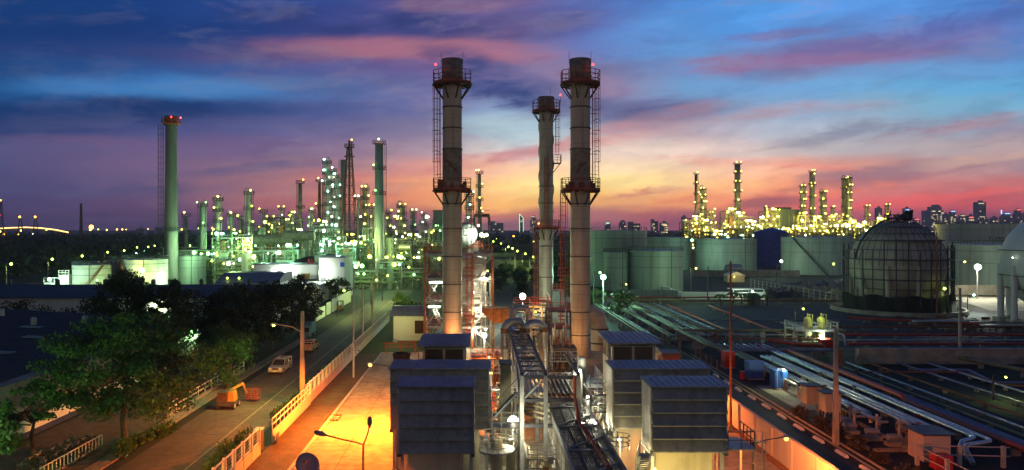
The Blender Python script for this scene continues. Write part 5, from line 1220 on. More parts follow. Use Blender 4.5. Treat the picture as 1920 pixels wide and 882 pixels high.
t = T('wall_lamp', 'green lamp on the warehouse wall beside the bright leaved tree', 'lamp', (-38.6, 51.5, 0)); mb = MB(); mb.bar((-40.6, 51.5, 3.6), (-38.8, 51.5, 3.6), .06); part(mb, 'arm', M['steel_dark'], t)
bulb(t, (-38.6, 51.5, 3.5), .12, 'green'); light(t, (-38.3, 50.9, 3.6), 900, (.5, 1, .4), r=.15)

# two street lamps added out of view to light the near road and trees
for x, y, k, e, c, lab, s_ in ((-19.4, 29, 'orange', 80000, (1, .22, .03), 'added unseen sodium lamp lighting the nearest stretch of road', -1), (-30.2, 31, 'green', 9500, (.62, 1, .30), 'added unseen mercury lamp lighting the trees by the near footpath', 1)):
    t = T('street_lamp', lab, 'street lamp', (x, y, 0)); mb = MB(); mb.cyl((x, y, 0), (x, y, 8.3), .12, .08, 8); part(mb, 'post', M['concrete_pole'], t)
    mb = MB(); mb.tube([(x, y, 8.0), (x + s_ * .8, y, 8.4), (x + s_ * 1.6, y, 8.5)], .05, 6); part(mb, 'arm', M['steel_grey'], t)
    bulb(t, (x + s_ * 1.7, y, 8.4), .15, k); light(t, (x + s_ * 1.7, y, 8.1), e, c, aim=(x - 2.2, y + 40, 0) if k == 'orange' else (x - 3, y + 30, 4), angle=30 if k == 'orange' else 80, blend=.6, r=.2)
for i, (x, y) in enumerate(((-24.6, 69), (-21.6, 82), (-25.8, 101))):
    mb = MB(); mb.cyl((x, y, .0), (x, y, .03), .42, n=20); mb.ring(x, y, .03, .036, .3, .34, 20); solo(mb, 'manhole_cover', M['steel_dark'], 'round dark manhole cover set in the road, %s from the camera' % ('first', 'second', 'third')[i], 'manhole cover', 'manhole covers in the road')
# ------------------------------------------------------------------ generic plant builders
def tank(px0, px1, ytop, ybot, label, m='tank', roof='tank_roof', rim=True, stair=0, cone=.5, group='storage tanks', cat='tank', stair_m='rust', band=True):
    Yf = H * F / (ybot - HY); hw = (px1 - px0) / 2 / F
    k = math.cos(math.atan(((px0 + px1) / 2 - CX) / F))
    r = hw * Yf / (1 - hw) * (.5 + .5 * k); yc = Yf + r; x = xa((px0 + px1) / 2, yc); zt = za(ytop, Yf)
    t = T('storage_tank', label, cat, (x, yc, 0), group)
    mb = MB(); mb.lathe(x, yc, [(r, 0), (r, zt)], 56); part(mb, 'shell', M[m], t)
    mb = MB(); mb.lathe(x, yc, [(r * 1.01, zt), (r * .5, zt + cone * .6), (.01, zt + cone)], 48); part(mb, 'roof', M[roof], t)
    if band:
        mb = MB()
        for f in (.86, .6): mb.ring(x, yc, zt * f - .06, zt * f + .06, r - .03, r + .1, 48)
        part(mb, 'wind_girder', M['steel_dark'], t)
    if rim:
        mb = MB(); n = 30; P = ring_pts(x, yc, r + .05, zt + .02, n, 0); mb.rail(P, 1.1, .1, 1, 3.5, True); part(mb, 'rim_railing', M['steel_dark'], t)
    if stair:
        mb = MB(); pv = None
        for i in range(25):
            f = i / 24; a = -PI / 2 + stair * (.15 + f * 1.0); z = .3 + (zt - .3) * (f if stair > 0 else f)
            q = [(x + rr * math.cos(a), yc + rr * math.sin(a), z + dz) for rr, dz in ((r + .05, -.2), (r + .85, -.2), (r + .85, .1), (r + .05, .1))]
            if pv: mb.hexa(pv, q)
            a1 = (x + (r + .85) * math.cos(a), yc + (r + .85) * math.sin(a))
            mb.bar((*a1, z), (*a1, z + 1.1), .07)
            if pv: mb.bar((*pa, pz + 1.1), (*a1, z + 1.1), .08)
            pv = q; pa = a1; pz = z
        part(mb, 'spiral_stair', M[stair_m], t)
    mb = MB(); a = -PI / 2 + .35; mb.bar((x + (r + .1) * math.cos(a), yc + (r + .1) * math.sin(a), 0), (x + (r + .1) * math.cos(a), yc + (r + .1) * math.sin(a), zt + 1.2), .16); part(mb, 'riser_pipe', M['steel_dark'], t)
    return t, x, yc, r, zt
def column(px, ytop, Y, w, label, m='chimney', plats=3, nl=4, lk='green', seed=0, style='dome', group='process columns', lr=.36, cat='column', taper=1.0, red_top=False, zlow=.42):
    rs = random.Random(seed); x = xa(px, Y); r = w / 2 * Y / F; zt = za(ytop, Y)
    t = T('process_column', label, cat, (x, Y, 0), group)
    mb = MB(); zb = zt - (r if style == 'dome' else 0)
    pr = [(r * taper, 0), (r * (1 + (taper - 1) * .5), zt * .45), (r, zb)]
    if style == 'dome': pr += [(r * math.cos(a), zb + r * .9 * math.sin(a)) for a in (.4, .8, 1.2, 1.55)]
    else: pr += [(r * .8, zt), (r * .8, zt - 1)]
    mb.lathe(x, Y, pr, 18)
    if style != 'dome': mb.disc(x, Y, zt - .8, r * .8, 16)
    part(mb, 'shell', M[m], t)
    zs = [zb - (zb * (1 - zlow)) * k / max(1, plats) for k in range(plats)]
    for k, z in enumerate(zs):
        mb = MB(); ro = r + max(1.1, r * .55); rr = r * taper if z < zt * .4 else r * (1 + (taper - 1) * .3)
        mb.ring(x, Y, z - .15, z, rr, ro, 12); P = ring_pts(x, Y, ro, z, 10); mb.rail(P, 1.3, .13, 1, 2, True); part(mb, 'platform', M['rail_red' if red_top and k == 0 else 'steel_dark'], t)
    mb = MB(); s = rs.choice((-1, 1)); ladder(mb, x + s * (r * taper + .5), Y - r * .4, 1, zb, .6, 1, 0, False, 2, .12, 0, -1)
    part(mb, 'ladder', M['steel_dark'], t)
    if style == 'dome':
        mb = MB(); mb.tube([(x, Y, zt - .3), (x, Y, zt + 1.2), (x - s * r * .8, Y - .2, zt + 1.7), (x - s * (r + .5), Y - .4, zt + .6), (x - s * (r + .6), Y - .4, zt * .3)], max(.16, r * .22), 8); part(mb, 'vapour_pipe', M['silver'], t)
    for k in range(nl):
        z = zs[k % len(zs)] + 1.6 if zs and k < len(zs) * 2 else rs.uniform(zlow * zt, zt); a = rs.uniform(-2.6, -.5)
        ro = r + 1.2; bulb(t, (x + ro * math.cos(a), Y + ro * math.sin(a), z), lr * rs.uniform(.75, 1.15), lk)
    return t
def unit(px0, px1, ytop, Y, depth, label, lk, nl, seed, m='steel_grey', lr=.32, vessels=3, group='process units', pipe='pipe_green', prof=None, cat='process unit'):
    rs = random.Random(seed); x0, x1 = xa(px0, Y), xa(px1, Y); zt = za(ytop, Y); w = x1 - x0
    t = T('process_unit', label, cat, ((x0 + x1) / 2, Y + depth / 2, 0), group)
    nx = max(2, int(round(w / 6.5))); ny = max(1, int(round(depth / 8)))
    hs = [zt * (prof[int(i * len(prof) / nx)] if prof else rs.uniform(.5, 1.0)) for i in range(nx)]
    if not prof: hs[rs.randrange(nx)] = zt
    mb = MB(); md = MB(); bw = max(.28, Y * .0011)
    for i in range(nx):
        a, b = x0 + w * i / nx, x0 + w * (i + 1) / nx; nz = max(1, int(hs[i] / 5.0))
        for j in range(ny + 1):
            y = Y + depth * j / ny
            mb.bar((a, y, 0), (a, y, hs[i]), bw); mb.bar((b - .3, y, 0), (b - .3, y, hs[i]), bw)
            for k in range(1, nz + 1):
                z = hs[i] * k / nz; mb.bar((a, y, z), (b, y, z), bw)
                if j == 0 and rs.random() < .4: mb.bar((a, y, z - hs[i] / nz), (b, y, z), bw * .7)
                if j == 0: mb.bar((a, y - .05, z + 1.1), (b, y - .05, z + 1.1), bw * .35)
        for k in range(1, nz + 1):
            z = hs[i] * k / nz
            if rs.random() < .8: md.box(a + .1, b - .4, Y + .1, Y + depth, z + .05, z + .15)
    part(mb, 'steel_frame', M[m], t); part(md, 'deck', M['deck_dark'], t) if md.v else None
    mb = MB()
    for k in range(int(16 + w * .9)):
        i = rs.randrange(nx); z = rs.uniform(1, hs[i]); a = x0 + w * i / nx; L_ = rs.uniform(3, 16); r = rs.uniform(.15, .42); y = Y + rs.uniform(-.8, 2)
        mb.tube([(a, y, max(0, z - rs.uniform(2, 9))), (a, y, z), (min(x1, a + L_), y, z), (min(x1, a + L_), y, max(0, z - rs.uniform(1, 6)))], r, 6)
    for k in range(int(8 + w * .55)):
        i = rs.randrange(nx); a = x0 + w * (i + rs.random()) / nx; y = Y + rs.uniform(-.6, 1); mb.cyl((a, y, 0), (a, y, hs[i] * rs.uniform(.5, 1.12)), rs.uniform(.14, .38), n=6)
    part(mb, 'pipework', M[pipe], t)
    for k in range(vessels):
        i = rs.randrange(nx); a = x0 + w * (i + .5) / nx; mb = MB()
        if rs.random() < .5:
            z = rs.uniform(2.5, max(3, hs[i] * .8)); r = rs.uniform(1.0, 1.8); L_ = rs.uniform(4, 8); y = Y + rs.uniform(-.5, 1.5)
            mb.cyl((a - L_ / 2, y, z), (a + L_ / 2, y, z), r, n=16)
        else:
            r = rs.uniform(.9, 1.8); y = Y + rs.uniform(-.5, 1.5); mb.drum(a, y, 0, hs[i] * rs.uniform(.45, 1.0), r, 16, r * .6)
        part(mb, 'vessel', M[rs.choice(['silver', 'tank', 'chimney', 'rust'])], t)
    for k in range(nl):
        i = rs.randrange(nx); a = x0 + w * (i + rs.random()) / nx; nz = max(1, int(hs[i] / 5.0)); z = hs[i] * rs.randint(1, nz) / nz + rs.choice((1.6, -.7))
        if rs.random() < .25: z = hs[i] + 1.8
        kk = lk if isinstance(lk, str) else rs.choice(lk)
        bulb(t, (a, Y - .9, max(1.5, z)), lr * rs.choice((.55, .7, .8, 1, 1.1, 1.9)), kk)
    return t

# ------------------------------------------------------------------ the plant beyond the warehouse
t, x, y, r, zt = tank(137, 207, 498, 546, 'squat white tank nearest the street lamps', 'tank_white', stair=.9, cone=.4)
bulb(t, (x + 6, y - r - 3, 3.5), .2, 'green'); light(t, (x + 5, y - r - 7, 4), 2600, (.62, 1, .55), r=.4)
t, x, y, r, zt = tank(231, 314, 488, 544, 'big white tank with a glaring lamp on its side', 'tank_white', stair=-.8, cone=.5)
p = wp(267, 507, y - r - 1.2); bulb(t, p, .75, 'ygreen'); light(t, (p[0], p[1] - 2.2, p[2] - .5), 2600, (.82, 1, .35), r=.5)
tank(203, 236, 488, 540, 'narrow white tank half hidden between the squat and the big white tanks', 'tank_white', stair=.7)
t, x, y, r, zt = tank(333, 386, 481, 536, 'stained white tank just beyond the tall concrete chimney', 'tank', cone=.4)
light(t, (x + 2, y - r - 6, 6), 1600, (.6, 1, .55), r=.3)
light(None, (xa(300, 226), 226, 5), 2000, (.72, 1, .5), r=.4)
t = T('white_blocks', 'blazing white plant block with railings beside the squat tank', 'plant block', (xa(115, 226), 226, 0))
mb = MB(); mb.box(xa(110, 226), xa(129, 226), 226, 231, 0, za(516, 226)); part(mb, 'tall_block', M['white_wall'], t)
mb = MB(); mb.box(xa(82, 226), xa(109, 226), 226, 231, 0, za(530, 226)); part(mb, 'low_block', M['white_wall'], t)
mb = MB(); mb.rail([(xa(82, 226), 226, za(530, 226)), (xa(109, 226), 226, za(530, 226))], 1.4, .12, 1, 1.2); mb.rail([(xa(110, 226), 226, za(516, 226)), (xa(129, 226), 226, za(516, 226))], 1.4, .12, 1, 1.2); part(mb, 'railing', M['white_paint'], t)
bulb(t, (xa(93, 224), 224, 3.6), .5, 'teal'); light(t, (xa(96, 220), 220, 4.5), 4500, (.6, 1, .72), r=.4)
# the tall concrete chimney
x, Y = xa(321, 246), 246
t = T('chimney', 'very tall pale concrete chimney with red beacons and a caged ladder', 'chimney', (x, Y, 0))
zt = za(219, Y); mb = MB(); mb.lathe(x, Y, [(2.35, 0), (2.1, zt * .3), (1.9, zt * .6), (1.8, zt - 3)], 36); part(mb, 'shaft', mat('old_chimney_concrete', (.21, .215, .20), .85, 0, .2, .35, c2=(.14, .145, .135), stretch=(1, 1, .15), streak=(.07, .06, .05, .5)), t)
mb = MB(); mb.lathe(x, Y, [(1.95, zt - 3), (2.15, zt - 2.6), (2.15, zt), (1.7, zt), (1.7, zt - 1)], 32); mb.disc(x, Y, zt - 1, 1.7, 30); part(mb, 'chimney_top', M['rust'], t)
mb = MB(); mb.ring(x, Y, zt - 2.5, zt - 2.3, 2.1, 3.0, 20); mb.rail(ring_pts(x, Y, 3.0, zt - 2.3, 12), 1.6, .14, 1, 2, True); part(mb, 'platform', M['rail_red'], t)
mb = MB(); ladder(mb, x - 2.9, Y - .3, 2, zt - 2.5, .7, 1, 0, True, 1.9, .1, -1, 0); part(mb, 'caged_ladder', M['steel_dark'], t)
mb = MB(); z = za(431, Y); mb.ring(x, Y, z - .5, z - .3, 2.2, 2.9, 24); mb.rail(ring_pts(x, Y, 2.9, z - .3, 12), 1.0, .1, 1, 2, True); part(mb, 'platform', M['steel_dark'], t)
for px_ in (307, 321, 334): bulb(t, (xa(px_, Y - 3), Y - 3 + abs(px_ - 321) * .15, za(222, Y)), .28, 'red', 'beacon')
light(t, (x + 4, Y - 13, 3), 1500, (.6, 1, .6), r=.4)

# columns and stacks, left to right across the far plant
column(349, 406, 300, 6, 'slim short column with a little flag arm beside the chimney', 'chimney', 2, 2, 'yellow', 31, 'flat')
column(380, 383, 290, 9, 'green lit column with one platform near its top, second from the chimney', 'chimney', 2, 3, 'green', 32)
column(409, 372, 295, 9, 'column wrapped in platforms and yellow lamps, third from the chimney', 'silver', 4, 5, 'yellow', 33)
column(434, 403, 300, 7, 'slim column with a ringed head, fourth from the chimney', 'chimney', 2, 2, 'yellow', 34)
column(467, 360, 305, 10, 'silver twin pipe column with a hooked pipe on top', 'silver', 3, 3, 'ygreen', 35)
column(494, 399, 310, 5, 'short plain grey vent stack', 'chimney', 1, 1, 'ygreen', 36, 'flat', group='vent stacks', cat='stack')
column(563, 344, 345, 7, 'dark ribbed stack standing alone above the drums', 'stack_top', 2, 1, 'orange', 37, 'flat', group='vent stacks', cat='stack')
column(599, 341, 350, 5, 'thin reddish stack with a wide foot', 'rust', 2, 2, 'yellow', 38, 'flat', taper=1.9, group='vent stacks', cat='stack')
column(613, 303, 318, 8, 'tallest silver column in the brightly lit cluster', 'silver', 6, 8, 'teal', 39)
column(623, 318, 322, 8, 'silver column close against the tallest lit column', 'silver', 6, 8, 'white', 40)
column(632, 330, 319, 7, 'shortest column of the brightly lit silver cluster', 'silver', 5, 7, 'teal', 41)
column(644, 300, 340, 10, 'smooth grey green stack between lit cluster and flare derrick', 'chimney', 0, 0, 'green', 42, 'flat', group='vent stacks', cat='stack')
column(684, 352, 335, 9, 'dark column with crown platform right of the flare derrick', 'stack_top', 5, 6, 'yellow', 43)
column(711, 270, 300, 15, 'tall thick pale green stack with red beacon ring', 'chimney', 3, 3, 'green', 44, 'flat', taper=1.35, red_top=True, group='vent stacks', cat='stack')
column(753, 384, 340, 11, 'lattice clad column dotted with yellow lamps by the grey stack', 'chimney', 5, 8, 'yellow', 45)
column(899, 326, 360, 6, 'slender chimney with red ring and yellow lamps behind the first big stack', 'chimney', 4, 5, 'yellow', 46, 'flat', red_top=True, group='vent stacks', cat='stack')
column(880, 366, 250, 6, 'slim column topped by three cold white lamps behind the big stack', 'silver', 4, 5, 'teal', 47, lr=.36)
# flare derrick
Y = 330; x = xa(655, Y); zt = za(268, Y); zb = 0
t = T('flare_derrick', 'tapering red steel lattice flare derrick with a lit tip', 'derrick', (x, Y, 0))
mb = MB(); wT, wB = .9, 4.0; n = 13
def dz(f): return wB + (wT - wB) * f
for sx in (-1, 1):
    for sy in (-1, 1): mb.bar((x + sx * wB, Y + sy * wB, 0), (x + sx * wT, Y + sy * wT, zt - 2), .36)
for k in range(n):
    f, f2 = k / n, (k + 1) / n; z, z2 = (zt - 2) * f, (zt - 2) * f2; a, b = dz(f), dz(f2)
    for (p, q) in (((-1, -1), (1, -1)), ((1, -1), (1, 1)), ((1, 1), (-1, 1)), ((-1, 1), (-1, -1))):
        mb.bar((x + p[0] * b, Y + p[1] * b, z2), (x + q[0] * b, Y + q[1] * b, z2), .2)
        mb.bar((x + p[0] * a, Y + p[1] * a, z), (x + q[0] * b, Y + q[1] * b, z2), .16); mb.bar((x + q[0] * a, Y + q[1] * a, z), (x + p[0] * b, Y + p[1] * b, z2), .16)
part(mb, 'lattice', M['derrick'], t)
mb = MB(); mb.cyl((x, Y, 0), (x, Y, zt + 1), .5, n=8); mb.cyl((x + 1.1, Y, zt - 3), (x + 1.1, Y, zt + .8), .3, n=8); part(mb, 'flare_pipe', M['steel_dark'], t)
mb = MB(); mb.ring(x, Y, zt - 2.2, zt - 1.9, .3, 2.2, 10); mb.ring(x, Y, zt - 6.2, zt - 5.9, .3, 2.4, 10); mb.rail(ring_pts(x, Y, 2.2, zt - 1.9, 8), 1.3, .14, 1, 2, True); part(mb, 'platform', M['derrick'], t)
bulb(t, (x + 1.1, Y - .3, zt + 1.3), .35, 'orange')
# process units
unit(338, 404, 470, 255, 10, 'low pipe rack unit crowded with pipes behind the chimney foot', ('green', 'teal', 'ygreen'), 12, 51, vessels=3)
unit(398, 474, 446, 292, 14, 'green lit frame unit left of the big horizontal drums', ('green', 'ygreen', 'teal'), 18, 52, vessels=4)
unit(405, 480, 478, 236, 9, 'brown lit unit of frames behind the low blue roofed annex', ('ygreen', 'yellow', 'white'), 12, 53, vessels=4)
unit(474, 548, 420, 300, 14, 'dark framed unit carrying rows of drums before the ribbed stack', ('yellow', 'ygreen'), 15, 54, 'steel_dark', vessels=6)
unit(500, 606, 408, 338, 16, 'tall ragged unit around the ribbed dark stack', ('yellow', 'ygreen', 'white'), 22, 55, 'steel_dark', vessels=6)
unit(478, 560, 470, 248, 9, 'bright braced frame over the white control building', ('green', 'teal', 'white'), 15, 56, vessels=2)
unit(556, 668, 466, 252, 10, 'teal lit pipe frames right behind the tall white building', ('teal', 'green', 'white'), 24, 57, vessels=4)
unit(600, 664, 430, 300, 14, 'bright silver frames at the foot of the lit column cluster', ('teal', 'white', 'green'), 20, 58, vessels=4)
unit(656, 704, 428, 310, 14, 'yellow lit frames below the flare derrick', ('yellow', 'ygreen', 'green'), 16, 59, vessels=3)
unit(664, 800, 492, 232, 9, 'long low green pipe rack crossing behind the road end', ('ygreen', 'green', 'teal'), 16, 60, vessels=2)
unit(690, 772, 446, 318, 14, 'dim frames with scattered white lamps beside the thick pale stack', ('ygreen', 'white', 'green'), 18, 61, 'steel_dark', vessels=4)
unit(735, 812, 412, 400, 16, 'distant yellow sparkling unit left of the first big stack', ('yellow', 'ygreen', 'white'), 34, 62, lr=.5, vessels=4)
unit(776, 832, 430, 330, 12, 'frame unit with white lamps directly behind the first big stack', ('yellow', 'white', 'green'), 16, 63, vessels=3)
unit(862, 918, 402, 215, 10, 'rust red frame unit above the boiler frame', ('yellow', 'ygreen'), 7, 64, 'steel_orange', vessels=2, lr=.25)
for i, (a, b, c_, Y, lab) in enumerate(((400, 470, 455, 380, 'hazy background frames behind the green lit column'), (455, 520, 448, 400, 'hazy background frames behind the silver twin pipe column'), (540, 600, 436, 410, 'hazy background frames between ribbed and reddish stacks'), (600, 700, 440, 420, 'hazy background frames behind the flare derrick foot'), (690, 760, 432, 430, 'hazy background frames right of the thick pale stack'), (560, 640, 424, 290, 'tall pipe frames hugging the lit silver cluster'), (640, 700, 452, 268, 'pipe frames before the flare derrick foot'))):
    unit(a, b, c_, Y, 12, lab, ('yellow', 'ygreen', 'green', 'white'), 16, 130 + i, 'steel_grey', vessels=3, lr=.36)
for i, (px_, yt, w, Y) in enumerate(((528, 392, 4, 340), (548, 402, 6, 320), (585, 396, 5, 335), (672, 372, 5, 330), (697, 388, 6, 345), (728, 398, 5, 360), (775, 396, 6, 390), (795, 402, 5, 380), (508, 410, 6, 315), (452, 410, 4, 310))):
    column(px_, yt, Y, w, 'slim filler column of the crowded plant, %s in order from the tall chimney' % 'third fourth fifth sixth seventh eighth ninth tenth second first'.split()[i], ('chimney', 'silver', 'stack_top')[i % 3], 2 + i % 3, 3 + i % 3, ('yellow', 'ygreen', 'green', 'white')[i % 4], 150 + i, group='slim columns of the crowded plant')
for px_, Y, e, c in ((420, 285, 14000, (.35, 1, .4)), (510, 240, 9000, (.4, 1, .5)), (620, 305, 22000, (.35, 1, .65)), (640, 246, 9000, (.35, 1, .6)), (580, 330, 16000, (.6, 1, .4)), (711, 290, 9000, (.45, 1, .45)), (560, 243, 7000, (.35, 1, .5)), (690, 240, 6000, (.4, 1, .4)), (450, 232, 5000, (.6, 1, .3)), (690, 300, 9000, YGR), (760, 310, 12000, YGR), (365, 248, 6000, GRN), (470, 295, 9000, YGR), (730, 226, 5000, GRN)):
    light(None, (xa(px_, Y), Y - 6, 13), e * .95, c, r=.6)
for k, (px_, py_, w_) in enumerate(((515, 450, 72), (560, 442, 60))):
    Y = 285; t = T('horizontal_drum', ['long dark horizontal drum on saddles before the ragged unit', 'second dark horizontal drum, farther along the ragged unit'][k], 'drum', (xa(px_, Y), Y, 0)); c = wp(px_, py_, Y); L_ = w_ * Y / F
    mb = MB(); mb.cyl((c[0] - L_ / 2, Y, c[2]), (c[0] + L_ / 2, Y, c[2]), 2.0, n=20); part(mb, 'shell', M['stack_top'], t)
    for s in (-.3, .3): mb = MB(); mb.box(c[0] + L_ * s - .5, c[0] + L_ * s + .5, Y - 1, Y + 1, 0, c[2] - 1); part(mb, 'saddle', M['concrete'], t)
# pale green block beside the first stack
t = T('plant_block', 'plain pale green block half hidden by the first big stack', 'plant block', (xa(822, 420), 425, 0)); mb = MB(); mb.box(xa(812, 420), xa(834, 420), 420, 432, 0, za(396, 420)); part(mb, 'wall', M['tank'], t); mb = MB(); mb.box(xa(812, 420) - .2, xa(834, 420) + .2, 419.7, 432, za(396, 420), za(396, 420) + .5); part(mb, 'roof_edge', M['steel_dark'], t)

# white control buildings
t = T('control_building', 'tall plain white control building with a lit corner and outside stair', 'building', (-39.7, 206, 0))
mb = MB(); mb.box(xa(598, 200), xa(646, 200), 200, 213, 0, za(484, 200)); part(mb, 'wall', M['white_wall'], t)
mb = MB(); mb.box(xa(598, 200) - .2, xa(646, 200) + .2, 199.8, 213.2, za(484, 200), za(484, 200) + .3); part(mb, 'parapet', M['tank_roof'], t)
x = xa(606, 200); mb = MB(); mb.box(x - .6, x + .6, 199.9, 200.02, 4.6, 7.0); part(mb, 'door', M['steel_grey'], t)
mb = MB(); x0_, x1_ = xa(600, 200), xa(618, 200); mb.box(x0_, x1_, 198.4, 200, 4.4, 4.55); mb.rail([(x0_, 198.4, 4.55), (x1_, 198.4, 4.55)], 1.1, .09, 1, .9)
for k in range(12): f = k / 12; mb.box(x1_ + 3.6 * f, x1_ + 3.6 * f + .35, 198.4, 199.6, 4.4 * (1 - f) - .1, 4.4 * (1 - f))
mb.bar((x1_, 198.4, 5.5), (x1_ + 3.7, 198.4, 1.1), .09); part(mb, 'stair', M['steel_dark'], t)
mb = MB(); x = xa(642, 200); mb.box(x - .6, x + .6, 199.88, 200, 8.6, 9.8); part(mb, 'wall_sign', M['blue_paint'], t)
mb = MB(); x = xa(611, 200); mb.box(x - 1.8, x + 1.8, 199.9, 200, .1, 3.4); part(mb, 'garage_door', M['steel_grey'], t)
bulb(t, (xa(602, 199), 199.3, 8.1), .3, 'white'); light(t, (xa(602, 199), 197.8, 7.7), 1900, (.85, 1, .8), r=.3)
t = T('control_annex', 'long white two level annex with bright wall lamp and walkway', 'building', (-55, 210, 0))
mb = MB(); mb.box(xa(475, 205), xa(597, 205), 205, 214, 0, za(497, 205)); part(mb, 'wall', M['white_wall'], t)
mb = MB(); mb.box(xa(475, 205) - .2, xa(597, 205), 204.8, 214.2, za(497, 205), za(497, 205) + .3); part(mb, 'parapet', M['tank_roof'], t)
mb = MB(); x0_, x1_ = xa(512, 205), xa(598, 205); mb.box(x0_, x1_, 203.4, 205, 4.9, 5.05); mb.rail([(x0_, 203.4, 5.05), (x1_, 203.4, 5.05)], 1.1, .09, 2, 1.6); part(mb, 'walkway', M['steel_dark'], t)
x = xa(514, 205); mb = MB(); mb.box(x - .7, x + .7, 204.9, 205.02, 5.1, 7.9); part(mb, 'lit_doorway', E['tube'], t)
x = xa(536, 204); bulb(t, (x, 204.2, 8.0), .32, 'white'); light(t, (x, 202.9, 7.6), 1700, (.85, 1, .82), r=.3)
mb = MB(); x = xa(572, 203.6); mb.box(x - 1.2, x + 1.2, 203.6, 204.6, 5.1, 6.6); part(mb, 'yellow_cabinet', M['yellow'], t)
t = T('annex_hall', 'low ribbed hall with blue grey pitched roof in front of the white annex', 'hall', (-62, 192, 0))
mb = MB(); mb.box(xa(404, 188), xa(520, 188), 188, 200, 0, 5.1); part(mb, 'wall', M['white_wall'], t)
mb = MB(); mb.prism([(187.4, 5.1), (196, 7.3), (203, 7.3), (203, 5.1)], xa(404, 188) - .3, xa(520, 188)); part(mb, 'roof', M['tank_roof'], t)
mb = MB()
for k in range(26): x = xa(404, 188) + .4 + k * .6; mb.box(x, x + .12, 187.93, 188.02, .2, 5.0)
part(mb, 'wall_ribs', M['white_wall'], t)
for px_ in (425, 447): bulb(t, (xa(px_, 189), 189.5, 6.3), .25, 'ygreen')
t = T('loading_bay', 'white loading bay block with a dark opening and yellow machine light', 'building', (-48, 190, 0))
mb = MB(); mb.box(xa(522, 187), xa(597, 187), 187, 203, 0, 4.6); part(mb, 'wall', M['white_wall'], t)
x = xa(572, 187); mb = MB(); mb.box(x - 1.3, x + 1.3, 186.9, 187.02, .1, 3.6); part(mb, 'opening', M['glass'], t)
light(t, (x - 1, 184, 2.8), 700, (1, .95, .4), r=.2); bulb(t, (x - .4, 186.5, 3.9), .14, 'yellow')
# truncated roof hall with red cones
t = T('curved_roof_hall', 'dark curved roof hall behind the white annex', 'hall', (xa(575, 222), 225, 0))
mb = MB(); mb.prismy([(xa(560, 222), 0)] + [(xa(560 + 38 * k / 8, 222), za(488 - 9 * math.sin(PI * .55 * k / 8), 222)) for k in range(9)] + [(xa(598, 222), 0)], 216, 232); part(mb, 'roof', M['steel_dark'], t)
for px_ in (574, 580): mb = MB(); x = xa(px_, 203); mb.cyl((x, 206, za(497, 205) + .3), (x, 206, za(486, 205)), .45, .15, 10); part(mb, 'red_vent', M['red_paint'], t)

# street lamps of the far roads
def far_lamp(px, py, h, kind, e, label, group, r_=.34, post='steel_dark', arm=1.4, lightc=YGR):
    Y = (H - h) * F / (py - HY); x = xa(px, Y)
    t = T('street_lamp', label, 'street lamp', (x, Y, 0), group)
    mb = MB(); mb.cyl((x - arm, Y, 0), (x - arm, Y, h + .2), .13, .09, 8); part(mb, 'post', M[post], t)
    mb = MB(); mb.tube([(x - arm, Y, h - .5), (x - arm * .4, Y, h), (x, Y, h + .15)], .06, 5); part(mb, 'arm', M[post], t)
    bulb(t, (x, Y, h - .05), r_, kind)
    if e: light(t, (x, Y, h - .1 - r_ * 1.5), e, lightc, aim=(x, Y, 0), angle=168, blend=.3, r=r_)
ords = ['nearest', 'second', 'third', 'fourth', 'fifth', 'sixth', 'seventh', 'eighth', 'ninth', 'tenth']
for i, (a, b) in enumerate(((21, 495), (98, 486), (154, 480), (202, 473), (233, 470), (257, 464), (278, 463), (290, 461))):
    far_lamp(a, b, 9, 'ygreen', 2500 if i < 4 else 0, 'yellow green street lamp on the dark field road, %s from the picture edge' % ords[i], 'street lamps on the field road', .36)
for i, (a, b) in enumerate(((255, 476), (271, 471))): far_lamp(a, b, 7, 'teal', 0, ['bright cold lamp just above the white tanks', 'small cold lamp above the white tanks, beside the bright one'][i], 'cold lamps over the tanks', .5 - .2 * i)
for i, (a, b) in enumerate(((1000, 482), (985, 476), (970, 471), (961, 466), (953, 463), (940, 457), (925, 453), (930, 448))):
    far_lamp(a, b, 8, 'ygreen', 4500 if i < 6 else 6000, 'yellow green street lamp along the plant road, %s of its row' % ords[i], 'street lamps on the plant road', .34 + .04 * i, 'concrete_pole')
for i, (a, b, h, k) in enumerate(((645, 545, 5.6, 'ygreen'), (706, 525, 6.2, 'yellow'), (727, 517, 6.6, 'yellow'), (706, 487, 8.4, 'ygreen'), (672, 497, 8, 'yellow'))):
    far_lamp(a, b, h, k, 2400, 'glowing lamp post at the far end of the public road, ' + ['low among the small trees', 'beside the road bend', 'tall one past the bend', 'highest, over the pipe rack', 'at the white building corner'][i], 'lamp posts at the road end', .24)
far_lamp(1001, 453, 9, 'yellow', 0, 'lone yellow lamp far out between the two rear stacks', None, .5)
far_lamp(963, 443, 8, 'orange', 0, 'orange lamp far out on the green field', None, 1.1)

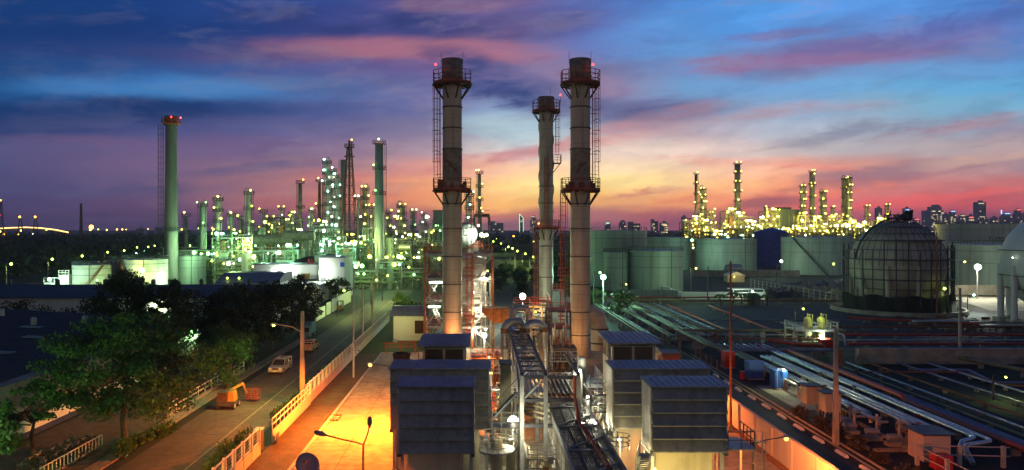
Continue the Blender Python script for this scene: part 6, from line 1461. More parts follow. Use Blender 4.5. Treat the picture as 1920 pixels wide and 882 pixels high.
# ------------------------------------------------------------------ the horizon on the left
Y = 1700
t = T('road_bridge', 'far humped road bridge strung with orange lights', 'bridge', (xa(50, Y), Y, 0))
P = [wp(px_, py_, Y) for px_, py_ in ((-60, 436), (-20, 432), (20, 429.5), (50, 428.5), (80, 430), (105, 433), (130, 438))]
mb = MB(); mb.tube(P, 3.0, 6); part(mb, 'deck', M['bridge'], t)
mb = MB(); mb.tube([(a, b - 4, c + 2.5) for a, b, c in P], 1.1, 6); part(mb, 'light_strip', E['bridge'], t)
for px_ in (10, 35, 60, 85, 104): mb = MB(); q = wp(px_, 431, Y); mb.box(q[0] - 2, q[0] + 2, Y - 2, Y + 4, -1, q[2]); part(mb, 'pier', M['bridge'], t)
for i, px_ in enumerate((38, 67)):
    Y = 1500; x = xa(px_, Y); t = T('pylon', ['far A shaped pylon with an orange tip, nearer the picture edge', 'far A shaped pylon with an orange tip, nearer the brick chimney'][i], 'pylon', (x, Y, 0), 'pylons at the bridge'); zt = za(408, Y)
    mb = MB()
    for s in (-1, 1): mb.bar((x + s * 7, Y, 0), (x + s * 1, Y, zt), 1.3)
    for f in (.35, .6, .8): mb.bar((x - 7 + 6 * f, Y, zt * f), (x + 7 - 6 * f, Y, zt * f), .9)
    mb.bar((x - 6, Y, zt * .1), (x + 3.5, Y, zt * .6), .6); mb.bar((x + 6, Y, zt * .1), (x - 3.5, Y, zt * .6), .6)
    part(mb, 'lattice', M['steel_dark'], t); bulb(t, (x, Y - 2, zt + 1), 2.0, 'orange', 'beacon')
Y = 900; x = xa(2, Y); t = T('lattice_mast', 'tall lattice mast with red lamps at the picture edge', 'mast', (x, Y, 0)); zt = za(376, Y); mb = MB()
for s in (-1, 1): mb.bar((x + s * 4, Y, 0), (x + s * .8, Y, zt), .7)
for k in range(14): f, f2 = k / 14, (k + 1) / 14; mb.bar((x - 4 + 3.2 * f, Y, zt * f), (x + 4 - 3.2 * f2, Y, zt * f2), .45); mb.bar((x + 4 - 3.2 * f, Y, zt * f), (x - 4 + 3.2 * f2, Y, zt * f2), .45)
part(mb, 'lattice', M['steel_dark'], t); bulb(t, (x, Y - 1, zt), .9, 'orange', 'beacon'); bulb(t, (x, Y - 3, zt * .66), .8, 'red', 'beacon')
Y = 1100; x = xa(152, Y); t = T('brick_chimney', 'dark slender brick chimney far off above the tree line', 'chimney', (x, Y, 0)); zt = za(382, Y); mb = MB(); mb.lathe(x, Y, [(2.7, 0), (1.5, zt), (1.0, zt)], 16); part(mb, 'shaft', M['brick'], t); mb = MB(); mb.ring(x, Y, zt - 2.4, zt - 1.2, 1.4, 2.0, 16); part(mb, 'collar', M['brick'], t)
Y = 900; p = wp(172, 427, Y); t = T('mast_lamp', 'dazzling orange lamp on a mast beside the brick chimney', 'lamp', (p[0], Y, 0)); mb = MB(); mb.cyl((p[0], Y, 0), p, .3, n=6); part(mb, 'post', M['steel_dark'], t); bulb(t, (p[0], Y - 1, p[2] + .5), 2.6, 'orange')
for i, (a, b, k, r_) in enumerate(((170, 433, 'ygreen', 1.1), (185, 432, 'ygreen', .7), (201, 433, 'yellow', .9), (220, 432, 'orange', 1.0), (230, 432, 'orange', 1.0), (237, 432, 'yellow', .6), (8, 441, 'orange', 1.1), (35, 441, 'orange', .8), (40, 434, 'yellow', .9), (88, 433, 'yellow', .7), (1, 436, 'ygreen', 1.1), (62, 440, 'white', .5), (430, 428, 'orange', 1.1), (398, 429, 'orange', .8), (486, 427, 'orange', 1.3), (278, 431, 'orange', .7), (372, 430, 'ygreen', .8))):
    Y = 1000; p = wp(a, b, Y); t = T('distant_lamp', 'tiny lamp post glowing among far trees, far from any other thing', 'lamp', (p[0], Y, 0), 'tiny lamps among far trees'); mb = MB(); mb.cyl((p[0], Y, 0), (p[0], Y, max(.5, p[2])), .25, n=5); part(mb, 'post', M['steel_dark'], t); bulb(t, (p[0], Y - 1, max(1, p[2]) + 1), r_, k)
# far wood, one mass
def wood(name, boxes, seed, label):
    rs = np.random.RandomState(seed); Ps = []
    for (pa, pb, Ya, Yb, n, hh) in boxes:
        Yv = rs.uniform(Ya, Yb, n); px_ = rs.uniform(pa, pb, n); X = (px_ - CX) * Yv / F; hgt = hh * rs.uniform(.5, 1.15, n)
        k = 26
        for i in range(n):
            q = rs.normal(size=(k, 3)); q /= np.linalg.norm(q, axis=1)[:, None]; rr = hgt[i] * .42
            Ps.append(np.array([X[i], Yv[i], hgt[i] - rr]) + q * rr * np.array([1.2, 1.2, 1]) * rs.uniform(.55, 1, (k, 1)))
    P = np.concatenate(Ps); o = link(name, leafmesh(name, P, M['leaf_dark'], seed, 3.4)); meta(o, label, 'wood', None, 'stuff')
wood('far_wood', [(-60, 420, 620, 1250, 330, 12), (-60, 340, 330, 620, 230, 10), (250, 900, 700, 1300, 220, 13), (900, 1700, 620, 1400, 260, 13), (1400, 2000, 700, 1500, 150, 13), (-80, 300, 260, 330, 60, 8), (905, 1070, 470, 640, 60, 9)], 5, 'dark wood filling the flat land up to the horizon')
wood('far_wood', [(905, 1010, 215, 330, 26, 4), (1010, 1075, 230, 420, 40, 7)], 6, 'green lit thicket along the plant road')
# clumps of hedge and pipe bridge crossing the plant road
t = T('pipe_bridge', 'low green pipe bridge crossing the plant road', 'pipe bridge', (8, 340, 0)); Y = 330; x0_, x1_ = xa(921, Y), xa(966, Y); z = za(476, Y)
mb = MB()
for k in range(3): mb.cyl((x0_, Y, z - k * .5), (x1_, Y, z - k * .5), .45, n=8)
part(mb, 'pipe_run', M['pipe_green'], t); mb = MB()
for x in (x0_, x1_): mb.bar((x, Y, 0), (x, Y, z), .4)
part(mb, 'support_post', M['steel_grey'], t)
mb = MB(); mb.box(xa(965, 400), xa(1110, 400), 440, 441, 0, 9.0); mb.box(xa(960, 400), xa(1110, 400), 440.9, 446, 9.0, 9.4)
solo(mb, 'long_shed', M['steel_dark'], 'long dim shed across the green field under the skyline', 'shed')
# ------------------------------------------------------------------ storage tanks on the right
tank(1103, 1212, 433, 540, 'tallest green grey tank directly behind the big stack, cut by it', 'tank', cone=.3)
tank(1132, 1178, 474, 546, 'narrow tank peeping out left of the front tank with stains', 'tank', cone=.3)
t, x, y, r, zt = tank(1180, 1280, 471, 549, 'front pale green tank with streaked rim and dark pit at its foot', 'tank')
light(t, (x + 3, y - r - 14, 9), 3500, (.6, 1, .55), r=.4)
t, x, y, r, zt = tank(1205, 1294, 446, 508, 'tank behind the streaked front tank, only its upper half seen', 'tank', cone=.3)
light(t, (x + 8, y - r - 16, 9), 3500, (.55, 1, .7), r=.4)  # added light with no lamp fitting, put here to brighten the dim tank
t, x, y, r, zt = tank(1303, 1417, 449, 511, 'broad pale tank in the middle of the tank row, beside the blue tarpaulin', 'tank')
light(t, (x + 4, y - r - 22, 8), 5000, (.75, 1, .7), r=.4)
t, x, y, r, zt = tank(1466, 1596, 446, 517, 'broad blue grey tank between blue tarpaulin and scaffolded sphere', 'tank', stair=-.95, stair_m='steel_dark')
light(t, (x - 2, y - r - 24, 8), 3500, (.72, 1, .85), r=.4)
tank(1414, 1478, 436, 500, 'tank shrouded in dark blue tarpaulin with a peaked top', 'tarp_blue', 'tarp_blue', False, 0, 2.4, band=False)
t, x, y, r, zt = tank(1786, 1925, 460, 547, 'teal lit tank behind the dazzling floodlight', 'tank', cone=.3)
light(t, (x + 2, y - r - 12, 7), 2500, (.5, 1, .75), r=.4)
t, x, y, r, zt = tank(1762, 1985, 420, 500, 'largest white tank at the rear, lettered near its edge', 'tank_white', cone=.3)
light(t, (x + 14, y - r - 16, 14), 6000, (1, .95, .6), r=.5)
# lettering on that tank
cu = bpy.data.curves.new('tank_lettering', 'FONT'); cu.body = 'T-295A'; cu.size = 2.9; cu.extrude = .05; cu.align_x = 'CENTER'
to = bpy.data.objects.new('tank_lettering', cu); COL.objects.link(to); bpy.context.view_layer.update()
me = bpy.data.meshes.new_from_object(to.evaluated_get(bpy.context.evaluated_depsgraph_get())); bpy.data.objects.remove(to)
me.materials.clear(); me.materials.append(M['steel_dark']); lo = link('lettering', me, t)
tx = 1872; a_ = math.atan2(xa(tx, 1) - x / y, 1.0)
dirv = Vector((xa(tx, 1.0), 1.0)); A = dirv.dot(dirv); B = -2 * dirv.dot(Vector((x, y))); C_ = x * x + y * y - (r + .12) ** 2
disc_ = B * B - 4 * A * C_
s_ = (-B - math.sqrt(max(0, disc_))) / (2 * A); hit = dirv * s_; nrm = Vector((hit.x - x, hit.y - y)).normalized()
lo.location = (hit.x - x, hit.y - y, za(452, s_)); lo.rotation_euler = (PI / 2, 0, math.atan2(nrm.y, nrm.x) + PI / 2); OFF[lo] = OFF[t]
tank(1470, 1545, 426, 468, 'dim low tank under the sparkling refinery, above the blue grey tank', 'tank', cone=.3)
tank(1546, 1600, 428, 470, 'dim low tank partly behind the scaffolded sphere', 'tank', cone=.3)
tank(1276, 1330, 432, 448, 'low orange lit tank at the foot of the sparkling refinery', 'cream', 'tank_roof', False, 0, .3, band=False)
tank(1340, 1420, 436, 456, 'long low dim tank below the refinery lights', 'tank', cone=.3)

# ------------------------------------------------------------------ spheres
Yc = 172; cx_ = xa(1682, Yc); cz = 10.7; r = 9.9
t = T('spherical_tank', 'large grey spherical tank caged in dark scaffolding', 'spherical tank', (cx_, Yc, 0), 'spherical gas tanks')
mb = MB(); mb.ball((cx_, Yc, cz), r, 48, 32); part(mb, 'sphere_shell', M['sphere'], t)
for k in range(10):
    a = 2 * PI * k / 10 + .25; mb = MB(); mb.cyl((cx_ + r * .98 * math.cos(a), Yc + r * .98 * math.sin(a), 0), (cx_ + r * .98 * math.cos(a), Yc + r * .98 * math.sin(a), cz), .55, n=12); part(mb, 'leg', M['sphere'], t)
mb = MB(); P = []
for k in range(40): a = -1.9 + 3.0 * k / 39 * .5; e_ = -.5 + 2.0 * k / 39; P.append((cx_ - (r + .8) * math.cos(e_), Yc - 2, cz + (r + .8) * math.sin(e_)))
mb.tube(P[12:], .22, 6); part(mb, 'curved_stair', M['steel_dark'], t)
mb = MB(); z = cz + r; mb.ring(cx_, Yc, z - .1, z + .05, .4, 2.6, 12); mb.rail(ring_pts(cx_, Yc, 2.6, z + .05, 8), 1.4, .14, 1, 1.5, True); part(mb, 'top_platform', M['steel_dark'], t)
t = T('scaffolding', 'dark tube scaffolding wrapped round the grey sphere', 'scaffolding', (cx_, Yc, 0))
n = 30
for k in range(n):
    a = PI + PI * (k + .5) / n if False else 2 * PI * k / n
    R0 = r + 1.3; x = cx_ + R0 * math.cos(a); y = Yc + R0 * math.sin(a); mb = MB(); mb.bar((x, y, 0), (x, y, cz + 3 + 3 * R.random()), .2); part(mb, 'standard', M['steel_dark'], t)
    # inner standards follow the upper curve
for k in range(18):
    a = 2 * PI * k / 18 + .1; R0 = r * .78; x = cx_ + R0 * math.cos(a); y = Yc + R0 * math.sin(a); mb = MB(); mb.bar((x, y, cz + 6.4), (x, y, cz + 8.4), .1); part(mb, 'standard', M['steel_dark'], t)
for j, z in enumerate((1.2, 3.3, 5.4, 7.6, 9.8, 12.0, 14.2, 16.2, 17.8, 19.2)):
    d = z - cz; rs_ = max(r + 1.3 if abs(d) < 4.5 else math.sqrt(max(4, r * r - d * d)) + .9, 3.2); P = ring_pts(cx_, Yc, rs_, z, 24)
    mb = MB()
    for a, b in zip(P, P[1:] + P[:1]): mb.bar(a, b, .3 if j % 2 else .18)
    if j in (3, 5, 7): mb.ring(cx_, Yc, z - .1, z, rs_ - .55, rs_ + .35, 24)
    part(mb, 'ledger_ring', M['steel_dark'], t)
for k in range(20):
    a = PI + PI * (k + .5) / 20; mb = MB(); P = []
    for i in range(9): e_ = i / 8 * 1.25; rr = r + .25; P.append((cx_ + rr * math.cos(e_) * math.cos(a), Yc + rr * math.cos(e_) * math.sin(a), cz + rr * math.sin(e_)))
    for p, q in zip(P, P[1:]): mb.bar(p, q, .08)
    part(mb, 'tie_rope', M['steel_dark'], t)
mb = MB()
for k in range(14): x = cx_ + R.uniform(-2.8, 2.6); mb.bar((x, Yc - 1, cz + r), (x + R.uniform(-.6, .9), Yc - 1, cz + r + R.uniform(.8, 2.8)), .13)
mb.hexa([(cx_ + .0, Yc - 1.5, cz + r + .2), (cx_ + 2.6, Yc - 1.5, cz + r + .2), (cx_ + 2.6, Yc + 1, cz + r + .2), (cx_, Yc + 1, cz + r + .2)], [(cx_ + 1.2, Yc - 1.5, cz + r + 1.5), (cx_ + 2.9, Yc - 1.5, cz + r + 2.6), (cx_ + 2.9, Yc + 1, cz + r + 2.4), (cx_ + 1.2, Yc + 1, cz + r + 1.4)]); part(mb, 'top_sheeting', M['tarp_green'], t)
mb = MB(); a = 4.9; x = cx_ + (r + 1.7) * math.cos(a); y = Yc + (r + 1.7) * math.sin(a); mb.cyl((x, y, 0), (x, y, cz + 6.4), .2, n=8); part(mb, 'red_riser', M['pipe_red'], t)
mb = MB(); P = []
for k in range(41):
    a = PI + PI * 1.1 * k / 40 - .15; rr = r + 1.7 + .15 * math.sin(k * 1.7) + .1 * math.sin(k * .9); P.append((cx_ + rr * math.cos(a), Yc + rr * math.sin(a), 4.0 + .35 * math.sin(k * .8)))
for a, b in zip(P, P[1:]): mb.hexa([(a[0], a[1], 0), (b[0], b[1], 0), (b[0], b[1] + .2, 0), (a[0], a[1] + .2, 0)], [(a[0], a[1] + .6, a[2]), (b[0], b[1] + .6, b[2]), (b[0], b[1] + .8, b[2]), (a[0], a[1] + .8, a[2])])
solo(mb, 'debris_net', M['tarp_green'], 'dark green debris netting hung round the foot of the scaffolded sphere', 'netting')
mb = MB(); mb.lathe(cx_, Yc, [(r + 4.2, 0), (r + 4.0, .9), (r + 3.4, .9), (r + 3.4, 0)], 40, False)
solo(mb, 'ring_bund', M['concrete'], 'round concrete bund ringing the scaffolded sphere', 'bund wall')
Yc2 = 148; cx2 = xa(1988, Yc2); cz2 = 12.2; r2 = 10
t = T('spherical_tank', 'smooth white spherical tank cut by the picture edge', 'spherical tank', (cx2, Yc2, 0), 'spherical gas tanks')
mb = MB(); mb.ball((cx2, Yc2, cz2), r2, 56, 36); part(mb, 'sphere_shell', M['sphere_white'], t)
for k in range(10):
    a = 2 * PI * k / 10 + PI - .55; mb = MB(); lx, ly = cx2 + r2 * .97 * math.cos(a), Yc2 + r2 * .97 * math.sin(a); mb.cyl((lx, ly, .9), (lx, ly, cz2 - .5), .6, n=14); lg = part(mb, 'leg', M['sphere_white'], t)
    mb = MB(); mb.box(lx - 1, lx + 1, ly - 1, ly + 1, 0, .9); part(mb, 'footing', M['concrete_pale'], lg)
mb = MB()
for z, rr in ((cz2 - 2.6, r2 * .99), (cz2 + 2.4, r2 * 1.0), (cz2 - 5.2, r2 * .88)): mb.ring(cx2, Yc2, z - .07, z + .07, rr * .95, rr * 1.04, 48)
part(mb, 'sprinkler_ring', M['steel_dark'], t)
mb = MB(); P = [(cx2 - (r2 + .9) * math.cos(e_), Yc2 - 3.5, cz2 + (r2 + .9) * math.sin(e_)) for e_ in [.55 + .95 * k / 16 for k in range(17)]]
for a, b in zip(P, P[1:]): mb.bar(a, b, .35); mb.bar((a[0], a[1], a[2] + 1.1), (b[0], b[1], b[2] + 1.1), .1); mb.bar(a, (a[0], a[1], a[2] + 1.1), .1)
part(mb, 'curved_stair', M['rust'], t)
bulb(t, (cx2 - r2 - .5, Yc2 - 1.5, cz2 + 1), .12, 'white')

# ------------------------------------------------------------------ yard things before the tanks
mb = MB(); mb.box(xa(1278, 199), xa(1436, 199), 199, 199.5, 0, za(548, 199)); mb.box(xa(1278, 199), xa(1278, 199) + .5, 199.5, 240, 0, za(548, 199))
solo(mb, 'bund_wall', M['white_wall'], 'long white bund wall lit at one end, behind the palms', 'bund wall')
mb = MB(); mb.box(xa(1175, 203), xa(1276, 203), 203, 203.5, 0, 2.2); solo(mb, 'bund_wall', M['tank'], 'dim green bund wall at the foot of the streaked front tank', 'bund wall')
mb = MB(); mb.box(xa(1300, 290), xa(1500, 290), 290, 290.6, 0, 2.6); solo(mb, 'bund_wall', M['concrete'], 'mossy bund wall under the broad middle tank', 'bund wall')
mb = MB(); mb.box(xa(1780, 212), xa(1960, 212), 212, 212.5, 0, 2.8); solo(mb, 'bund_wall', M['concrete'], 'mossy bund wall under the teal lit tank', 'bund wall')
t = T('canopy_office', 'brightly lit open canopy office at the end of the white bund wall', 'canopy', (xa(1405, 196), 196, 0)); x0_, x1_ = xa(1372, 195), xa(1432, 195)
mb = MB(); mb.box(x0_, x1_, 194, 198.6, 2.9, 3.1); part(mb, 'roof', M['white_paint'], t)
for x in (x0_ + .2, (x0_ + x1_) / 2, x1_ - .2): mb = MB(); mb.bar((x, 194.3, 0), (x, 194.3, 2.9), .2); part(mb, 'post', M['white_paint'], t)
bulb(t, (xa(1413, 194), 195, 2.5), .25, 'white'); light(t, (xa(1413, 194), 195, 2.0), 900, (.8, 1, .75), r=.3); light(t, (xa(1390, 192), 192, 3.5), 450, (.7, 1, .65), r=.3)
def palm(px, py, h, label, seed):
    p = gp(px, py); rs = random.Random(seed); t = T('palm_tree', label, 'palm tree', (p[0], p[1], 0), 'small palms by the canopy')
    mb = MB(); mb.tube([p, (p[0] + .1, p[1], h * .5), (p[0], p[1], h)], [.22, .15, .12], 7); part(mb, 'trunk', M['bark'], t)
    mb = MB()
    for k in range(15):
        a = k * 2.4; L_ = rs.uniform(1.6, 2.3); pv = None
        for i in range(6):
            f = i / 5; q = Vector((p[0] + math.cos(a) * L_ * f, p[1] + math.sin(a) * L_ * f, h + L_ * (.55 * f - .95 * f * f))); w = .34 * (1 - abs(f - .4)); s = Vector((-math.sin(a), math.cos(a), 0)) * w
            if pv: mb.quad(tuple(pv[0]), tuple(q - s + Vector((0, 0, -.12))), tuple(q), tuple(pv[1])); mb.quad(tuple(pv[1]), tuple(q), tuple(q + s + Vector((0, 0, -.12))), tuple(pv[2]))
            pv = (q - s + Vector((0, 0, -.12)), q, q + s + Vector((0, 0, -.12)))
    part(mb, 'crown', M['leaf_bright'], t)
for i, (a, b) in enumerate(((1351, 573), (1374, 571), (1390, 571), (1411, 573), (1438, 574))): palm(a, b, 2.6 + .3 * (i % 2), 'small palm in front of the white bund wall, %s from the floodlit pole side' % ords[i].replace('nearest', 'first'), 90 + i)
t = T('blue_container', 'pair of slate blue ribbed containers before the palms', 'container', (xa(1412, 186), 186, 0)); mb = MB(); mb.box(xa(1402, 186), xa(1424, 186), 186, 189, 0, 2.6); part(mb, 'body', M['louver'], t)
mb = MB()
for k in range(9): x = xa(1402, 186) + .15 + k * .33; mb.box(x, x + .1, 185.93, 186.02, .1, 2.5)
part(mb, 'ribs', M['steel_dark'], t)
t = T('yard_fence', 'grey posted fence running past the rubble yard towards the sphere', 'fence', (xa(1500, 195), 195, 0))
A, B = Vector((xa(1408, 240), 240, 0)), Vector((xa(1570, 188), 188, 0)); 
for k in range(19): q = A.lerp(B, k / 18); mb = MB(); mb.bar(q, q + Vector((0, 0, 2.6)), .2); part(mb, 'post', M['concrete_pale'], t)
mb = MB()
for z in (.6, 1.5, 2.4): mb.bar(A + Vector((0, 0, z)), B + Vector((0, 0, z)), .08)
part(mb, 'rail', M['steel_grey'], t)
t = T('guard_hut', 'tiny yellow lit hut with a white gable in the dark tank yard', 'hut', (xa(1375, 262), 262, 0)); x = xa(1380, 262); mb = MB(); mb.box(x - 3, x + 3, 262, 266, 0, 2.4); part(mb, 'wall', M['cream'], t); mb = MB(); mb.prismy([(x - 3.4, 2.4), (x, 3.8), (x + 3.4, 2.4)], 261.6, 266.4); part(mb, 'roof', M['white_paint'], t); bulb(t, (x - 1, 260.8, 2.0), .2, 'yellow'); light(t, (x, 258.5, 2.6), 180, YEL, r=.2)
t = T('horizontal_vessel', 'dark horizontal storage vessel on legs behind the hut', 'vessel', (xa(1376, 282), 282, 0)); c = wp(1376, 504, 282); mb = MB(); mb.cyl((c[0] - 2, 282, c[2]), (c[0] + 2, 282, c[2]), 1.7, n=18); mb.ball((c[0] - 2, 282, c[2]), 1.7, 14, 10); mb.ball((c[0] + 2, 282, c[2]), 1.7, 14, 10); part(mb, 'shell', M['steel_grey'], t)
for s in (-1.6, 1.6): mb = MB(); mb.box(c[0] + s - .2, c[0] + s + .2, 281, 283, 0, c[2] - 1); part(mb, 'saddle', M['concrete'], t)
# rubble heaps
rs = np.random.RandomState(4); mb = MB()
for k in range(150):
    px_ = rs.uniform(1440, 1590); Y = rs.uniform(205, 240); x = xa(px_, Y); s = rs.uniform(.5, 1.8); mb.hexa([(x - s, Y - s, 0), (x + s, Y - s, 0), (x + s, Y + s, 0), (x - s, Y + s, 0)], [(x - s * .5, Y - s * .3, s * rs.uniform(.6, 1.8)), (x + s * .4, Y - s * .5, s), (x + s * .5, Y + s * .5, s * 1.2), (x - s * .5, Y + s * .4, s)])
o = link('rubble', mb.mesh('rubble', M['steel_dark'])); meta(o, 'dark heaps of scrap and rubble before the blue grey tank', 'rubble', None, 'stuff')
for i, (a, b, hh, k, lab) in enumerate(((1563, 495, 9, 'ygreen', 'yellow lamp on an arm before the blue grey tank'), (1465, 490, 9, 'white', 'cold white lamp at the edge of the blue tarpaulin'), (1305, 503, 8, 'yellow', 'yellow lamp pair low beside the broad middle tank'), (1771, 541, 6, 'ygreen', 'yellow green lamp at the shoulder of the scaffolded sphere'), (1809, 491, 9.4, 'yellow', 'small lamp upper left of the dazzling floodlight'), (1826, 553, 4.2, 'teal', 'low cold lamp lighting the pale ground between the spheres'), (1886, 707, 2.6, 'ygreen', 'small lamp over the grass patch near the picture edge'), (1174, 533, 5, 'yellow', 'tiny yellow lamp at the foot of the narrow tank'), (1506, 579, 5.6, 'ygreen', 'small lamp on a thin post behind the vessel skid'), (1105, 477, 8, 'ygreen', 'yellow lamp just behind the big stack by the tanks'), (1125, 511, 9, 'green', 'small green lamp beside the tinted floodlight'))):
    far_lamp(a, b, hh, k, (900, 900, 600, 160, 500, 2600, 260, 300, 200, 600, 700)[i], lab, 'lamps around the tanks', (.3, .42, .26, .3, .26, .24, .11, .18, .16, .26, .26)[i], lightc={'ygreen': YGR, 'white': WHT, 'yellow': YEL, 'teal': (.85, 1, .8), 'green': GRN}[k])
sheet('pale_ground', [(xa(1790, 185), 172), (xa(1960, 185), 172), (xa(1990, 200), 206), (xa(1800, 200), 206)], .012, G['pale'], 'pale lit ground between the two spheres', 'ground')

# tall thin poles
for px_, py_, top, r_, m, lab in ((1370, 806, 490, .13, 'steel_orange', 'very thin tall pole coloured orange as lamp lit at the corner of the louvred house'), (1800, 668, 541, .24, 'concrete_pole', 'brown pole standing before the scaffolded sphere'), (1327, 570, 500, .18, 'steel_dark', 'dark post before the broad middle tank')):
    p = gp(px_, py_); t = T('utility_pole', lab, 'pole', (p[0], p[1], 0)); mb = MB(); mb.cyl((p[0], p[1], 0), (p[0], p[1], za(top, p[1])), r_, r_ * .7, 10); part(mb, 'post', M[m], t); mb = MB(); mb.cyl((p[0], p[1], 0), (p[0], p[1], .4), r_ * 2, n=10); part(mb, 'footing', M['concrete'], t)
p = gp(1567, 834); t = T('utility_pole', 'thick red lit concrete pole beside the kerb blocks', 'pole', (p[0], p[1], 0)); zt = za(616, p[1])
mb = MB(); mb.hexa([(p[0] - .22, p[1] - .22, 0), (p[0] + .22, p[1] - .22, 0), (p[0] + .22, p[1] + .22, 0), (p[0] - .22, p[1] + .22, 0)], [(p[0] - .13, p[1] - .13, zt), (p[0] + .13, p[1] - .13, zt), (p[0] + .13, p[1] + .13, zt), (p[0] - .13, p[1] + .13, zt)]); part(mb, 'post', M['concrete_pole'], t)
mb = MB(); mb.box(p[0] + .15, p[0] + .5, p[1] - .2, p[1] + .1, zt - 3.2, zt - 1.8); part(mb, 'meter_box', M['rust'], t)

# ------------------------------------------------------------------ pipe runs
def run(pts, r, m, label, group, sup=7.0, n=8, name='pipe', zsup=True, mat_s='concrete'):
    t = T(name, label, 'pipe', (pts[0][0], pts[0][1], 0), group)
    V = [Vector(p) for p in pts]; P = [V[0]]
    for a, b, c in zip(V, V[1:], V[2:]):
        k = min((b - a).length * .45, (c - b).length * .45, r * 3.5); p, q = b + (a - b).normalized() * k, b + (c - b).normalized() * k
        for i in range(5): f = i / 4.0; P.append(p * (1 - f) ** 2 + b * 2 * f * (1 - f) + q * f * f)
    P.append(V[-1]); mb = MB(); mb.tube(P, r, n); part(mb, 'pipe_run', M[m], t)
    if zsup:
        mb = MB(); c = 0
        for a, b in zip(V, V[1:]):
            L_ = (b - a).length
            if abs(b.z - a.z) > 1 or L_ < 4: continue
            for i in range(int(L_ / sup)):
                q = a.lerp(b, (i + .5) / max(1, int(L_ / sup))); mb.box(q.x - r - .08, q.x + r + .08, q.y - .12, q.y + .12, 0, q.z - r * .98); c += 1
        if c: part(mb, 'sleeper_supports', M[mat_s], t, kind='stuff')
    return t
gs = 'silver pipes of the long bundle'
xs_ = [42.9, 42.2, 40.6, 39.9, 39.2, 38.1, 37.4]
for i, x in enumerate(xs_):
    y0 = (62.5, 63.5, 66, 66.5, 68, 73, 71)[i]; y1 = (108, 108, 104, 104, 104, 101, 100)[i]
    z = 1.15 if i < 5 else .9
    if i in (0, 1): pts = [(x, y1, z), (x, y0, z), (x - 3.2 + i, y0 - 1.2, z), (x - 3.6 + i, y0 - 3.0, .2)]
    elif i in (3, 6): pts = [(x, y1, z), (x, y0, z), (x + .2, y0 - .6, z), (x + .2, y0 - .6, .0)]
    else: pts = [(x, y1, z), (x, y0, z), (x, y0 - .2, 0)]
    run(pts, .21 if i != 2 else .16, 'pipe_cool', 'bright silver pipe of the long bundle, %s counted from the thick red main' % ('first second third fourth fifth sixth seventh'.split()[i]), gs, 9)
run([(44.7, 109, 1.2), (44.7, 79, 1.2), (44.7, 78.6, .85), (44.7, 46, .85)], .30, 'pipe_red', 'thick red fire main with one step beside the silver bundle', 'red fire mains', 6)
run([(46.0, 108, .6), (46.0, 50, .6)], .22, 'pipe_blue', 'dull blue pipe on the outer side of the thick red main', 'dull blue pipes', 7)
run([(47.0, 100, .5), (47.0, 50, .5)], .15, 'pipe_blue', 'thinner dull blue pipe outside the dull blue one', 'dull blue pipes', 7)
run([(36.4, 99, .8), (36.4, 72, .8)], .13, 'pipe_green', 'thin pipe nearest the kerb in the lit pipe corner', 'thin lit pipes', 6)
run([(35.7, 98, 1.3), (35.7, 84, 1.3), (35.7, 83.7, 0)], .14, 'silver', 'thin bright pipe bending down at the blue cabinets', 'thin lit pipes', 5)
# long runs from the tank field
gl = 'long pipe runs out of the tank field'
for i, (x, ya, yb, r, m, z) in enumerate(((30.8, 190, 121, .16, 'pipe_green', 1.5), (31.5, 190, 121, .16, 'pipe_green', 1.5), (33.6, 192, 112, .22, 'pipe_green', 1.7), (34.2, 192, 112, .15, 'pipe_green', 1.7), (34.8, 192, 112, .15, 'pipe_green', 1.7), (38.6, 180, 126, .15, 'pipe_blue', .8), (27.2, 185, 118, .16, 'pipe_green', 1.6), (26.5, 185, 118, .16, 'pipe_green', 1.6))):
    run([(x, ya, z), (x, yb, z), (x + 2.2, yb - 6, z - .3), (x + 2.2, yb - 14, z - .3)] if i in (2, 3, 4) else [(x, ya, z), (x, yb, z), (x, yb - .3, 0)], r, m, 'green grey pipe run out of the tank field, %s counted from the service road' % ('third fourth fifth sixth seventh eighth second first'.split()[i]), gl, 9, mat_s='steel_grey')
run([(44.5, 178, .8), (43.8, 126, .8)], .20, 'pipe_red', 'red pipe crossing the gravel yard towards the cross pipe', 'red fire mains', 8)
run([(54, 176, .7), (52.2, 126, .7)], .2, 'pipe_red', 'pale topped red pipe farther across the gravel yard', 'red fire mains', 8)
run([(33.5, 123.5, 2.1), (60, 123.5, 2.1)], .22, 'pipe_green', 'green grey pipe crossing in front of the gravel yard', 'cross pipes', 5, mat_s='steel_grey')
run([(33, 119, 1.4), (56, 119, 1.4)], .13, 'rust', 'thin rusty pipe below the green cross pipe', 'cross pipes', 5)
run([(27.5, 116, 1.6), (34.5, 116, 1.6), (34.5, 116, 0)], .17, 'pipe_green', 'short yellowish pipe beside the plant house roof', 'cross pipes', 4)
run([(35.5, 108.8, 1.2), (51.5, 108.8, 1.2)], .30, 'pipe_blue', 'thick dull blue pipe behind the red cabinet', 'dull blue pipes', 5)
run([(46.5, 120, 1.0), (49, 114, 1.2), (52, 113, 1.2), (52, 113, 0)], .32, 'pipe_red', 'short fat red elbow pipe before the vessel skid', 'red fire mains', 3)
run([(55, 127, .9), (118, 127, .9)], .24, 'pipe_red', 'red pipe crossing the whole gravel yard, farther of two', 'red fire mains', 6)
run([(58, 117.5, .8), (118, 117.5, .8)], .22, 'pipe_red', 'red pipe crossing the whole gravel yard, nearer of two', 'red fire mains', 6)
run([(75, 152, .8), (118, 128, .8)], .24, 'pipe_red', 'slanting red pipe from the sphere to the picture edge', 'red fire mains', 6)
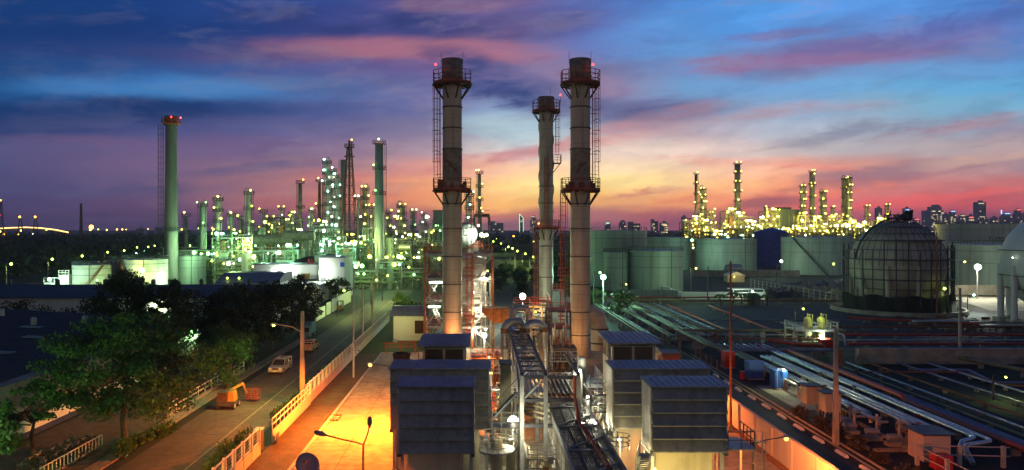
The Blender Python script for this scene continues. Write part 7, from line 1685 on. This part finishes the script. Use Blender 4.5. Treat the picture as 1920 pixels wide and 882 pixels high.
run([(60.5, 109, 1.0), (67, 106.5, 1.0), (67, 104, .9), (70, 92, .9), (84, 92, 1.0)], .28, 'pipe_green', 'pale grey pipe dropping over the bund towards the grass patch', None, 6)
run([(57, 98, .35), (64, 98, .35), (62, 90, .35), (70, 90, .35)], .2, 'pipe_blue', 'flat loop of dull pipe on dark ground beyond the red main', None, 5)
for i in range(5):
    x = 55.5 + i * .85; run([(x, 138 - i, 1.6), (x, 123 - i * .6, 1.6), (x, 122.6 - i * .6, 0)], .2, ('pipe_green', 'silver', 'pipe_blue', 'pipe_green', 'pipe_blue')[i], 'curved down pipe behind the vessel skid, %s from the skid' % 'first second third fourth fifth'.split()[i], 'curved down pipes', 5)
for i in range(9):
    x = 36.5 + i * 1.0; run([(x, 117.8, .7), (x, 110.5, .7)], .15, 'pipe_cool', 'short pale pipe in the row before the blue pipe, %s from the kerb' % 'first second third fourth fifth sixth seventh eighth ninth'.split()[i], 'short pale pipes in a row', 4)
# more of the pipe yard
for i in range(12):
    x = 27.8 + i * .55 if i < 4 else 36.0 + (i - 4) * .9; m_ = ('pipe_green', 'rust', 'steel_dark', 'pipe_blue')[i % 4]; ya, yb = (188, 120) if i < 4 else (182, 127 + (i % 3) * 3)
    run([(x, ya, .75), (x, yb, .75), (x, yb - .3, 0)], .10 + .03 * (i % 3), m_, 'thin low pipe among the runs leaving the tank field, number %s from the service road' % 'one two three four five six seven eight nine ten eleven twelve'.split()[i], 'thin low pipes of the tank field', 9)
for i, (x0_, x1_, y, z, r_, m_) in enumerate(((32, 58, 126.5, .9, .14, 'pipe_cool'), (32, 62, 129.5, 1.2, .18, 'rust'), (34, 70, 133, .7, .14, 'pipe_green'), (58, 125, 122, .7, .13, 'pipe_cool'), (60, 125, 114, .6, .15, 'pipe_blue'), (60, 125, 112.2, .6, .12, 'rust'), (30, 120, 186, .9, .2, 'rust'), (30, 75, 192, 1.2, .2, 'pipe_red'), (38, 100, 150, .5, .12, 'pipe_blue'), (62, 130, 139, .6, .16, 'rust'))):
    run([(x0_, y, z), (x1_, y, z)], r_, m_, '%s pipe lying across the dark yard, %s of the scattered cross runs' % ({'pipe_cool': 'silver', 'rust': 'rusty', 'pipe_green': 'green grey', 'pipe_blue': 'dull blue', 'pipe_red': 'red'}[m_], 'first second third fourth fifth sixth seventh eighth ninth tenth'.split()[i]), 'scattered cross runs', 6)
for i, (x, ya, yb, m_) in enumerate(((50.5, 103, 60, 'pipe_cool'), (53.5, 103, 62, 'rust'), (57.5, 103, 70, 'pipe_blue'), (61.5, 103, 78, 'pipe_cool'), (48.6, 100, 55, 'pipe_green'))):
    run([(x, ya, .45), (x, yb, .45)], .13, m_, 'pipe lying alone on the black ground outside the red main, %s from it' % 'second third fourth fifth first'.split()[i], 'lone pipes outside the red main', 6)
run([(48, 96, .5), (62, 96, .5), (62, 88, .5), (75, 84, .5)], .12, 'rust', 'thin rusty pipe zigzagging over the black ground', None, 5)
rs_ = random.Random(31)
for i in range(26):
    x, y = (rs_.uniform(33, 62), rs_.uniform(111, 132)) if i < 16 else (rs_.uniform(34, 42), rs_.uniform(64, 100))
    t = T('valve_station', 'small upright valve with hand wheel among the pipe runs', 'valve', (x, y, 0), 'valves among the pipe runs')
    h_ = rs_.uniform(1.0, 1.9); mb = MB(); mb.cyl((x, y, 0), (x, y, h_), .1, n=8); mb.cyl((x - .45, y, h_ * .55), (x + .45, y, h_ * .55), .13, n=8); mb.box(x - .2, x + .2, y - .15, y + .15, h_ * .4, h_ * .7); part(mb, 'valve_body', M[rs_.choice(('silver', 'pipe_red', 'pipe_green', 'steel_grey'))], t)
    mb = MB(); mb.ring(x, y, h_, h_ + .05, .2, .27, 12); mb.bar((x - .24, y, h_ + .02), (x + .24, y, h_ + .02), .04); part(mb, 'hand_wheel', M['pipe_red'], t)
for i, (x0_, y0_, x1_, y1_) in enumerate(((50, 134, 66, 134.3), (66, 134, 66.3, 150), (84, 146, 118, 146.3), (33, 136, 33.3, 180))):
    mb = MB(); mb.box(x0_, x1_, y0_, y1_, 0, .6); solo(mb, 'low_wall', M['concrete'], 'low concrete wall on the gravel yard, %s' % ('behind the vessel skid', 'running away beside the sphere', 'before the white sphere', 'along the pipe runs')[i], 'wall')
mb = MB()
for k in range(60):
    x, y = R.uniform(78, 112), R.uniform(134, 160); s_ = R.uniform(.2, .9); mb.box(x - s_, x + s_, y - .15, y + .15, 0, R.uniform(.1, .5))
o = link('scrap', mb.mesh('scrap', M['rust'])); meta(o, 'scattered planks and pipe offcuts between the two spheres', 'scrap', None, 'stuff')
for i, (x, y, n_) in enumerate(((88, 143, 9), (97, 137, 7))):
    t = T('pipe_trestle', 'rusty trestle with stacked pipes near the white sphere leg, ' + ('farther one' if i == 0 else 'nearer one'), 'trestle', (x, y, 0))
    mb = MB(); mb.bar((x - 4, y, .9), (x + 4, y, .9), .2)
    for s_ in (-3.5, -1, 1.5, 3.8): mb.bar((x + s_ - .5, y - .6, 0), (x + s_, y, .9), .14); mb.bar((x + s_ + .5, y + .6, 0), (x + s_, y, .9), .14)
    part(mb, 'frame', M['rust'], t); mb = MB()
    for k in range(3): mb.cyl((x - 5, y - .4 + k * .4, 1.2), (x + 5, y - .4 + k * .4, 1.2), .17, n=8)
    part(mb, 'stacked_pipes', M['pipe_cool'], t)
mb = MB(); mb.prism([(104.2, 0), (104.5, 2.1), (105.4, 2.1), (105.7, 0)], 53, 125); solo(mb, 'bund_wall', M['concrete'], 'long sloping concrete bund before the dark gravel yard', 'bund wall')

# vessel skid
t = T('vessel_skid', 'steel skid carrying two small pale yellow vessels above a white lamp', 'skid', (53, 121, 0))
x0_, x1_ = 50.3, 57.2
for x in (x0_, 52.2, 55, x1_):
    for y in (119.5, 123): mb = MB(); mb.bar((x, y, 0), (x, y, 3.9 if x in (x0_, x1_) else 2.7), .24); part(mb, 'post', M['steel_grey'], t)
mb = MB(); mb.box(x0_, x1_, 119.5, 123, 2.6, 2.75); mb.bar((x0_, 119.4, 2.6), (x1_, 119.4, 2.6), .26); part(mb, 'deck', M['steel_grey'], t)
mb = MB(); mb.rail([(x0_, 119.5, 2.75), (x1_, 119.5, 2.75), (x1_, 123, 2.75)], 1.1, .07, 1, 1.2); mb.rail([(x0_, 119.5, 2.75), (x0_, 123, 2.75)], 1.1, .07, 1, 1.2); part(mb, 'railing', M['steel_grey'], t)
for x in (53.1, 55.3): mb = MB(); mb.drum(x, 121, 1.6, 4.2, .62, 20, .45); mb.cyl((x, 121, 4.5), (x, 121, 5.2), .1, n=8); mb.tube([(x + .3, 121, 4.4), (x + .3, 121, 5.0), (x + .8, 121, 5.0), (x + .8, 121, 1)], .06, 6); part(mb, 'vessel', M['vessel_yellow'], t)
bulb(t, (54.4, 119.2, 1.7), .22, 'white'); light(t, (54.4, 118.7, 1.8), 420, (.85, 1, .75), r=.25); light(t, (54.3, 119.0, 5.6), 260, YGR, r=.2)
mb = MB(); mb.box(53.6, 55.4, 117.0, 118.4, 0, 1.5); part(mb, 'red_cabinet', M['red_paint'], t)
mb = MB()
for k in range(8): mb.cyl((51.5 + k * .6, 119.0 - (k % 3) * .4, .1), (51.5 + k * .6, 119.0 - (k % 3) * .4, R.uniform(.7, 1.5)), .12, n=8)
mb.cyl((51.2, 118.8, .9), (56.3, 118.8, .9), .12, n=8); part(mb, 'valves', M['silver'], t)
# cabinets
def cabinet(x0, x1, y0, y1, h, m, label, wide=False):
    t = T('equipment_cabinet', label, 'cabinet', ((x0 + x1) / 2, (y0 + y1) / 2, 0)); mb = MB(); mb.box(x0, x1, y0, y1, .15, h); part(mb, 'body', M[m], t)
    mb = MB(); mb.box(x0 - .06, x1 + .06, y0 - .06, y1 + .06, h, h + .06); part(mb, 'roof', M[m], t)
    mb = MB(); mb.box(x0 + .08, (x0 + x1) / 2 - .02, y0 - .03, y0, .3, h - .1); mb.box((x0 + x1) / 2 + .02, x1 - .08, y0 - .03, y0, .3, h - .1); d = part(mb, 'door', M[m], t)
    mb = MB(); mb.box((x0 + x1) / 2 - .12, (x0 + x1) / 2 - .07, y0 - .07, y0 - .03, h * .5, h * .6); part(mb, 'handle', M['steel_grey'], d)
    mb = MB(); mb.box(x0 - .1, x1 + .1, y0 - .1, y1 + .1, 0, .15); part(mb, 'plinth', M['concrete'], t)
cabinet(33.1, 34.5, 101, 102.6, 2.2, 'red_paint', 'tall red cabinet behind the orange pole')
cabinet(33.7, 35.5, 93.5, 95.2, 2.1, 'blue_paint', 'blue cabinet just behind the orange pole, beside a red drum')
cabinet(34.6, 36.1, 87.6, 89.2, 2.2, 'blue_paint', 'bright blue cabinet lit by the small white lamp')
mb = MB(); mb.drum(33.0, 94.0, 0, 1.0, .32, 16); solo(mb, 'drum', M['red_paint'], 'small red drum beside the blue cabinet', 'drum')
t = T('work_lamp', 'small glaring white lamp above the bright blue cabinet', 'lamp', (35.5, 87.2, 0)); mb = MB(); mb.cyl((34.75, 87.3, 0), (34.75, 87.3, 2.6), .05, n=8); mb.bar((34.75, 87.3, 2.55), (35.5, 87.2, 2.55), .05); part(mb, 'post', M['steel_grey'], t)
bulb(t, (35.5, 87.2, 2.4), .15, 'white'); light(t, (35.7, 86.8, 2.9), 480, (.95, 1, .55), r=.15)
sheet('pale_slab', [(33.2, 78), (37.5, 78), (37.5, 90), (33.2, 90)], .016, G['pale'], 'mossy concrete slab under the bright blue cabinet', 'ground')
sheet('kerb_grass', [(31.15, 70), (31.55, 70), (31.55, 110), (31.15, 110)], .012, G['lawn'], 'thin strip of grass behind the kerb', 'grass')
for i, y in enumerate((100, 102.5, 105, 107.5, 110)):
    mb = MB(); mb.box(31.7, 31.85, y - .08, y + .08, 0, 1.3); solo(mb, 'marker_post', M['steel_orange'], 'short orange marker post by the red cabinet, %s from the camera' % 'first second third fourth fifth'.split()[i], 'post', 'short orange marker posts')
# row of tank stands and pumps near the bundle
for i, (x, y) in enumerate(((33.9, 76.5), (34.3, 73.2))):
    t = T('dosing_tank', ['orange lit square dosing tank on legs, behind the thick red pole', 'orange lit square dosing tank on legs, in front of its twin'][i], 'tank', (x, y, 0)); mb = MB(); mb.box(x - .75, x + .75, y - .7, y + .7, 1.1, 2.9); part(mb, 'body', M['cream'], t)
    mb = MB(); mb.box(x - .95, x + .95, y - .9, y + .9, 2.9, 3.0); part(mb, 'lid', M['steel_dark'], t)
    for sx in (-.7, .7):
        for sy in (-.6, .6): mb = MB(); mb.bar((x + sx * 1.3, y + sy, 0), (x + sx, y + sy, 1.15), .1); part(mb, 'leg', M['steel_grey'], t)
for i, (x, y) in enumerate(((34.2, 69.0), (35.2, 67.0), (36.2, 65.2), (34.8, 71.0))):
    t = T('pump_set', 'orange lit pump set with upright valves, %s from the thick red pole' % ['second', 'third', 'fourth', 'first'][i], 'pump', (x, y, 0), 'pump sets by the pipe bundle')
    mb = MB(); mb.box(x - .7, x + .7, y - .5, y + .5, 0, .35); part(mb, 'plinth', M['concrete'], t)
    mb = MB(); mb.cyl((x - .6, y, .75), (x + .2, y, .75), .3, n=14); mb.cyl((x + .2, y, .75), (x + .6, y, .75), .2, n=12); part(mb, 'motor', M['steel_grey'], t)
    mb = MB(); mb.cyl((x + .4, y, .8), (x + .4, y, 2.3), .13, n=10); mb.cyl((x + .4, y, 1.6), (x + 1.4, y, 1.6), .12, n=10); mb.cyl((x + .1, y - .1, 2.0), (x + .7, y - .1, 2.0), .1, n=10); part(mb, 'valve_pipe', M['silver'], t)
mb = MB()
for a, b in (((33.2, 63.4), (36.6, 63.4)), ((36.6, 63.4), (36.6, 72)), ((33.2, 63.4), (33.2, 72)), ((33.2, 72), (36.6, 72))): mb.box(min(a[0], b[0]) - .1, max(a[0], b[0]) + .1, min(a[1], b[1]) - .1, max(a[1], b[1]) + .1, 0, .3)
solo(mb, 'pump_bund', M['concrete'], 'low concrete kerb enclosing the pump sets', 'bund wall')
t = T('brick_box', 'low orange lit block house at the end of the pump sets', 'block house', (37.3, 62, 0)); mb = MB(); mb.box(36.0, 38.2, 60.6, 62.8, 0, 2.2); part(mb, 'wall', M['wallpaint'], t); mb = MB(); mb.box(35.8, 38.6, 60.3, 63.2, 2.2, 2.32); part(mb, 'roof', M['steel_dark'], t)
t = T('post_fence', 'yellow lit post and rail fence at the lower corner by the silver bundle', 'fence', (36, 58, 0))
PP = [(35.0, 59.8), (35.05, 56.0), (35.1, 52)]
for p in PP + [(38.2, 59.5), (41.5, 59.2)]: mb = MB(); mb.box(p[0] - .13, p[0] + .13, p[1] - .13, p[1] + .13, 0, 1.7); part(mb, 'post', M['wallpaint'], t)
mb = MB(); 
for z in (1.6, .9): mb.bar((35, 59.8, z), (35.1, 50, z), .07); mb.bar((35, 59.8, z), (42, 59.2, z), .07)
part(mb, 'rail', M['wallpaint'], t)
mb = MB(); mb.box(35.6, 36.9, 58.2, 59.2, .1, 1.2); solo(mb, 'red_box', M['red_paint'], 'small red hose box inside the post and rail fence', 'box')

# ------------------------------------------------------------------ boundary wall, its lamp, ladder platform
t = T('boundary_wall', 'long plain boundary wall washed orange by a sodium lamp', 'wall', (24.4, 75, 0))
mb = MB(); mb.box(24.3, 24.5, 36, 118, 0, 2.42); part(mb, 'wall', M['wallpaint'], t)
for k in range(21): mb = MB(); y = 38 + k * 4; mb.box(24.2, 24.3, y, y + .18, 0, 2.42); part(mb, 'pilaster', M['wallpaint'], t)
mb = MB(); mb.box(24.25, 24.55, 36, 118, 2.42, 2.5); part(mb, 'coping', M['wallpaint'], t)
mb = MB(); mb.box(23.6, 24.2, 36, 118, 0, .1); part(mb, 'gutter', M['rust'], t)
Y = 51.5; lx, _, lz = wp(1474, 821, Y); px_ = xa(1412, Y)
t = T('wall_lamp', 'glowing sodium lamp on a long arm beside the caged ladder', 'lamp', (px_, Y, 0))
mb = MB(); mb.cyl((px_, Y, 0), (px_, Y, lz - .3), .07, n=8); part(mb, 'post', M['steel_dark'], t); mb = MB(); mb.tube([(px_, Y, lz - .45), (px_ + .9, Y, lz - .15), (lx - .2, Y, lz + .03)], .04, 6); part(mb, 'arm', M['steel_dark'], t)
mb = MB(); mb.hexa([(lx - .28, Y - .14, lz + .02), (lx + .28, Y - .14, lz + .02), (lx + .28, Y + .14, lz + .02), (lx - .28, Y + .14, lz + .02)], [(lx - .17, Y - .1, lz + .16), (lx + .17, Y - .1, lz + .16), (lx + .17, Y + .1, lz + .16), (lx - .17, Y + .1, lz + .16)]); part(mb, 'lamp_head', M['steel_grey'], t)
bulb(t, (lx, Y - .04, lz - .06), .15, 'orange'); light(t, (lx, Y, lz - .38), 7000, (1, .20, .03), aim=(lx, Y + 2, 0), angle=166, blend=.3, r=.2)
t = T('wall_lamp', 'sodium lamp on the wall side of the louvred house, farther down the boundary wall', 'lamp', (18.5, 74, 0)); mb = MB(); mb.cyl((18.5, 74, 0), (18.5, 74, 5), .07, n=8); part(mb, 'post', M['steel_dark'], t); bulb(t, (18.9, 74, 4.9), .08, 'orange'); light(t, (19.6, 74, 4.6), 6000, (1, .20, .03), aim=(20, 74, 0), angle=160, blend=.3, r=.2)
t = T('ladder_platform', 'steel landing with a caged ladder at the side of the near louvred house', 'platform', (18, 51.5, 0))
mb = MB(); mb.box(16.7, 18.7, 50.5, 53.5, 3.95, 4.05); part(mb, 'deck', M['steel_grey'], t)
mb = MB(); mb.rail([(16.8, 50.6, 4.05), (18.6, 50.6, 4.05), (18.6, 53.4, 4.05)], 1.15, .055, 1, .8); part(mb, 'railing', M['steel_dark'], t)
mb = MB(); ladder(mb, 18.9, 50.6, .1, 5.2, .5, 1, 0, True, .8, .045, 0, -1); part(mb, 'caged_ladder', M['steel_grey'], t)
mb = MB(); mb.bar((16.9, 53.3, 4.05), (16.9, 56, 7.4), .1); mb.bar((17.7, 53.3, 4.05), (17.7, 56, 7.4), .1)
for k in range(9): f = k / 9; mb.box(16.9, 17.7, 53.3 + 2.7 * f, 53.55 + 2.7 * f, 4.1 + 3.3 * f, 4.14 + 3.3 * f)
part(mb, 'stair_flight', M['steel_dark'], t)
for x in (16.9, 18.6): mb = MB(); mb.bar((x, 53.3, 0), (x, 53.3, 3.95), .14); part(mb, 'support_post', M['steel_grey'], t)
t = T('wall_light', 'warm light fitting under the near louvred house by the cable bridge', 'lamp', (12.2, 49.3, 0)); mb = MB(); mb.cyl((11.3, 49.4, 0), (11.3, 49.4, 3.2), .05, n=8); part(mb, 'post', M['steel_grey'], t); bulb(t, (11.5, 49.2, 3.1), .1, 'yellow'); light(t, (11.9, 48.7, 2.4), 330, (1, .74, .24), r=.15)
light(t, (15.2, 48.6, 2.2), 240, (1, .74, .24), r=.15)
t = T('wall_light', 'white light fitting between the two pale louvred houses', 'lamp', (9.9, 54.6, 0)); mb = MB(); mb.cyl((10.3, 55, 0), (10.3, 55, 3.7), .05, n=8); part(mb, 'post', M['steel_grey'], t); bulb(t, (10.2, 54.7, 3.5), .1, 'white'); light(t, (10.3, 54.3, 3.0), 340, (1, .85, .45), r=.15)
t = T('side_stair', 'steel stair with caged top beside the yellow wall of the near louvred house', 'stair', (11, 52, 0)); mb = MB(); mb.bar((10.3, 48, 4.4), (11.2, 54, 1.0), .12); mb.bar((10.3, 48, 5.4), (11.2, 54, 2.0), .06)
for k in range(12): f = k / 12; mb.box(10.3 + .9 * f, 11.0 + .9 * f, 48 + 6 * f, 48.3 + 6 * f, 4.4 - 3.4 * f, 4.44 - 3.4 * f); mb.bar((10.3 + .9 * f, 48 + 6 * f, 4.4 - 3.4 * f), (10.3 + .9 * f, 48 + 6 * f, 5.4 - 3.4 * f), .04)
part(mb, 'stair_flight', M['steel_grey'], t)
mb = MB(); mb.rail(ring_pts(10.0, 53.4, .7, 3.2, 10), 1.0, .05, 2, .5, True); part(mb, 'cage_ring', M['steel_grey'], t)

# ------------------------------------------------------------------ the sparkling refinery on the horizon
Yr = 620
M['refinery_steel'] = mat('refinery_steel', (0.20, 0.19, 0.09), 0.6)
gR = 'columns of the sparkling refinery'
def rcol(px, ytop, w, plats, nl, lab, seed, m='chimney', style='dome', taper=1.0, lk='yellow', lr=.46, red=False):
    return column(px, ytop, Yr + seed % 7 * 3, w, lab, m, plats, nl, lk, seed, style, gR, lr, taper=taper, red_top=red, zlow=.35)
rcol(1305, 327, 5, 5, 4, 'thin ribbed stack at the near end of the sparkling refinery', 301, 'stack_top', 'flat')
rcol(1318, 352, 9, 6, 15, 'hooped column thick with lamps beside the thin ribbed stack', 302)
rcol(1383, 308, 10, 6, 12, 'tallest stack of the sparkling refinery with a string of lamps', 303, 'chimney', 'flat')
rcol(1505, 347, 8, 6, 11, 'lamp dotted column just before the second tallest refinery stack', 304)
rcol(1523, 323, 9, 4, 10, 'second tallest refinery stack with a red lamp ring', 305, 'chimney', 'flat', red=True)
rcol(1543, 358, 9, 5, 12, 'column with lamps on its far side, after the second tallest refinery stack', 306)
rcol(1584, 333, 9, 5, 6, 'dark one of the twin refinery columns', 307, 'stack_top')
rcol(1592, 332, 7, 6, 12, 'lamp lit one of the twin refinery columns', 308)
rcol(1625, 386, 6, 3, 6, 'short lamp lit column past the twin refinery columns', 309)
rcol(1663, 384, 6, 3, 7, 'last short column, its lamps above the scaffolded sphere', 310)
rcol(1437, 388, 6, 4, 6, 'short column between the tallest stack and the olive block', 311)
rcol(1561, 388, 5, 3, 5, 'short thin column before the twin refinery columns', 312)
for i, (a, b, c, n, lab) in enumerate(((1284, 1342, 396, 62, 'dense lit frames at the foot of the hooped column'), (1338, 1372, 418, 30, 'low lit frames between hooped column and tallest stack'), (1362, 1412, 396, 60, 'stepped lit frames round the tallest stack'), (1408, 1430, 420, 18, 'low lit frames after the tallest stack'), (1424, 1462, 396, 44, 'square lit frame tower before the olive block'), (1456, 1500, 428, 30, 'low lit pipe rack in front of the olive block'), (1496, 1556, 404, 60, 'lit frames at the foot of the second tallest stack'), (1552, 1606, 406, 50, 'lit frames at the foot of the twin columns'), (1600, 1660, 414, 44, 'lit frames trailing off towards the scaffolded sphere'))):
    unit(a, b, c, Yr - 10 - i * 2, 16, lab, ('yellow', 'yellow', 'ygreen', 'yellow', 'white'), n, 320 + i, 'refinery_steel', .48, 3, 'units of the sparkling refinery', 'refinery_steel')
unit(1286, 1480, 430, 540, 12, 'long low row of lit pipe racks before the sparkling refinery', ('yellow', 'white', 'teal', 'yellow'), 70, 340, 'refinery_steel', .46, 4, 'units of the sparkling refinery', 'refinery_steel', prof=(.9, .7, 1, .8, .9))
unit(1462, 1650, 428, 545, 12, 'second long row of lit pipe racks towards the sphere', ('yellow', 'white', 'yellow'), 64, 341, 'refinery_steel', .46, 4, 'units of the sparkling refinery', 'refinery_steel', prof=(.9, .8, 1, .8))
t = T('plant_block', 'plain olive block standing among the sparkling refinery columns', 'plant block', (xa(1479, 640), 645, 0)); mb = MB(); mb.box(xa(1460, 640), xa(1500, 640), 640, 655, 0, za(393, 640)); part(mb, 'wall', M['tank'], t); mb = MB(); mb.box(xa(1463, 640), xa(1483, 640), 639, 650, za(393, 640), za(389, 640)); part(mb, 'roof_house', M['steel_dark'], t)
for px_, e in ((1318, 16000), (1383, 14000), (1440, 9000), (1480, 9000), (1520, 14000), (1590, 14000), (1630, 8000)): light(None, (xa(px_, 600), 590, 26), e * 1.8, (1, .92, .22), r=1.5)

# ------------------------------------------------------------------ city skyline
rs = random.Random(77)
def tower(px, ytop, w, Y, label, m='tower_grey', nw=20, top=None, style=0, group='towers of the far city'):
    x = xa(px, Y); hw = w / 2 * Y / F; zt = za(ytop, Y); t = T('city_tower', label, 'tower', (x, Y, 0), group)
    mb = MB()
    if style == 1: mb.box(x - hw, x + hw, Y, Y + hw * 1.6, 0, zt * .8); mb.box(x - hw * .65, x + hw * .75, Y + 1, Y + hw * 1.5, zt * .8, zt * .93); mb.box(x - hw * .3, x + hw * .5, Y + 2, Y + hw, zt * .93, zt)
    elif style == 2: mb.hexa([(x - hw, Y, 0), (x + hw, Y, 0), (x + hw, Y + hw * 2, 0), (x - hw, Y + hw * 2, 0)], [(x - hw, Y, zt), (x + hw, Y, zt * .82), (x + hw, Y + hw * 2, zt * .82), (x - hw, Y + hw * 2, zt)])
    elif style == 3: mb.box(x - hw, x - hw * .2, Y, Y + hw, 0, zt); mb.box(x - hw * .2 + .5, x + hw, Y + 4, Y + hw, 0, zt * .86)
    else: mb.box(x - hw, x + hw, Y, Y + hw * 1.6, 0, zt); mb.box(x - hw * .3, x + hw * .4, Y + 3, Y + hw, zt, zt + 5)
    part(mb, 'facade', M[m], t)
    mb = MB(); cols = max(2, int(2 * hw / 5)); rows = max(3, int(zt * .78 / 6))
    for k in range(rows): mb.box(x - hw * .94, x + hw * .94, Y - .5, Y, 6 + k * (zt * .76) / rows, 6 + k * (zt * .76) / rows + 1.6)
    part(mb, 'window_bands', M['glass'], t)
    if nw:
        mb = MB()
        for k in range(nw):
            cx_ = x - hw * .9 + 1.8 * hw * rs.randrange(cols) / cols; z = 6 + rs.randrange(rows) * (zt * .76) / rows; L_ = rs.choice((2.5, 4, 7)); mb.box(cx_, min(x + hw * .95, cx_ + L_), Y - .9, Y - .52, z - .2, z + 1.9)
        part(mb, 'lit_windows', E['win'], t)
    if top: mb = MB(); mb.box(x - hw * .8, x + hw * .5, Y - 1.2, Y - .6, zt - 6, zt - 3.5); part(mb, 'roof_sign', E[top], t)
Yc_ = 2600
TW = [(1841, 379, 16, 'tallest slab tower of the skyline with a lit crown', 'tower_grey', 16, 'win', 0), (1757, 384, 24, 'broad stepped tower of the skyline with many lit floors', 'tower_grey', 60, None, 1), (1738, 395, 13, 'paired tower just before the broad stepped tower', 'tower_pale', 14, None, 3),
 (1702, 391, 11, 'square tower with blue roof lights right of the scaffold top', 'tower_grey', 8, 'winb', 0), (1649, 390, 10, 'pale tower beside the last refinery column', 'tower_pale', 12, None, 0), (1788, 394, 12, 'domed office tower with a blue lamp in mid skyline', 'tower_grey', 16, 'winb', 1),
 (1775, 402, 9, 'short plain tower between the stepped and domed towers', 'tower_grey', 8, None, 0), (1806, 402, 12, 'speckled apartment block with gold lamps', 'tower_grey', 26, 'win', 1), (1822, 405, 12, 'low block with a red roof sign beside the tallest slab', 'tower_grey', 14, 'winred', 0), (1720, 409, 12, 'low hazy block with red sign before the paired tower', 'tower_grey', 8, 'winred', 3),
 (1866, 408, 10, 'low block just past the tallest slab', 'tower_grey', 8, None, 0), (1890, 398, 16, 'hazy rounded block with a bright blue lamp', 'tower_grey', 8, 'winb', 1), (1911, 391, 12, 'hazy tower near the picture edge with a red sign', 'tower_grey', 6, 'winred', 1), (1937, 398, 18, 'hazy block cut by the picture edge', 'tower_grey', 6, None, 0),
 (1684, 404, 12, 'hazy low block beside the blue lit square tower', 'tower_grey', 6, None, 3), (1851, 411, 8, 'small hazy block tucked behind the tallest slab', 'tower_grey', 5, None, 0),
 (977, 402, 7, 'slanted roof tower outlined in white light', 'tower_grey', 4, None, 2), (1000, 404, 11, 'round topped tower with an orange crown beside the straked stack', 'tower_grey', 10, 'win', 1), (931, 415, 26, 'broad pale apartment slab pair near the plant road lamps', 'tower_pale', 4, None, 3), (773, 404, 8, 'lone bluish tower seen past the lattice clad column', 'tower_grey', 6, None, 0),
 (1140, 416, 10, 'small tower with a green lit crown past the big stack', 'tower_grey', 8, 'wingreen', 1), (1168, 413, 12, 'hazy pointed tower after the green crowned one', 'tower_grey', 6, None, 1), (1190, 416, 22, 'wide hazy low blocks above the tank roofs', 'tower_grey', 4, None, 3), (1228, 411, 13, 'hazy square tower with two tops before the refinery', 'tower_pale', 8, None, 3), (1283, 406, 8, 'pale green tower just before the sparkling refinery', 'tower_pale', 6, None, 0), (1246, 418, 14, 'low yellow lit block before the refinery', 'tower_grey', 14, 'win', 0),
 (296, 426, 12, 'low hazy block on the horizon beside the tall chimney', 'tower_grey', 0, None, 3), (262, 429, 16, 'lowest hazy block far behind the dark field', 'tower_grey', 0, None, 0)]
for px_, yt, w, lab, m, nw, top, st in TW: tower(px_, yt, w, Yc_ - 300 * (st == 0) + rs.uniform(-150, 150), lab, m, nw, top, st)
x = xa(977, 2400); t = T('light_outline', 'white light strips tracing the slanted tower edge', 'light strip', (x, 2398, 0)); mb = MB(); zt = za(402, 2400); hw = 3.5 * 2400 / F
mb.bar((x - hw, 2380, 8), (x - hw, 2380, zt), 1.6); mb.bar((x - hw, 2380, zt), (x + hw, 2380, zt * .8), 1.6); mb.bar((x + hw, 2380, zt * .8), (x + hw, 2380, 8), 1.4); part(mb, 'strip', E['wingreen'], t)
Y = 2200; x = xa(1877, Y); t = T('lit_mast', 'thin white lit mast beyond the tallest slab', 'mast', (x, Y, 0)); mb = MB(); mb.bar((x, Y, 0), (x, Y, za(393, Y)), 1.5); part(mb, 'post', M['steel_grey'], t); mb = MB(); mb.box(x - 1.5, x + 1.5, Y - 2, Y - 1, za(402, Y), za(394, Y)); part(mb, 'sign', E['winb'], t)
mb = MB(); mb.box(-2600, 3200, -60, 2950, -1.5, 125)
m = bpy.data.materials.new('evening_haze'); m.use_nodes = True; nt = m.node_tree; nt.nodes.clear()
vo = nt.nodes.new('ShaderNodeVolumePrincipled'); vo.inputs['Color'].default_value = (.82, .80, .90, 1); vo.inputs['Density'].default_value = .00013; vo.inputs['Anisotropy'].default_value = .3
ou = nt.nodes.new('ShaderNodeOutputMaterial'); nt.links.new(vo.outputs[0], ou.inputs['Volume'])
o = link('haze', mb.mesh('haze', m)); meta(o, 'thin evening haze over the whole plant', 'haze', None, 'stuff')
